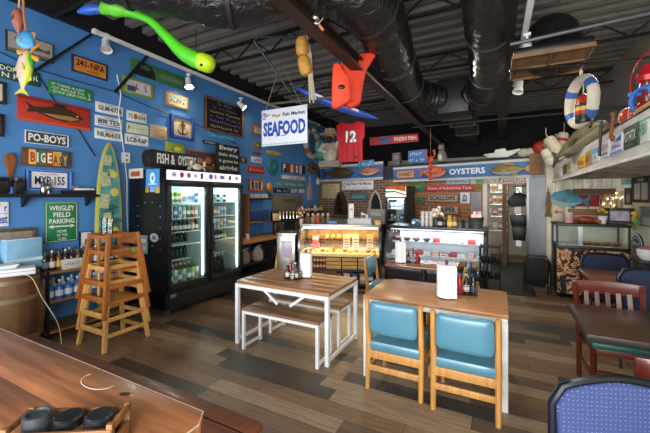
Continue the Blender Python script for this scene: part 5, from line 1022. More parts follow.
for i in range(9):
    q = thing('tumbler', 'dark blue tumbler in the row on the narrow wooden shelf', 'tumbler', (-4.93, 5.78 + .088 * i, 1.13), 0, 'blue tumblers'); MB().lathe([(.032, 0), (.036, .02), (.04, .25), (.036, .25), (.03, .02), (.001, .02)], n=16).build('cup', paint('#1f3f7c', .3), q); MB().lathe([(.04, .245), (.0415, .252), (.04, .258)], n=16).build('rim', paint('#4a74b0', .3), q)
for i in range(6):
    q = thing('white_mug', 'small white figurine mug in the row on the upper black board', 'mug', (-4.93, 5.79 + .13 * i, 1.65), 0, 'white mugs'); MB().lathe([(.03, 0), (.04, .01), (.04, .1), (.036, .1), (.03, .015), (.001, .015)], n=16).build('cup', paint('#c4c2ba', .4), q); MB().tube([(.0, .04, .08), (.0, .065, .07), (.0, .065, .04), (.0, .04, .025)], .007, 6).build('handle', paint('#c4c2ba', .4), q)
for i in range(6):
    q = thing('glass_cup', 'upturned glass cup on the wooden counter beyond the cooler', 'cup', (-4.62 - .11 * (i % 2), 4.98 + .11 * i, .80), 0, 'glass cups on the wooden counter'); MB().lathe([(.04, 0), (.036, .1), (.03, .1), (.001, .098)], n=16).build('cup', mat('#c0c6c4', .2, 0, 0), q); MB().lathe([(.036, .1), (.03, .104), (.001, .105)], n=16).build('foot', mat('#d8dad8', .3), q)
q = thing('beer_tap_tower', 'dark beer tap tower with gold handles before the tan CAUTION board', 'beer tap', (-4.45, 6.60, .80), R(50)); MB().box((0, 0, .43), (.75, .22, .26)).build('body', mat('#2a2722', .35, .5, .2), q, bevel=.02)
for x in (-.25, .25): MB().box((x, 0, .15), (.12, .16, .30)).build('leg', mat('#3a362e', .35, .6, .1), q, bevel=.01)
for i in range(6): d = MB().lathe([(.008, 0), (.014, .03), (.018, .07), (.001, .10)], c=(-.2 + .08 * i, -.14, .46), n=10).build('tap_handle', paint('#c9a43c' if i % 2 else '#d8c890', .3), q); MB().tube([(-.2 + .08 * i, -.11, .44), (-.2 + .08 * i, -.15, .45), (-.2 + .08 * i, -.15, .38)], .01, 8).build('spout', CHROME, d)
MB().box((-.27, -.115, .42), (.18, .01, .16)).build('front_plate', mat('#c9a870', .4, .3), q, bevel=.003)
MB().box((.05, -.2, .015), (.7, .24, .03)).build('drip_tray', STEEL, q, bevel=.004)
q = thing('steel_cooler_box', 'low stainless steel ice bin at the end of the wooden counter', 'ice bin', (-4.05, 6.55, 0), R(60)); MB().box((0, 0, .45), (.5, .4, .86)).build('body', mat('#a8a49c', .3, .8, .1), q, bevel=.006); MB().box((0, 0, .90), (.53, .43, .04)).build('lid', STEEL, q, bevel=.004)
for i, (x, y) in enumerate(((-3.95, 5.62), (-3.88, 5.95))):
    q = thing('wet_floor_sign', 'yellow folding floor sign %s' % ('standing behind the white legged table' if i == 0 else 'half hidden beside the steel cabinet'), 'floor sign', (x, y, 0), R(30)); [MB().prism([(-.13, 0), (.13, 0), (.08, .52), (-.08, .52)], -.006, .006, Matrix.Translation((0, s * .07, 0)) @ Matrix.Rotation(R(s * 6.5), 4, 'X')).build('panel', paint('#d8a51e', .4), q, bevel=.002) for s in (-1, 1)]; MB().box((0, 0, .52), (.16, .04, .03)).build('hinge', paint('#c08f14'), q)
t = thing('wall_cabinet_clutter', 'dark shelf of bottles and bric a brac in the far corner above the bakery case', 'shelf', (-4.95, 8.0, 1.0), 0)
MB().span((-.1, -.6, -.04), (.35, 1.1, 0)).build('board', BLK, t); MB().span((-.1, -.6, .24), (.30, 1.1, .27)).build('upper_board', BLK, t); MB().span((-.1, -.6, -1.0), (.33, 1.1, -.04)).build('base_cabinet', mat('#2a241f', .6, 0, .2), t)
random.seed(3)
cs = ['#8a3a2c', '#c9b49a', '#3a4a6a', '#a8763c', '#6a2a30', '#b8b4ac', '#4a6a4a', '#7a5a3c']; cn = ['dark red', 'cream', 'slate blue', 'amber', 'maroon', 'pale grey', 'dull green', 'brown']
for i in range(16):
    k = (i * 5) % 8; lv = i // 8; bottle('curio_bottle', '%s curio bottle on the %s dark corner shelf' % (cn[k], ('lower', 'upper')[lv]), (-4.72, 7.55 + .18 * (i % 8), 1.0 + .27 * lv), .2, .05, cs[k], '#2a2620', '#b8a888', '%s curios %d' % (cn[k], lv))
# ================================================================== BACK WALL
MBw = lambda px, py, o=.0: hit(px, py, 'B', o)
# header boards with fish
def frac(p, a, b): return (sB(p) - sB(a)) / (sB(b) - sB(a))
def header(name, label, x0, yt0, yb1, x1, tx=(), mk=()): return sign(name, label, 'sign', 'B', (x0, yt0), (x1, yb1), '#33659f', None, 0, tx, [('rect', (0, .86, 1, 1), '#b9b8b0'), ('rect', (0, 0, 1, .14), '#b4b2a8')] + list(mk), th=.04, out=.02)
header('fish_header_board', 'left blue header board with a brown fish and a pink fish', 321, 166.8, 179.5, 384)
header('fish_header_board', 'long blue header board lettered SWEET and OYSTERS with mounted fish', 394, 167.8, 177.5, 533, [('OYSTERS', frac(450, 394, 533), .33, frac(486, 394, 533), .68, '#d8dce2', .03)])
q = MB(); c, w, h, r = placed('B', (396.5, 171), (415.5, 178)); t = thing('wall_sign', 'small orange framed sign lettered SWEET on the long blue header', 'sign', hit(405.5, 174.4, 'B', .065), r); MB().box((0, 0, 0), (.46, .012, .17)).build('panel', paint('#c08a62'), t); m = MB(); m.box((0, -.004, .08), (.48, .014, .02)); m.box((0, -.004, -.08), (.48, .014, .02)); m.box((-.23, -.004, 0), (.02, .014, .17)); m.box((.23, -.004, 0), (.02, .014, .17)); m.build('frame', paint('#c2582c'), t); m = MB(); text_into(m, 'SWEET', -.19, -.045, .19, .045, -.008, .03); m.build('lettering', paint('#2a2220'), t)
def wall_fish(label, pxn, pxt, py, hpx, body, fin, belly=None):
    a = hit(pxn, py, 'B', .13); b = hit(pxt, py, 'B', .13); L = (a - b).xy.length; c = (a + b) / 2; w = c.dot(Vector((-_s, _c, 0)))
    t = thing('mounted_fish', label, 'fish mount', c, PLANES['B'][1]); fish_parts(t, L, hpx * w / FPX, .12, mat(body, .45, 0, .25, 14), mat(fin, .5, 0, .2, 10), pxn < pxt, mat(belly, .45, 0, .1) if belly else None); return t
wall_fish('dark brown mounted fish on the left blue header', 353, 322, 173.2, 10.5, '#4a3626', '#3a2a1e')
wall_fish('pink and white mounted fish on the left blue header', 360, 383, 171.2, 8.5, '#a8685a', '#7a4a3c', '#c9b4a8')
wall_fish('orange red mounted fish on the long blue header between SWEET and OYSTERS', 446.5, 419, 172.3, 11, '#b0522e', '#a84a2a', '#c9907a')
wall_fish('yellow backed mounted tuna at the right end of the long blue header', 490, 532, 169.5, 11.5, '#7a6a34', '#a88a2c', '#9aa4a8')
sign('wall_sign', 'small blue sign with pale capitals on top of the left header', 'sign', 'B', (358.5, 161), (374, 166.5), '#3f86b8', None, 0, [('~9', .08, .2, .92, .8, '#cfe0ea')], (), out=.05)
sign('wall_sign', 'cream handwritten menu board on the bricks under the brown fish', 'sign', 'B', (322.7, 184.3), (339.5, 198.5), '#b9a880', None, 0, [('~7', .2, .8, .8, .9, '#5a4630')] + [('~14', .08, .12 + .13 * k, .92, .18 + .13 * k, '#7a6648') for k in range(5)], ())
sign('market_banner', 'white banner with dark lettering and a blue swirl on the bricks', 'banner', 'B', (342.5, 181.5), (373.5, 189.2), '#d9d9e0', None, 0, [('Big Water Fish Market', .16, .42, .96, .82, '#2a3a6a', .02), ('~14', .35, .12, .85, .28, '#6a7aa8')], [('ring', (.08, .5, .055, .3, .6), '#3a62b0')])
sign('wall_sign', 'slate blue shaped sign between the two boat shelves', 'sign', 'B', (350, 192.5), (368.5, 200.5), '#3c5560', None, 0, [('~10', .15, .3, .85, .6, '#9ab4ba')], [('poly', ((.05, .2), (.2, .8), (.3, .95), (.75, .8), (.95, .5), (.8, .2)), '#4a6670')])
def boat_shelf(label, x0, x1, yt, yb, rimc, inc, thin=0):
    a = hit(x0, yb, 'B'); b = hit(x1, yb, 'B'); w = (b - a).xy.length; c = (a + b) / 2; wd = c.dot(Vector((-_s, _c, 0))); h = (yb - yt) * wd / FPX; t = thing('boat_shelf', label, 'shelf', c, PLANES['B'][1])
    ol = [(-.5, 0), (-.5, .3), (-.42, .6), (-.22, .85), (0, 1), (.22, .85), (.42, .6), (.5, .3), (.5, 0)]
    MB().prism([(x * w * .9, z * h * .95) for x, z in ol], -.03, -.0).build('back', paint(inc), t); m = MB(); [m.beam((ol[i][0] * w, -.09, ol[i][1] * h), (ol[(i + 1) % 9][0] * w, -.09, ol[(i + 1) % 9][1] * h), .02 if thin else .035, .05 if thin else .18, (0, 1, 0)) for i in range(9)]; m.build('hull_rim', paint(rimc), t)
    for k in ((.2,) if thin else (.3, .58)): MB().box((0, -.08, h * k), (w * .85, .14, .02)).build('inner_shelf', paint(rimc), t)
    return t
boat_shelf('dark brown boat shaped shelf on the bricks', 338.5, 347, 192.5, 214, '#3a241a', '#1a1210')
boat_shelf('boat shaped shelf with white rim and black inside', 371.5, 383.5, 191, 214, '#c0bdb4', '#0f0f10', 1)
t = thing('counter', 'dark back counter along the brick wall behind the cases', 'counter', PLANES['B'][0] + eB * .6 + nB * .02, PLANES['B'][1]); MB().span((0, -.5, .05), (2.2, -.01, 1.0)).build('cabinet', mat('#2c2622', .6, 0, .2), t); MB().span((-.02, -.53, 1.0), (2.22, -.01, 1.04)).build('worktop', mat('#8a8680', .4, 0, .1), t, bevel=.004)
t = thing('steel_sink_unit', 'pale grey appliance on the back counter below the white rimmed boat shelf', 'appliance', hit(379, 210, 'B', .3) * 1, PLANES['B'][1]); t.location.z = 1.04; MB().box((0, 0, .16), (.55, .3, .32)).build('body', mat('#9a9894', .5, 0, .05), t, bevel=.01); MB().box((0, -.155, .2), (.3, .01, .1)).build('panel', mat('#b8b6b2', .4), t)
# reach-in cooler
pc = hit(396, 226, 'B', .75); t = thing('small_cooler', 'slim glass door drink cooler with a striped orange top panel', 'drinks cooler', (pc.x, pc.y, 0), R(-10)); wc, dc, hc_ = .50, .5, 1.93
m = MB(); m.span((-wc / 2, 0, .05), (-wc / 2 + .03, dc, hc_)); m.span((wc / 2 - .03, 0, .05), (wc / 2, dc, hc_)); m.span((-wc / 2, dc - .03, .05), (wc / 2, dc, hc_)); m.span((-wc / 2, 0, .05), (wc / 2, dc, .9)); m.span((-wc / 2, 0, hc_ - .04), (wc / 2, dc, hc_)); m.build('cabinet', mat('#26282a', .4), t, bevel=.003)
hp = MB().span((-wc / 2, -.03, 1.68), (wc / 2, 0, hc_)).build('header_panel', mat('#e8e2cc', .4, 0, 0, 6, 0, .7), t); m = MB(); m.prism([(-wc / 2, 1.86), (-.05, 1.86), (wc / 2, 1.80), (wc / 2, 1.93), (-wc / 2, 1.93)], -.034, -.031); m.build('orange_band', paint('#c05a2c'), hp); m = MB(); m.prism([(-wc / 2, 1.78), (0, 1.79), (wc / 2, 1.71), (wc / 2, 1.74), (0, 1.82), (-wc / 2, 1.82)], -.034, -.031); m.build('dark_band', paint('#4a5a6a'), hp)
d = MB(); d.span((-wc / 2, -.03, .9), (-wc / 2 + .04, 0, 1.68)); d.span((wc / 2 - .04, -.03, .9), (wc / 2, 0, 1.68)); d.span((-wc / 2, -.03, .88), (wc / 2, 0, .93)); d.span((-wc / 2, -.03, 1.64), (wc / 2, 0, 1.68)); d = d.build('door', mat('#26282a', .4), t); MB().span((-wc / 2 + .04, -.018, .93), (wc / 2 - .04, -.012, 1.64)).build('glass_pane', GLASS, d)
MB().span((-wc / 2 + .04, dc - .05, .9), (wc / 2 - .04, dc - .04, 1.68)).build('liner', mat('#dfe8ea', .4), t); MB().span((-wc / 2 + .04, .03, 1.63), (wc / 2 - .04, .08, 1.66)).build('light_tube', mat('#f2f8ff', .5, 0, 0, 6, 0, 14), t)
for z in (1.14, 1.40): MB().span((-wc / 2 + .03, .03, z - .01), (wc / 2 - .03, dc - .05, z)).build('shelf', mat('#d0d8da', .4), t)
MS = xf((pc.x, pc.y, 0), R(-10)); lamp('AREA', MS @ Vector((0, .1, 1.62)), 4, (.95, .98, 1), .4, .1)
for lv, z in enumerate((.901, 1.14, 1.40)):
    for i in range(5):
        c = ((R_, B_, W_, W_, R_), (W_, R_, W_, B_, NV), (W_, W_, SV, W_, B_))[lv][i]; can('%s can on the %s shelf of the slim cooler' % (NAMES[c], ('lowest', 'middle', 'top')[lv]), MS @ Vector((-.16 + .08 * i, .12, z)), .14, .034, c, '#e4e6e4' if c not in (W_, SV) else '#7c98b4', '%s cans slim cooler %d' % (NAMES[c], lv))
# right part of the back wall
for (lab, nm, tl, br, col, fr, tx, mk) in (
    ('grey sign with red brown frame lettered SCALLOPS', 'wall_sign', (427.5, 194), (459, 202.5), '#8f8d86', '#9a3c26', [('SCALLOPS', .09, .25, .9, .75, '#1c1a18', .03)], ()),
    ('grey sign with red brown frame lettered GROUPER behind the flowers', 'wall_sign', (427.5, 205), (459.5, 214.5), '#8a8880', '#9a3c26', [('GROUPER', .09, .22, .9, .78, '#1c1a18', .03)], ()),
    ('long red banner with pale script under the orange fish', 'wall_sign', (426, 186), (474.5, 190.2), '#a02a34', None, [('Home of Submarine Tuna', .05, .2, .95, .8, '#d9a8ac')], ()),
    ('dull green board below the SWEET end of the header', 'wall_sign', (410, 182.5), (425.5, 191), '#3c5c40', None, [('~5', .2, .35, .8, .65, '#7a9a78')], ()),
    ('white picture sheet right of the SCALLOPS sign', 'notice', (460.5, 192.5), (470, 203.5), '#c2c6d0', None, (), [('poly', ((.2, .15), (.3, .75), (.5, .85), (.75, .6), (.7, .15)), '#6a6270'), ('disc', (.5, .5, .18, .14), '#a89aa0')]),
    ('long grey paper menu beside the doorway', 'notice', (471, 192), (481.5, 213), '#8d8b92', None, [('~9', .1, .08 + .11 * k, .9, .13 + .11 * k, '#5a5860') for k in range(8)], ()),
    ('pale strip sign under the word OYSTERS', 'wall_sign', (446, 179.8), (469.5, 184), '#8fa0b0', None, [('~14', .05, .25, .95, .75, '#4a5a78')], ()),
    ('white and green strip sign left of the red lettered board', 'wall_sign', (470.5, 179.5), (499, 183.8), '#a8aaa0', None, [('~6', .55, .2, .95, .8, '#7a5a4a')], [('rect', (.2, .1, .5, .9), '#5a8a5a')]),
    ('cream board with dark red capitals above the doorway', 'wall_sign', (500.5, 178.5), (529.5, 183.2), '#b8b0a4', None, [('~9', .1, .15, .92, .85, '#8a2434')], ()),
    ('round green emblem left of the SCALLOPS sign', 'wall_sign', (417.5, 197), (424.5, 204), '#2a4a3c', None, (), [('ring', (.5, .5, .4, .4, .7), '#5a8a70')])):
    sign(nm, lab, 'sign' if nm == 'wall_sign' else 'notice', 'B', tl, br, col, fr, .025, tx, mk, out=.01)
# standing on top of the header
def onB(px, z, o=.0): p = hit(px, 160, 'B', o); p.z = z; return p
HZ = 2.50
t = thing('wall_sign', 'blue sign with two rows of pale capitals standing on the header', 'sign', onB(417.5, HZ, .02), PLANES['B'][1]); MB().box((0, 0, .17), (.5, .03, .32)).build('panel', paint('#3f66a8'), t, bevel=.004); m = MB(); text_into(m, '~7', -.19, .2, .19, .28, -.017); text_into(m, '~7', -.21, .05, .21, .14, -.017); m.build('lettering', paint('#a8bcdc'), t); MB().box((0, .06, .02), (.3, .1, .04)).build('foot', BLK, t)
t = thing('grey_box', 'grey metal box standing on the left end of the long header', 'box', onB(397, HZ, -.05), PLANES['B'][1]); MB().box((0, 0, .16), (.22, .12, .32)).build('box', mat('#5a5c5c', .5), t, bevel=.005); MB().box((0, -.063, .2), (.12, .006, .1)).build('panel', mat('#7a7c7c', .5), t)
t = thing('lobster_string', 'red lobster ornament hanging from the conduit before the header', 'ornament', atW(430.5, 165, 6.9)); m = MB(); m.ball((0, 0, .1), (.05, .04, .09), 12); m.ball((0, 0, -.04), (.04, .035, .07), 12); m.ball((0, 0, -.16), (.03, .03, .07), 10); m.ball((0, 0, -.27), (.045, .02, .045), 10); m.build('body', mat('#a8341e', .4, 0, .2, 15), t); [MB().tube([(s * .03, 0, .12), (s * .09, -.02, .2), (s * .07, -.02, .3)], [.014, .018, .028], 8).build('claw', mat('#a8341e', .4, 0, .2, 15), t) for s in (-1, 1)]; MB().tube([(0, 0, .15), (0, 0, 3.1 - t.location.z)], .004, 6).build('string', mat('#8a7a60', .8), t)
t = thing('cat_statue', 'grey and white animal statue standing on the header', 'statue', onB(442, HZ, .0), PLANES['B'][1] + R(0)); MB().lathe([(.1, 0), (.12, .06), (.1, .18), (.06, .27), (.001, .3)], n=16, sy=.8).build('body', mat('#77736e', .7, 0, .3, 8), t); MB().ball((0, -.04, .33), (.075, .07, .07), 14).build('head', mat('#8a8680', .7, 0, .2, 8), t); m = MB(); [m.lathe([(.025, 0), (.001, .06)], c=(s * .045, -.03, .38), n=8) for s in (-1, 1)]; m.build('ear', mat('#5a5652', .7), t); m = MB(); m.ball((0, -.1, .1), (.05, .03, .08), 10); m.build('chest_patch', mat('#c9c6c0', .7), t)
t = thing('model_boat', 'white model boat standing on the right part of the header', 'model boat', onB(501, HZ - .01, .0), PLANES['B'][1]); MB().loft([[(-.34, -.02, .08), (-.34, .02, .08), (-.34, .02, .1), (-.34, -.02, .1)], [(-.2, -.08, .01), (-.2, .08, .01), (-.2, .1, .1), (-.2, -.1, .1)], [(.15, -.08, 0), (.15, .08, 0), (.15, .1, .12), (.15, -.1, .12)], [(.36, -.01, .12), (.36, .01, .12), (.36, .01, .16), (.36, -.01, .16)]]).build('hull', mat('#c8cac8', .5, 0, .05), t, bevel=.006); MB().prism([(-.12, .1), (.12, .1), (.08, .19), (-.1, .17)], -.05, .05).build('cabin', mat('#d8dad8', .5), t, bevel=.006); MB().tube([(0, 0, .17), (0, 0, .25)], .006, 6).build('mast', BLK, t)
for i, (px, w_) in enumerate(((524, .2), (531, .18))):
    t = thing('foam_float', 'cream foam float lying on the header, %s' % ('left one' if i == 0 else 'right one by the box'), 'float', onB(px, HZ - .03, -.02), PLANES['B'][1]); MB().ball((0, 0, .09), (w_ * .6, .08, .09), 14).build('float', mat('#b0ab98', .7, 0, .1), t); MB().tube([(-.02, 0, .17), (0, 0, .21), (.02, 0, .17)], .008, 6).build('eyelet', BLK, t)
t = thing('cardboard_box', 'tall brown cardboard box standing above the steel post', 'box', onB(537, 2.12, .06), R(-8)); MB().box((0, 0, .19), (.24, .2, .40)).build('box', mat('#7a5638', .75, 0, .08), t, bevel=.004); MB().box((.07, -.102, .19), (.012, .004, .4)).build('seam', mat('#5a3e28', .8), t)
t = thing('red_float', 'red half round float on top of the brown cardboard box', 'float', onB(541, 2.52, .02), R(-8)); MB().ball((0, 0, .1), (.14, .1, .14), 16).build('float', mat('#a8261e', .5, 0, .12), t); MB().lathe([(.141, -.012), (.141, .012)], c=(0, 0, .1), n=20, sy=.72).build('seam', paint('#7a1812'), t)
# things on the deli top
def dt(px, y=6.05): p = atY(px, 226, y); p.z = 1.17; return p
t = thing('flower_vase', 'vase of cream white flowers on the deli case', 'flowers', dt(436)); MB().lathe([(.04, 0), (.055, .06), (.04, .13), (.045, .15)], n=18).build('vase', mat('#3a3a38', .4), t); random.seed(4); m = MB(); [m.ball((random.gauss(0, .055), random.gauss(0, .05), .23 + random.gauss(0, .035)), random.uniform(.025, .04), 8) for _ in range(22)]; m.build('blossoms', mat('#dcd3b4', .7, 0, .15, 20), t); m = MB(); [m.tube([(0, 0, .12), (.05 * math.cos(a), .05 * math.sin(a), .22)], .004, 5) for a in range(6)]; m.build('stems', paint('#4a6a3a'), t)
for i in range(9):
    c, rw = i % 3, i // 3; q = thing('paper_cup', 'white paper cup in the stack on the deli case beside the flowers', 'cup', dt(422.5) + Vector((.072 * c, 0, .085 * rw)), 0, 'white paper cups'); MB().lathe([(.026, 0), (.034, .08), (.036, .084), (.03, .084), (.024, .01), (.001, .01)], n=16).build('cup', mat('#d4d2cc', .6, 0, .03), q); MB().lathe([(.0345, .08), (.037, .083), (.0345, .086)], n=16).build('rim', mat('#e2e0da', .6), q)
for i in range(4): can('blue tin on the deli case left of the white cups', dt(413.5 + 2.6 * (i % 3)) + Vector((0, .08 * (i // 3), 0)), .12, .034, '#3a78b8', '#e4e6e4', 'blue tins on the deli case')
for i, (px, b, cp, lb, h, lab) in enumerate(((440, '#1f1a18', '#2a2826', '#b8b4aa', .2, 'dark jar with pale label under the flowers'), (444.5, '#2a2420', '#6a6258', None, .16, 'dark jar on the deli case left of the yellow jar'), (449.5, '#c9982c', '#b8a05a', '#d8c88a', .2, 'yellow jar on the deli case'), (454.5, '#8a6a34', '#3a3630', '#c9b88a', .2, 'brown jar on the deli case right of the yellow jar'), (417.5, '#2a4a6a', '#c8c8c8', None, .1, 'short blue jar on the deli case'))): bottle('condiment_jar', lab, dt(px, 5.98 + .03 * (i % 2)), h, .042, b, cp, lb, neck=.7, cat='jar')
for px, r, h, lab in ((460, .07, .13, 'galvanised pail on the deli case, left'), (467, .06, .12, 'galvanised pail on the deli case, middle'), (476, .12, .17, 'wide galvanised tub of packages at the right end of the deli case')):
    q = thing('metal_pail', lab, 'pail', dt(px)); MB().lathe([(r * .8, 0), (r, h), (r * 1.04, h + .005), (r * .95, h), (r * .75, .01), (.001, .01)], n=22).build('pail', mat('#6a6a68', .4, .7, .2, 12), q); MB().lathe([(r * .9, h * .5 - .006), (r * .92, h * .5), (r * .93, h * .5 + .006)], n=22).build('rib', mat('#8a8a88', .4, .7), q)
for i in range(4): q = thing('snack_packet', ('red', 'white', 'red and white', 'pink')[i] + ' packet standing in the wide tub on the deli case', 'packet', dt(476) + Vector((-.05 + .035 * i, 0, .09)), R(8 * i)); MB().box((0, 0, .1), (.055, .02, .16)).build('packet', paint(('#a83038', '#d8d6d0', '#c86a70', '#d8a8a8')[i]), q, bevel=.004); MB().box((0, -.011, .1), (.04, .002, .06)).build('paper_label', paint('#e8e4dc'), q)
# wire rack and snack shelf right of the deli case
t = thing('snack_stand', 'low black stand of snack bags before the right end of the deli case', 'stand', (-.50, 5.30, 0)); MB().span((-.2, -.2, .60), (.2, .2, .63)).build('shelf', BLK, t); MB().span((-.2, -.2, .34), (.2, .2, .37)).build('shelf', BLK, t); [MB().span((x - .015, y - .015, 0), (x + .015, y + .015, .6)).build('leg', BLK, t) for x in (-.18, .18) for y in (-.18, .18)]
for i in range(6):
    k = i % 3; q = thing('snack_bag', ('orange snack bag', 'bright blue snack bag', 'gold snack bag')[k] + ' on the low black stand by the deli case', 'snack bag', (-.66 + .066 * i, 5.20 + .08 * (i % 2), .63), R(10 * (i % 2)), 'snack bags (%d)' % k); MB().loft([[(-.04, -.005, 0), (.04, -.005, 0), (.04, .005, 0), (-.04, .005, 0)], [(-.045, -.03, .05), (.045, -.03, .05), (.045, .03, .05), (-.045, .03, .05)], [(-.042, -.02, .09), (.042, -.02, .09), (.042, .02, .09), (-.042, .02, .09)], [(-.04, -.003, .12), (.04, -.003, .12), (.04, .003, .12), (-.04, .003, .12)]]).build('bag', mat(('#9a6428', '#28429a', '#8a6a30')[k], .35, .1, .1), q); MB().box((0, -.028, .055), (.05, .006, .03)).build('printed_label', paint('#a89c8a'), q)
for i in range(6): can('gold tin with cream lid on the lower shelf of the snack stand', (-.66 + .075 * i, 5.16, .37), .12, .036, '#8a6a2c', '#c9bc90', 'gold tins on the snack stand')
t = thing('wire_rack', 'black wire display rack with small black goods at the end of the deli case', 'rack', (-.13, 5.50, 0)); m = MB()
for x in (-.13, .13):
    for y in (-.15, .15): m.tube([(x, y, 0), (x, y, .97)], .008, 6)
m.build('uprights', BLK, t)
for z in (.25, .5, .72, .95):
    m = MB(); [m.tube([(-.13, -.15 + .06 * k, z), (.13, -.15 + .06 * k, z)], .004, 5) for k in range(6)]; [m.tube([(-.13 + .065 * k, -.15, z), (-.13 + .065 * k, .15, z)], .004, 5) for k in range(5)]; m.build('wire_shelf', BLK, t)
for i in range(6): q = thing('black_mug', 'black mug on the black wire display rack', 'mug', (-.21 + .09 * (i % 3), 5.42, (.725, .505)[i // 3]), R(40 * i), 'black mugs on the wire rack'); MB().lathe([(.03, 0), (.038, .01), (.038, .09), (.034, .09), (.03, .012), (.001, .012)], n=16).build('cup', mat('#1b1c1f', .25), q); MB().tube([(.035, 0, .075), (.06, 0, .065), (.06, 0, .035), (.035, 0, .02)], .007, 6).build('handle', mat('#1b1c1f', .25), q)
# ================================================================== KITCHEN PASSAGE
lamp('AREA', (-.2, 9.0, 2.7), 28, (1, .92, .8), 1.5, .6)
t = thing('kitchen_rack', 'wire shelving with white boxes seen through the kitchen doorway', 'rack', (-.12, 9.6, 0)); [MB().tube([(x, y, 0), (x, y, 2.1)], .015, 8).build('post', STEEL, t) for x in (-.3, .3) for y in (-.2, .2)]
for z in (.4, .85, 1.2, 1.5, 1.8): MB().box((0, 0, z), (.62, .42, .02)).build('wire_shelf', STEEL, t)
random.seed(9)
for lv, z in enumerate((.86, 1.21, 1.51, 1.81)):
    for i in range(5):
        k = (i + lv) % 4; q = thing('storage_box', ('white', 'cream', 'pale blue', 'tan')[k] + ' storage box on the wire shelving in the kitchen, %s level' % ('waist', 'second', 'third', 'top')[lv], 'box', (-.36 + .125 * i, 9.5, z), 0, 'kitchen boxes %d %d' % (k, lv)); MB().box((0, 0, .1), (.11, .2, .2)).build('box', paint(('#d2cfc6', '#c4b490', '#a8b4bc', '#a07a50')[k]), q, bevel=.005); MB().box((0, -.101, .1), (.09, .003, .07)).build('paper_label', paint(('#b06a5a', '#8a7a5a', '#e0e0dc', '#d8d0c0')[k]), q)
q_ = atY(504.5, 200, 9.2); struct('trim_8', MB().box((q_.x, 9.2, 1.02), (.09, .09, 2.05)), mat('#6a5038', .6), smooth=0)
pk = atY(519, 240, 8.1); t = thing('wall_bin', 'black bin hanging by the kitchen doorway under a paper notice', 'bin', (pk.x, pk.y, .78), 0); MB().loft([[(-.11, -.1, 0), (.11, -.1, 0), (.11, .1, 0), (-.11, .1, 0)], [(-.13, -.12, .28), (.13, -.12, .28), (.13, .12, .28), (-.13, .12, .28)]]).build('lower_bin', BLK, t, bevel=.01); MB().loft([[(-.14, -.13, .3), (.14, -.13, .3), (.14, .13, .3), (-.14, .13, .3)], [(-.17, -.15, .52), (.17, -.15, .52), (.17, .15, .52), (-.17, .15, .52)]]).build('upper_bin', BLK, t, bevel=.01); MB().box((0, .16, .5), (.1, .04, 1.3)).build('rail', STEEL, t)
sg = thing('notice', 'small framed paper notice above the black hanging bin', 'notice', (pk.x - .03, pk.y - .1, 1.33), 0); MB().box((0, 0, .1), (.13, .01, .17)).build('sheet', paint('#c9c6c0'), sg); m = MB(); [m.box((s * .07, 0, .1), (.012, .02, .19)) for s in (-1, 1)]; [m.box((0, 0, .1 + s * .09), (.15, .02, .012)) for s in (-1, 1)]; m.build('frame', BLK, sg)
t = thing('black_bag', 'black bag hanging on the rail above the paper notice', 'bag', (pk.x - .03, pk.y - .05, 1.62), R(10)); MB().loft([[(-.13, -.07, -.15), (.14, -.07, -.13), (.14, .07, -.13), (-.13, .07, -.15)], [(-.18, -.1, -.02), (.12, -.1, .02), (.12, .08, .02), (-.18, .08, -.02)], [(-.12, -.06, .08), (.17, -.08, .1), (.17, .06, .1), (-.12, .06, .08)], [(-.06, -.02, .14), (.05, -.02, .15), (.05, .03, .15), (-.06, .03, .14)]]).build('bag', mat('#151517', .6, 0, .2, 10, .5), t); MB().tube([(-.08, 0, .1), (0, 0, .24), (.08, 0, .1)], .012, 6).build('strap', BLK, t)
t = thing('chef_hat', 'pale cap hanging above the black bag in the kitchen doorway', 'hat', (pk.x + .0, pk.y, 1.9), 0); MB().lathe([(.1, 0), (.12, .05), (.1, .12), (.001, .15)], n=16).build('crown', mat('#b4aa9c', .7, 0, .15), t); MB().lathe([(.1, 0), (.16, -.01), (.16, .0), (.1, .02)], n=18).build('brim', mat('#7a6a5a', .7), t)
p = atZ(537, 292, 0); t = thing('folded_chair', 'black folded baby seat leaning on the steel post', 'folding chair', p, R(-5)); MB().tube([(-.2, 0, 0), (-.2, .12, .5), (-.14, .15, .62), (.14, .15, .62), (.2, .12, .5), (.2, 0, 0)], .014, 8).build('frame', BLK, t); MB().prism([(-.18, .12), (.1, .08), (.17, .2), (.19, .52), (.12, .6), (-.14, .58), (-.2, .45)], .0, .13).build('seat_cloth', mat('#131315', .75, 0, .2, 10, .4), t, bevel=.03, smooth=60); MB().tube([(-.16, -.03, 0), (-.16, .1, .45)], .012, 8).build('strut', BLK, t); MB().tube([(.16, -.03, 0), (.16, .1, .45)], .012, 8).build('strut', BLK, t)
# ================================================================== HOT CASE AND RIGHT END
def photo_mat():
    m, nt, b = nodes('food_photo_print'); N = nt.nodes.new; L = nt.links.new
    tc = N('ShaderNodeTexCoord'); no = N('ShaderNodeTexNoise'); no.inputs['Scale'].default_value = 5.5; no.inputs['Detail'].default_value = 6; no.inputs['Distortion'].default_value = 2.2; L(tc.outputs['Object'], no.inputs[0])
    rp = N('ShaderNodeValToRGB'); e = rp.color_ramp.elements; e[0].position = .34; e[0].color = (*lin('#2b3f6a'), 1); e[1].position = .40; e[1].color = (*lin('#0f0d0d'), 1)
    for p_, c_ in ((.455, '#15110f'), (.48, '#7a2a18'), (.51, '#c2702c'), (.54, '#d8b060'), (.565, '#e2dccc'), (.585, '#1a1614'), (.62, '#a02c2c'), (.66, '#e0c070')): k = e.new(p_); k.color = (*lin(c_), 1)
    L(no.outputs[0], rp.inputs[0]); L(rp.outputs[0], b.inputs['Base Color']); b.inputs['Roughness'].default_value = .35; return m
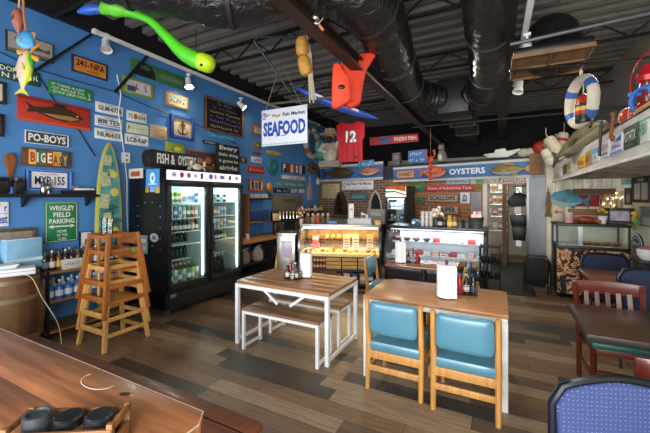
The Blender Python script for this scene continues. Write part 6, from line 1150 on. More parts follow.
HW = .96; HC = (.84, 6.80, 0); t = thing('hot_food_case', 'hot food case with glass top half and a food photo print on its front', 'display case', HC)
m = MB(); m.span((0, .01, .06), (HW, .6, .84)); m.span((0, 0, .82), (HW, .6, .87)); m.build('cabinet', BLK, t, bevel=.003); MB().span((.01, -.002, .08), (HW - .01, .01, .82)).build('photo_front', photo_mat(), t)
[MB().span((x - .015, y - .015, .87), (x + .015, y + .015, 1.2)).build('corner_post', BLK, t) for x in (.015, HW - .015) for y in (.015, .585)]; MB().span((-.01, -.01, 1.2), (HW + .01, .61, 1.24)).build('top', BLK, t, bevel=.004)
MB().span((.03, .005, .87), (HW - .03, .01, 1.2)).build('glass_front', GLASS, t); MB().span((.03, .57, .87), (HW - .03, .58, 1.2)).build('back_panel', mat('#8a9088', .4, .3, .1), t); MB().span((.03, .02, .875), (HW - .03, .56, .885)).build('tray', STEEL, t); MB().span((.30, .02, .885), (.36, .03, 1.2)).build('steel_divider', STEEL, t)
lamp('AREA', Vector(HC) + Vector((HW / 2, .3, 1.19)), 1.5, (1, .85, .6), .7, .2)
for i in range(8): q = thing('fried_food', 'brown fried piece on the tray in the hot food case', 'food', Vector(HC) + Vector((.42 + .062 * i, .18 + .05 * (i % 2), .885)), R(30 * i), 'fried pieces in the hot case'); MB().ball((0, 0, .025), (.04, .05, .03), 10).build('crust', mat('#7a4a24', .7, 0, .3, 25, .5), q)
tz = 1.24
def hp(px, y=7.05): p = atY(px, 220, y); p.z = tz; return p
q = thing('candle_jar', 'glass jar with a pink label on top of the hot case', 'jar', hp(569)); MB().lathe([(.06, 0), (.065, .01), (.065, .13), (.055, .15)], n=20).build('jar', mat('#c9aaa4', .2), q); MB().lathe([(.066, .03), (.066, .1)], n=20).build('paper_label', paint('#c8808a'), q); MB().lathe([(.058, .15), (.06, .175), (.001, .18)], n=20).build('lid', mat('#d8d0c8', .4), q)
q = thing('crab_ornament', 'red brown crab ornament on top of the hot case', 'ornament', hp(586)); MB().ball((0, 0, .06), (.13, .06, .06), 16).build('shell', mat('#8a3a22', .45, 0, .3, 15), q); [MB().tube([(s * .11, -.02, .05), (s * .18, -.05, .04), (s * .16, -.09, .03)], [.02, .022, .03], 8).build('claw', mat('#9a4428', .45, 0, .2), q) for s in (-1, 1)]; [MB().tube([(s * .1, 0, .04), (s * (.16 + .01 * k), .03 * k - .03, 0.005)], .009, 6).build('leg', mat('#9a4428', .45, 0, .2), q) for s in (-1, 1) for k in range(3)]
q = thing('flower_pot', 'white pot of yellow flowers on top of the hot case', 'potted plant', hp(602.5)); MB().lathe([(.045, 0), (.065, .12), (.07, .13), (.06, .13), (.05, .02), (.001, .02)], n=20).build('pot', WHT, q); m = MB(); [m.ball((.05 * math.cos(k * 2.2), .04 * math.sin(k * 2.2), .19 + .02 * (k % 3)), .026, 8) for k in range(7)]; m.build('blossoms', paint('#d2a52c'), q); m = MB(); [m.tube([(0, 0, .1), (.05 * math.cos(k * 1.3), .04 * math.sin(k * 1.3), .18)], .006, 5) for k in range(6)]; m.build('stems', paint('#3f6a2c'), q)
q = thing('framed_photo', 'dark framed photo leaning back on the right end of the hot case', 'picture', hp(620, 7.1), R(-6)); MX = Matrix.Rotation(R(-14), 4, 'X'); m = MB()
for s in (-1, 1): m.box((s * .155, 0, .13), (.06, .03, .26), MX); m.box((0, 0, .13 + s * .105), (.36, .03, .05), MX)
m.build('frame', mat('#3a2e26', .5, 0, .15), q, bevel=.004); MB().box((0, .005, .13), (.26, .012, .17), MX).build('photo', mat('#b8b4bc', .3, 0, .45, 11), q)
# on the partition
sign('wall_sign', 'white card with a little red fish on the pale boards', 'sign', 'P', (551, 205), (563, 219.5), '#c8bca0', None, 0, (), [('poly', ((.2, .5), (.45, .68), (.7, .55), (.88, .66), (.88, .38), (.7, .48), (.45, .38)), '#b8603c')], out=.02)
a = hit(551, 203, 'P', .06); b = hit(588, 203, 'P', .06); t = thing('fish_carving', 'teal painted wooden fish on the pale boards over the hot case', 'ornament', ((a.x + b.x) / 2, 7.42, hit(570, 199.5, 'P').z)); fish_parts(t, .62, .30, .06, mat('#3f7a8c', .5, 0, .3, 10), mat('#35606e', .5), True, mat('#8aa8a4', .5), loc=(0, 0, 0), rot=(0, R(8), 0))
t = thing('driftwood_shelf', 'rough brown wooden ledge under the soffit on the pale boards', 'shelf', hit(594, 191.5, 'P', .1)); MB().box((0, .03, 0), (.58, .14, .1)).build('board', wood('#5c3c26', .7, .35, 0), t, bevel=.01); MB().box((.1, .0, .065), (.3, .1, .03)).build('paper', mat('#c9c6bc', .7), t)
t = thing('red_cloth', 'dark red cloth hanging below the brown ledge', 'cloth', hit(590, 201, 'P', .05)); MB().loft([[(-.2 + .04 * i, .02 * math.sin(i * 1.5), .1) for i in range(11)] + [(.2 - .04 * i, .02 * math.sin((10 - i) * 1.5) + .01, .1) for i in range(11)], [(-.21 + .042 * i, .03 * math.sin(i * 1.5), -.1) for i in range(11)] + [(.21 - .042 * i, .03 * math.sin((10 - i) * 1.5) + .01, -.1) for i in range(11)]]).build('cloth', mat('#8a1f22', .7, 0, .15), t); MB().tube([(-.22, .01, .1), (.22, .01, .1)], .012, 8).build('rod', wood('#6a4628', .6, .2, 0), t)
t = thing('wooden_tray', 'carved brown wooden tray standing behind the red crab ornament', 'tray', hit(585, 213, 'P', .04)); MB().box((0, 0, 0), (.5, .04, .14)).build('tray', wood('#8a5a34', .6, .3, 0), t, bevel=.01); MB().box((0, -.022, -.055), (.4, .006, .03)).build('pale_edge', mat('#c4b08a', .6), t)
random.seed(21); t = thing('driftwood_bundle', 'bundle of dry twigs with tiny lights beside the brown ledge', 'twigs', hit(614, 203, 'P', .1)); m = MB()
for k in range(26):
    x = random.uniform(-.2, .16); m.tube([(x, random.uniform(-.03, .04), -.22), (x + random.uniform(-.03, .03), random.uniform(-.03, .04), 0), (x * .8 + random.uniform(-.06, .06), random.uniform(-.03, .04), random.uniform(.08, .24))], random.uniform(.006, .012), 5)
m.build('twigs', mat('#a08a68', .8, 0, .3), t); m = MB(); [m.ball((random.uniform(-.17, .13), -.05, random.uniform(-.18, .18)), .009, 6) for _ in range(12)]; m.build('fairy_lights', mat('#ffd890', .4, 0, 0, 6, 0, 14), t)
t = thing('hanging_bundle', 'dry brown palm bundle hanging at the left end of the pale boards', 'dried leaves', hit(548, 205, 'P', .1)); m = MB(); [m.tube([(random.uniform(-.02, .02), 0, .24), (random.uniform(-.05, .05), random.uniform(-.02, .02), 0), (random.uniform(-.06, .06), 0, -.22)], .008, 5) for _ in range(12)]; m.build('leaves', mat('#7a6240', .8, 0, .3), t); MB().tube([(0, 0, .24), (0, .05, .34)], .006, 6).build('cord', BLK, t)
sign('wall_sign', 'yellow and blue little sign under the soffit', 'sign', 'P', (621.5, 175.5), (631, 184.5), '#3f8a9a', None, 0, [('~5', .1, .12, .9, .38, '#c9d8c0')], [('rect', (0, .5, 1, 1), '#c9a03c'), ('poly', ((.6, .55), (.7, .95), (.85, .55)), '#4a7a3a')])
sign('framed_picture', 'small dark picture of an animal beside the corner', 'picture', 'P', (624, 188), (631.5, 205), '#4a3a30', '#2a221e', .02, (), [('disc', (.45, .4, .25, .25), '#8a6a50')])
sign('framed_menu', 'black framed double sheet menu on the right wall', 'picture', 'W', (634, 177.5), (652, 203), '#2c211b', '#1a1512', .03, [('~7', .3, .84, .7, .92, '#b8b4aa')], [('rect', (.12, .12, .46, .74), '#b9b8b4'), ('rect', (.54, .12, .88, .74), '#b4b2ae'), ('rect', (.34, .8, .66, .94), '#8a867e')])
sign('wall_sign', 'grey metal notice below the framed menu at the right edge', 'sign', 'W', (641.5, 206.5), (654, 228), '#8f958e', '#70746e', .02, (), [('rect', (.15, .5, .85, .9), '#6a7072'), ('rect', (.15, .1, .85, .42), '#a4a8a0')])
c, ow, oh, r = placed('W', (632.5, 232), (644.5, 258)); t = thing('oval_sign', 'dark blue oval sign with white edge on the right wall', 'sign', c, R(-90)); MB().prism([(.5 * ow * math.cos(2 * PI * k / 28), .5 * oh * math.sin(2 * PI * k / 28)) for k in range(28)], -.025, 0).build('panel', paint('#2a3f66'), t); m = MB(); disc(m, 0, 0, .48 * ow, .48 * oh, -.027, 28, .88); disc(m, 0, 0, .33 * ow, .33 * oh, -.027, 28, .92); m.build('rings', WHT, t); m = MB(); text_into(m, '~5', -.27 * ow, -.1 * oh, .27 * ow, .12 * oh, -.028); m.build('lettering', WHT, t)
t = thing('parrot_ornament', 'yellow and green parrot ornament hanging on the right wall', 'ornament', hit(635, 219, 'W', .1), R(-90)); t.scale = (.75, .75, .6); MB().ball((0, -.0, 0), (.07, .06, .13), 14).build('body', mat('#c9a52c', .6, 0, .3, 15), t); MB().ball((.0, -.02, .15), (.05, .05, .055), 12).build('head', mat('#d8b43c', .6, 0, .1), t); m = MB(); [m.ball((s * .06, -.0, -.02), (.025, .04, .1), 10) for s in (-1, 1)]; m.build('wing', mat('#4a8a3a', .6, 0, .2), t); MB().prism([(-.03, -.1), (.03, -.1), (.02, -.28), (-.02, -.28)], -.02, .02).build('tail', paint('#3f7a3a'), t); MB().lathe([(.018, 0), (.001, .03)], M=Matrix.Translation((0, -.06, .14)) @ Matrix.Rotation(R(100), 4, 'X'), n=8).build('beak', paint('#c2552c'), t)
t = thing('white_bowl', 'white bowl shaped container on a small ledge at the right edge', 'container', (1.82, 6.25, .80)); MB().lathe([(.06, 0), (.1, .06), (.11, .15), (.1, .15), (.001, .04)], n=20).build('bowl', WHT, t); MB().ball((-.0, 0, .15), (.07, .07, .04), 12).build('contents', mat('#a8506a', .6, 0, .3, 20), t)
t = thing('wall_ledge', 'small black ledge under the white bowl on the right wall', 'shelf', (1.84, 6.25, .76)); MB().box((0, 0, .02), (.30, .34, .035)).build('board', BLK, t, bevel=.004); MB().prism([(.05, -.14), (.15, -.18), (.15, 0), (-.08, 0)], -.015, .015).build('bracket', BLK, t)
# ------------------------------------------------------------------ fascia plates
def plateS(lab, px0, px1, z0, z1, col, tx=(), mk=(), nm='license_plate'):
    a = hit(px0, 150, 'S'); b = hit(px1, 150, 'S'); fy = lambda p, z: PY - FPX * (z - CAM_H) / p.dot(Vector((-_s, _c, 0)))
    return sign(nm, lab, 'license plate' if nm == 'license_plate' else 'sign', 'S', (px0, fy(a, z1)), (px1, fy(b, z0)), col, None, 0, tx, mk, th=.01)
plateS('dark green plate lettered POT4TX on the soffit edge', 624.8, 640, 2.05, 2.22, '#23402f', [('POT4TX', .08, .3, .92, .75, '#c9d0c4', .02), ('~8', .25, .1, .75, .18, '#8aa08a')])
plateS('white plate with green figures at the right edge of the soffit', 641.5, 655, 2.05, 2.22, '#d2d6d0', [('381', .05, .3, .6, .8, '#3a9a80', .02)], [('rect', (.0, .86, 1, .96), '#5aa88c')])
plateS('white plate with blue capitals left of the dark green plate', 611.5, 624.3, 2.05, 2.20, '#d6d8dc', [('~6', .08, .25, .92, .6, '#3a5aa0')], [('poly', ((.3, .62), (.9, .62), (.9, .98)), '#3f6ab8'), ('rect', (.02, .0, .98, .12), '#5f86c4')])
plateS('white plate with pink and blue letters beside the hanging black bar', 602.5, 611, 2.05, 2.20, '#d2d0d0', [('~6', .08, .45, .92, .8, '#b05a6a'), ('~5', .1, .12, .9, .35, '#4a5a8a')])
plateS('white and light blue plate left of the hanging black bar', 593, 600, 2.04, 2.19, '#c9d4d8', [('~5', .1, .2, .9, .5, '#4a7a9a')], [('rect', (0, .6, 1, .95), '#5fa8c4')])
plateS('tan plate on the soffit edge right of the yellow plate', 586.5, 592.5, 2.03, 2.19, '#a8844e', [('~5', .1, .3, .9, .7, '#6a4a24')])
plateS('bright yellow plate on the soffit edge', 578, 586, 2.03, 2.17, '#d89a24', [('~5', .1, .3, .9, .7, '#7a4a1a')])
plateS('pale yellow green card on the soffit edge', 568.5, 572.3, 2.03, 2.17, '#b8bc7a', (), [('rect', (.1, .2, .9, .6), '#8a9a5a')])
plateS('dark brown plate on the soffit edge', 563.5, 567, 2.03, 2.17, '#6a3f2a', [('~4', .1, .3, .9, .7, '#b08a6a')])
plateS('white card with faint print at the far end of the soffit edge', 555.5, 562, 2.0, 2.14, '#c9c4b8', [('~6', .1, .2, .9, .5, '#8a7a70')])
t = thing('rusty_hook', 'rusty little seahorse shaped hook on the soffit edge', 'hook', hit(615, 128, 'S', .03), R(-90)); MB().tube(spline([(.0, -.01, .1), (.035, -.02, .07), (.0, -.02, .0), (-.02, -.02, -.06), (.02, -.02, -.1), (.035, -.02, -.07)], 6), .014, 8).build('hook', mat('#7a4a2a', .7, .3, .3), t); MB().ball((.01, -.015, .11), .022, 8).build('knob', mat('#7a4a2a', .7, .3, .3), t)
rod('black_bar', 'thin black bar hanging in front of the soffit edge', [hit(601.5, 120, 'S', .05), hit(599.5, 156, 'S', .05)], .012, BLK, 'bar')
# big fish over the soffit
a = atW(554, 159, 4.95); b = atW(603, 124, 3.55); d = a - b; L = d.length; t = thing('fish_mount', 'huge olive brown mounted fish lying along the soffit edge', 'fish mount', (a + b) / 2)
yaw = math.atan2((b - a).y, (b - a).x); pit = -math.asin((b - a).z / L); fish_parts(t, L * 1.08, .25, .18, mat('#6a6446', .45, 0, .35, 7), mat('#4a4636', .5, 0, .2), False, mat('#9a9478', .45, 0, .15), rot=(0, pit, yaw))
# life ring and buoys
pr = atW(581, 102, 4.0); t = life_ring('life_ring', 'white life ring with blue bands hanging above the big fish', pr, R(-73), .25, .058, mat('#cfc8b4', .6, 0, .1), paint('#3a62a8'), (35, 145, 215, 320), sz=1.05)
MB().tube([(-.01, 0, .25), (-.02, 0, .36), (0, 0, .40), (.02, 0, .36), (.01, 0, .25)], .008, 6).build('rope', mat('#d8d0b8', .8), t)
q = thing('painted_buoy', 'bullet shaped buoy in red, black and yellow bands hanging inside the life ring', 'buoy', atW(583.5, 108, 3.88), R(-20)); BP = [(.075, -.17), (.08, -.15), (.08, .02), (.07, .09), (.04, .15), (.001, .17)]
def rad(z):
    for (r0, z0), (r1, z1) in zip(BP, BP[1:]):
        if z0 <= z <= z1: return r0 + (r1 - r0) * (z - z0) / (z1 - z0)
    return .075
for nm, z0, z1, col in (('black_band', -.17, -.08, '#1a1a1c'), ('red_band', -.08, -.035, '#b0221e'), ('yellow_band', -.035, .01, '#d8a83c'), ('dark_band', .01, .05, '#26221f'), ('red_tip', .05, .17, '#a82620')):
    zz = [z0 + (z1 - z0) * i / 4 for i in range(5)]; MB().lathe([(rad(z), z) for z in zz], n=24).build(nm, paint(col, .4), q)
m = MB(); m.add([(-.04, -.076, .03), (.02, -.076, .03), (-.01, -.045, .12)], [(0, 1, 2)]); m.build('tan_triangle', paint('#d8b070'), q); MB().tube([(0, 0, .17), (0, 0, .3)], .006, 6).build('rope', mat('#d8d0b8', .8), q)
def hang_float(lab, px, py, w, rx, rz_, col, tilt, band=None, hook=True):
    q = thing('foam_buoy', lab, 'buoy', atW(px, py, w), 0); M_ = Matrix.Rotation(R(tilt), 4, 'Y'); MB().lathe([(.001, -rz_), (rx * .7, -rz_ * .93), (rx, -rz_ * .7), (rx, rz_ * .7), (rx * .7, rz_ * .93), (.001, rz_)], n=20, M=M_).build('float', mat(col, .6, 0, .12, 9), q); MB().tube([M_ @ Vector((0, 0, rz_)), M_ @ Vector((0, 0, rz_ + .05)), Vector((M_ @ Vector((0, 0, rz_ + .05))) + Vector((0, 0, .12)))], .008, 6).build('rope', mat('#a89a80', .8), q)
    if band: MB().lathe([(rx * 1.01, -.03), (rx * 1.01, .03)], n=20, M=M_).build('band', paint(band), q)
hang_float('long cream buoy hanging at a slant left of the big fish', 555, 148, 6.0, .10, .24, '#b9b29c', -28)
hang_float('round white buoy hanging below the long cream buoy', 549, 157, 6.1, .10, .17, '#c4bfae', -20, '#a8a294')
hang_float('red and white buoy hanging behind the long cream buoy', 562, 140, 6.3, .09, .15, '#c4beb0', 10, '#a8282a')
# ledge things at the right edge
def led(px, x=1.0): p = hit(px, 110, (Vector((x, 0, 0)), R(-90))); p.z = 2.31; return p
MB().box((0, 0, 0), (.5, 1.0, .04)).build('x', BLK) if False else None
struct('trim_9', MB().span((.88, 1.2, 2.27), (1.5, 7.5, 2.285)), wood('#8a7a5e', axis=1), smooth=0)
q = thing('red_lantern', 'tall red lantern standing on the soffit ledge at the right edge', 'lantern', led(648, 1.1) + Vector((0, 0, -.02))); MB().lathe([(.10, 0), (.11, .05), (.10, .14), (.06, .18)], n=22).build('tank', mat('#a8181c', .3, .2, .1), q); MB().lathe([(.055, .18), (.075, .26), (.055, .36)], n=20).build('globe', mat('#7a2a2a', .15), q); MB().lathe([(.07, .36), (.08, .4), (.03, .5), (.001, .5)], n=20).build('cap', mat('#b01c20', .3, .2), q); MB().tube(spline([(-.09, 0, .15), (-.11, 0, .4), (0, 0, .6), (.11, 0, .4), (.09, 0, .15)], 6), .006, 6).build('bail', mat('#b01c20', .3, .3), q)
q = thing('glass_float', 'round orange red glass float beside the red lantern', 'float', led(632, 1.02) + Vector((0, 0, -.025))); MB().ball((0, 0, .09), .09, 20).build('float', mat('#b8402c', .2, 0, .35, 12), q); m = MB(); [m.tube([(.092 * math.cos(a) * math.cos(R(k * 60)), .092 * math.cos(a) * math.sin(R(k * 60)), .09 + .092 * math.sin(a)) for a in [R(-80 + 20 * i) for i in range(9)]], .004, 5) for k in range(6)]; m.build('net', mat('#c9bca0', .8), q)
q = thing('rope_coil', 'bright blue coil of rope on the soffit ledge before the red lantern', 'rope', led(644, .96) + Vector((0, 0, .10)), R(-60)); m = MB(); [m.tube([((.085 + .008 * j) * math.cos(2 * PI * k / 20), .014 * j - .02, (.085 + .008 * j) * math.sin(2 * PI * k / 20)) for k in range(20)], .014, 8, True) for j in range(3)]; m.build('coil', mat('#2f66b8', .6, 0, .2, 40, .4), q); m = MB(); [m.tube([(.1 * math.cos(R(a)) - .02, -.03, .1 * math.sin(R(a))), (.1 * math.cos(R(a)) + .02, .03, .1 * math.sin(R(a)))], .017, 6) for a in (40, 140, 270)]; m.build('binding', mat('#3f78c8', .6), q)
# ================================================================== HANGING THINGS
# carved fish string
t0 = atW(20, 60, 3.3)
def hf(px, py): return atW(px, py, 3.3)
t = thing('fish_string', 'string of carved pink, blue and yellow green fish hanging from the ceiling', 'ornament', t0); o = lambda px, py: hf(px, py) - t0
MB().tube([o(22, -25), o(24, 15), o(26, 30), o(22, 60)], .012, 8).build('rope', mat('#a8784a', .8, 0, .3), t); MB().tube([o(20, -25), o(19, 8)], .008, 8).build('rope', mat('#c9a878', .8, 0, .3), t)
def oriented(a, b):   # nose at b
    d = b - a; return (a + b) / 2, d.length, (0, -math.asin(d.z / d.length), math.atan2(d.y, d.x))
for nm, a, b, hpx, c1, c2, c3 in (('pink', (19, 38), (17.5, 8), 10, '#a8604a', '#6a3a34', '#d8a890'), ('blue', (35, 50), (20, 34), 19, '#3f93c4', '#c9822c', '#5fb0d8'), ('lime', (22, 94), (27, 52), 16, '#d8b8a4', '#b8bc3c', '#c4cc3c')):
    c, L, rot = oriented(o(*a), o(*b)); k = bpy.data.objects.new(nm + '_fish', None)
    fish_parts(t, L * 1.05, hpx * 3.3 / FPX, .09, mat(c1, .5, 0, .2, 14), mat(c2, .5), False, mat(c3, .5), loc=c, rot=(rot[0], rot[1], rot[2])) ; bpy.data.objects.remove(k)
m = MB(); [m.ball(o(30, 44) + Vector((.0, 0, 0)), (.001, .001, .001), 6)]; m = MB()
for k in range(9): m.ball(o(19 + 2.3 * k, 52 + .9 * k), (.02, .02, .028), 8)
m.build('yellow_beads', paint('#d8962c'), t)
m = MB(); m.ball(o(31, 62), (.03, .03, .09), 10); m.build('green_leaf', paint('#2f9a3c'), t); m = MB(); [m.ball(o(*q), (.02, .02, .02), 8) for q in ((28, 39), (16, 73))]; m.build('eye', paint('#20242c'), t)
# green creature
def gw(px, py): return atW(px, py, 3.4)
g0 = gw(150, 30); t = thing('inflatable_creature', 'long necked lime green foam creature with a blue tail', 'ornament', g0); g = lambda px, py: gw(px, py) - g0
GR = mat('#4fc21e', .45, 0, .12, 5); 
MB().tube(spline([g(*q) for q in ((112, 12), (124, 11), (138, 15), (152, 22), (166, 36), (180, 50), (192, 58), (201, 62))], 5), [.045, .05, .055, .058, .058, .055, .052, .05, .048, .046, .044, .042, .04, .04, .04, .041, .042, .044, .046, .048, .05, .053, .056, .06, .064, .068, .072, .076, .08, .08, .082, .083, .083, .082, .08, .08], 16).build('neck', GR, t, smooth=70)
hb = MB(); hb.tube([g(196, 60), g(201, 61.5), g(208, 64), g(212, 66), g(214.5, 67)], [.07, .09, .09, .075, .02], 16); hb.build('head', mat('#b4d41e', .45, 0, .1), t, smooth=70); m = MB(); m.ball(g(206, 68) + Vector((.02, -.08, 0)), .014, 8); m.build('eye', BLK, t)
m = MB(); m.tube([g(100, 12), g(106, 8), g(114, 7), g(124, 10), g(130, 13)], [.03, .07, .085, .07, .04], 14); m.build('body', mat('#6ac222', .45, 0, .2, 6), t, smooth=70); m = MB(); m.tube([g(78, 12), g(86, 10.5), g(96, 9), g(103, 9)], [.015, .045, .05, .04], 14); m.build('tail', mat('#2a5fb8', .4, 0, .15), t, smooth=70); m = MB(); m.tube([g(108, 10), g(107, -12)], .004, 5); m.tube([g(196, 58), g(196, 30)], .004, 5); m.build('string', BLK, t)
# seafood sign
sy = 4.3; a = atY(262, 111, sy); b = atY(307.3, 142.8, sy); c = (a + b) / 2; w, h = b.x - a.x, a.z - b.z
t = thing('hanging_sign', 'white hanging sign with SEAFOOD in large blue capitals', 'sign', c); MB().box((0, 0, 0), (w, .015, h)).build('panel', mat('#e6e8ee', .45, 0, .02), t, bevel=.002)
m = MB(); text_into(m, 'SEAFOOD', -w * .46, -h * .24, w * .47, h * .16, -.009, .045)
for k in range(7):  # slab feet of the heavy capitals
    x = -w * .46 + w * .93 * (k + .5) / 7; quad(m, x - w * .052, -h * .255, x + w * .052, -h * .235, -.009) if k in (2, 3) else None
m.build('lettering', paint('#1d4aa8'), t, smooth=0); m = MB(); text_into(m, 'Big', -w * .44, h * .27, -w * .30, h * .40, -.009, .03); text_into(m, 'Water', -w * .27, h * .27, -w * .06, h * .37, -.009, .03); m.build('lettering', paint('#b06a2c'), t, smooth=0); m = MB(); text_into(m, 'Fish Market', -w * .02, h * .27, w * .46, h * .37, -.009, .03); m.build('lettering', paint('#26324e'), t, smooth=0)
m = MB(); disc(m, -w * .44, h * .33, w * .045, h * .1, -.0085, 20, .65); m.build('swirl_emblem', paint('#2f5fb8'), t, smooth=0); m = MB(); [quad(m, -w * .48 + i * w * .06, -h * .47, -w * .48 + i * w * .06 + w * .035, -h * .44, -.009) for i in range(16)]; m.build('wave_border', paint('#58b4bc'), t, smooth=0)
m = MB(); m.tube([(-w * .42, 0, h / 2), (-w * .1, .0, h / 2 + .62)], .005, 5); m.tube([(w * .38, 0, h / 2), (-w * .0, 0, h / 2 + .62)], .005, 5); m.build('hanging_cord', mat('#8a7a5a', .8), t)
rod('hanging_rail', 'bent black pipe above the white SEAFOOD sign', [atY(301, 37, 3.7), atY(258, 37, 3.7), atY(254, 41, 3.7), atY(290, 92, 4.2)], .018, mat('#3a3a3c', .4, .4), 'pipe')
rod('hanging_rail', 'horizontal grey pipe behind the SEAFOOD sign holding the ropes', [atY(270, 104, 4.5), atY(352, 95, 4.5)], .02, mat('#6a6258', .5, .4), 'pipe')
# yellow floats
f0 = atW(303, 60, 4.0); t = thing('float_string', 'two yellow foam floats on pale ropes hanging before the long beam', 'floats', f0); ff = lambda px, py: atW(px, py, 4.0) - f0
for (px, py), tl in (((302.3, 47), -2), ((305, 66), -14)):
    M_ = Matrix.Translation(ff(px, py)) @ Matrix.Rotation(R(tl), 4, Vector((-_s, _c, 0))); MB().lathe([(.02, -.112), (.055, -.105), (.076, -.07), (.08, 0), (.076, .07), (.055, .105), (.02, .112)], n=20, M=M_).build('float', mat('#c08a3a', .75, 0, .25, 18, .3), t)
m = MB()
for k in range(4): m.tube([ff(304 + k, 36), ff(308 + k, 55), ff(309 + 1.2 * k, 80), ff(310 + 1.8 * k, 103 - 3 * (k % 2))], .009, 6)
m.build('rope', mat('#b4a68e', .85, 0, .2, 30), t)
# silver ball with handles under the beam
t = thing('silver_ornament', 'silver ball with two wooden handles fixed under the long beam', 'ornament', atW(315, 18, 2.98)); MB().ball((0, 0, 0), .045, 16).build('ball', CHROME, t)
s_ = Vector((_c, _s, 0)); up = Vector((0, 0, 1)); m = MB(); [m.tube([s_ * (-.035 * k) + up * (.06 * k), s_ * (-.075 * k) + up * (.11 * k)], .014, 8) for k in (1, -1)]; m.build('handle', wood('#b06a3c', .4, .2, 2), t); m = MB(); m.tube([s_ * -.07, s_ * -.03 + up * -.05, s_ * .03 + up * -.05, s_ * .07], .008, 6); m.tube([s_ * -.05 + up * .02, up * .14 + Vector((0, .06, .1))], .008, 6); m.build('bracket', CHROME, t)
# life vest on the beam
WV = 3.86; v0 = atW(352, 80, WV); t = thing('life_vest', 'bright orange life vest slung over the long beam', 'life vest', v0, YAW); OR_ = mat('#e8401e', .65, 0, .08, 9, .15)
def vp(px, py, y=0): d = atW(px, py, WV + y) - v0; return (d.x * _c + d.y * _s, d.z)
def pad(nm, pts, y0, y1): return MB().prism([vp(*q, (y0 + y1) / 2) for q in pts], y0, y1).build(nm, OR_, t, bevel=.022, smooth=60)
pad('left_panel', ((333, 65), (339, 64), (344, 73), (348.5, 77), (350.5, 101), (345, 104.5), (336, 109.5), (331.5, 107), (332, 80)), -.24, -.13)
pad('right_panel', ((341, 62), (348, 56), (360, 55), (374, 53.5), (376, 56), (367, 69), (363.5, 82), (360, 104), (351, 108.5), (346, 106.5), (349, 95), (347.5, 78), (344, 70)), .13, .24)
pad('collar', ((340, 65), (344, 59.5), (350, 57.5), (356, 60), (352, 65), (345, 67)), .1, .2)
m = MB(); q_ = vp(341.5, 87, -.24); m.ball((q_[0], -.243, q_[1]), (.04, .012, .026), 10); m.build('badge', BLK, t); m = MB(); q_ = vp(352, 100, .1); m.box((q_[0], .125, q_[1]), (.05, .01, .02)); m.build('strap', mat('#c8341a', .6), t)
# blue swordfish board, jersey, sailor statue, banner
a = atW(292, 88, 5.2); b = atW(378, 121, 5.2); t = thing('blue_paddle_board', 'long blue and white toy kayak hanging behind the orange vest', 'toy boat', (a + b) / 2, YAW); L = (b - a).length; tilt = math.atan2((b - a).z, (b - a).dot(Vector((_c, _s, 0)))); Mt = Matrix.Rotation(-tilt, 4, 'Y')
rg = []
for i in range(13):
    u = i / 12 - .5; k = max(.04, math.cos(PI * u) ** .6); rg.append([Mt @ Vector((u * L, .09 * k * math.cos(2 * PI * j / 12), .075 * k * math.sin(2 * PI * j / 12) + .12 * u * u)) for j in range(12)])
MB().loft(rg).build('hull', mat('#2a4fa8', .35, 0, .12), t); m = MB(); [m.box((x, -.088, .012), (.2, .02, .03), Mt) for x in (-.3, .28)]; m.build('white_stripe', WHT, t)
m = MB(); m.tube([Mt @ Vector((-.35, 0, .05)), Vector((-.35, 0, 4.27 - t.location.z))], .004, 5); m.tube([Mt @ Vector((.35, 0, .05)), Vector((.35, 0, 4.27 - t.location.z))], .004, 5); m.build('string', BLK, t)
j0 = atW(350.5, 142, 6.0); t = thing('sports_jersey', 'red sports jersey with a white number 12 hanging under the ceiling', 'jersey', j0, R(6)); kx = 6.0 / FPX
ol = [(-13.5, -20), (13.2, -20), (13, 2), (15, 3), (15.5, 18), (8, 20.5), (3, 18.5), (-4, 18.5), (-9, 20.5), (-15.5, 18), (-15, 3), (-13, 2)]
rg = []
MB().prism([(x * kx * .95, z * kx) for x, z in ol], -.02, .02).build('shirt', mat('#b81420', .7, 0, .08, 12, .2), t, bevel=.012); m = MB(); [m.tube([(x * kx, -.024, -19 * kx), (x * kx * .9, -.03, -4 * kx), (x * kx * .7, -.02, 4 * kx)], .012, 6) for x in (-9, -3, 4, 10)]; m.build('folds', mat('#a0101c', .7), t); m = MB(); text_into(m, '12', -4.5 * kx, -.5 * kx, 6.5 * kx, 11 * kx, -.03, .05); m.build('number', WHT, t, smooth=0); m = MB(); text_into(m, '12', -5.0 * kx, -1.0 * kx, 7.0 * kx, 11.5 * kx, -.026, .09); m.build('number_outline', BLK, t, smooth=0); m = MB(); m.tube([(0, 0, 18.5 * kx), (0, 0, 4.27 - j0.z)], .005, 6); m.tube([(-10 * kx, 0, 19 * kx), (10 * kx, 0, 19 * kx)], .008, 6); m.build('hanger', BLK, t); m = MB(); quad(m, 3 * kx, -16.5 * kx, 8 * kx, -14.5 * kx, -.035); m.build('hem_patch', paint('#2a1a2a'), t)
s0 = atW(330, 161, 6.4); t = thing('fisherman_statue', 'carved bearded fisherman figure in a tan hat hanging beside the red jersey', 'statue', s0, R(10)); MB().lathe([(.11, 0), (.15, .08), (.16, .2), (.12, .32), (.07, .37)], n=18, sy=.75).build('torso', mat('#8f897c', .6, 0, .3), t); MB().ball((0, -.02, .44), (.085, .08, .09), 16).build('head', mat('#b0846a', .6), t); MB().ball((0, -.06, .40), (.085, .06, .08), 14).build('beard', mat('#1f1a18', .8, 0, .2), t); MB().lathe([(.19, 0), (.2, .02), (.1, .05), (.095, .12), (.001, .14)], c=(0, 0, .49), n=20).build('hat', mat('#a08a70', .7, 0, .15), t); MB().ball((-.19, 0, .22), (.09, .08, .2), 14).build('green_coat_side', mat('#1f6a58', .6, 0, .2), t)
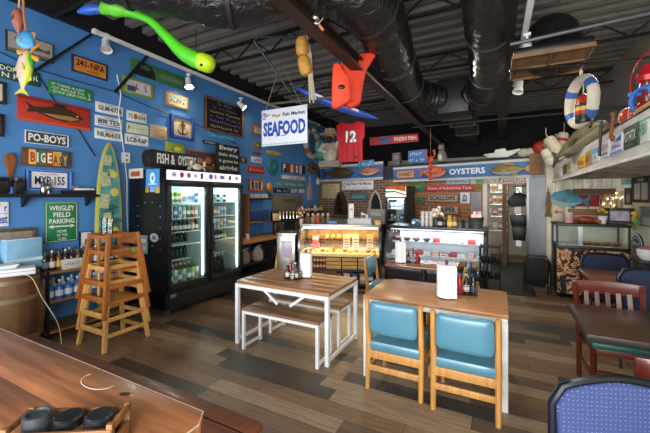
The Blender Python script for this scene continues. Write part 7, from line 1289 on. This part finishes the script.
m = MB(); [m.ball((.20 + .015 * (k % 2), -.03, .02 + .06 * k), (.04, .04, .03), 8) for k in range(6)]; m.build('striped_rope', mat('#b8502c', .6, 0, .45, 18), t); m = MB(); m.tube([(-.1, -.05, .3), (-.17, -.12, .2), (-.02, -.14, .15)], [.045, .04, .035], 10); m.tube([(.1, -.05, .3), (.16, -.12, .24), (.18, -.1, .34)], [.045, .04, .035], 10); m.build('arm', mat('#a8a294', .6), t); MB().box((0, .02, -.06), (.4, .22, .12)).build('stand', mat('#7a7260', .7, 0, .2), t, bevel=.01); MB().tube([(0, 0, .6), (0, 0, 4.27 - s0.z)], .004, 5).build('hanging_cord', BLK, t)
a = atW(376, 141, 7.2); b = atW(412, 138, 7.2); t = thing('hanging_banner', 'long red banner lettered FRESH FISH behind the jersey', 'banner', (a + b) / 2, math.atan2((b - a).y, (b - a).x)); L = (b - a).xy.length; M_ = Matrix.Rotation(-math.atan2((b - a).z, L), 4, 'Y'); MB().box((0, 0, 0), (L * 1.35, .02, .17), M_).build('panel', paint('#a81f2a'), t); m = MB(); text_into(m, 'FRESH FISH', .0, -.04, L * .62, .045, -.0115, .03); m.v = [tuple(M_ @ Vector(v)) for v in m.v]; m.build('lettering', paint('#e0c8c4'), t, smooth=0); m = MB(); disc(m, -.2, 0, .14, .06, -.0115, 18); m.v = [tuple(M_ @ Vector(v)) for v in m.v]; m.build('emblem', paint('#2a4a8a'), t, smooth=0)
# ================================================================== LIGHT
w = bpy.data.worlds.new('sky'); SC.world = w; w.use_nodes = True; bg = w.node_tree.nodes['Background']; bg.inputs['Color'].default_value = (.75, .87, 1, 1); bg.inputs['Strength'].default_value = .4
# daylight through the shop windows behind the viewer
lamp('AREA', (-1.6, -1.9, 1.45), 280, (.95, .975, 1), 5.5, 1.9, (R(90), 0, 0))
lamp('AREA', (1.0, -1.6, 1.8), 120, (.97, .98, 1), 2.5, 2.2, (R(90), 0, R(-6)))  # second panel, added and turned to brighten the right wall and partition
# fill lights added under the ceiling to brighten the room, no fixtures there
for x, y, e in ((-.6, 5.2, 34), (1.3, 5.6, 34), (-2.6, 7.2, 20), (.3, 2.2, 14)): lamp('AREA', (x, y, 3.45), e, (1, .90, .76), .5)
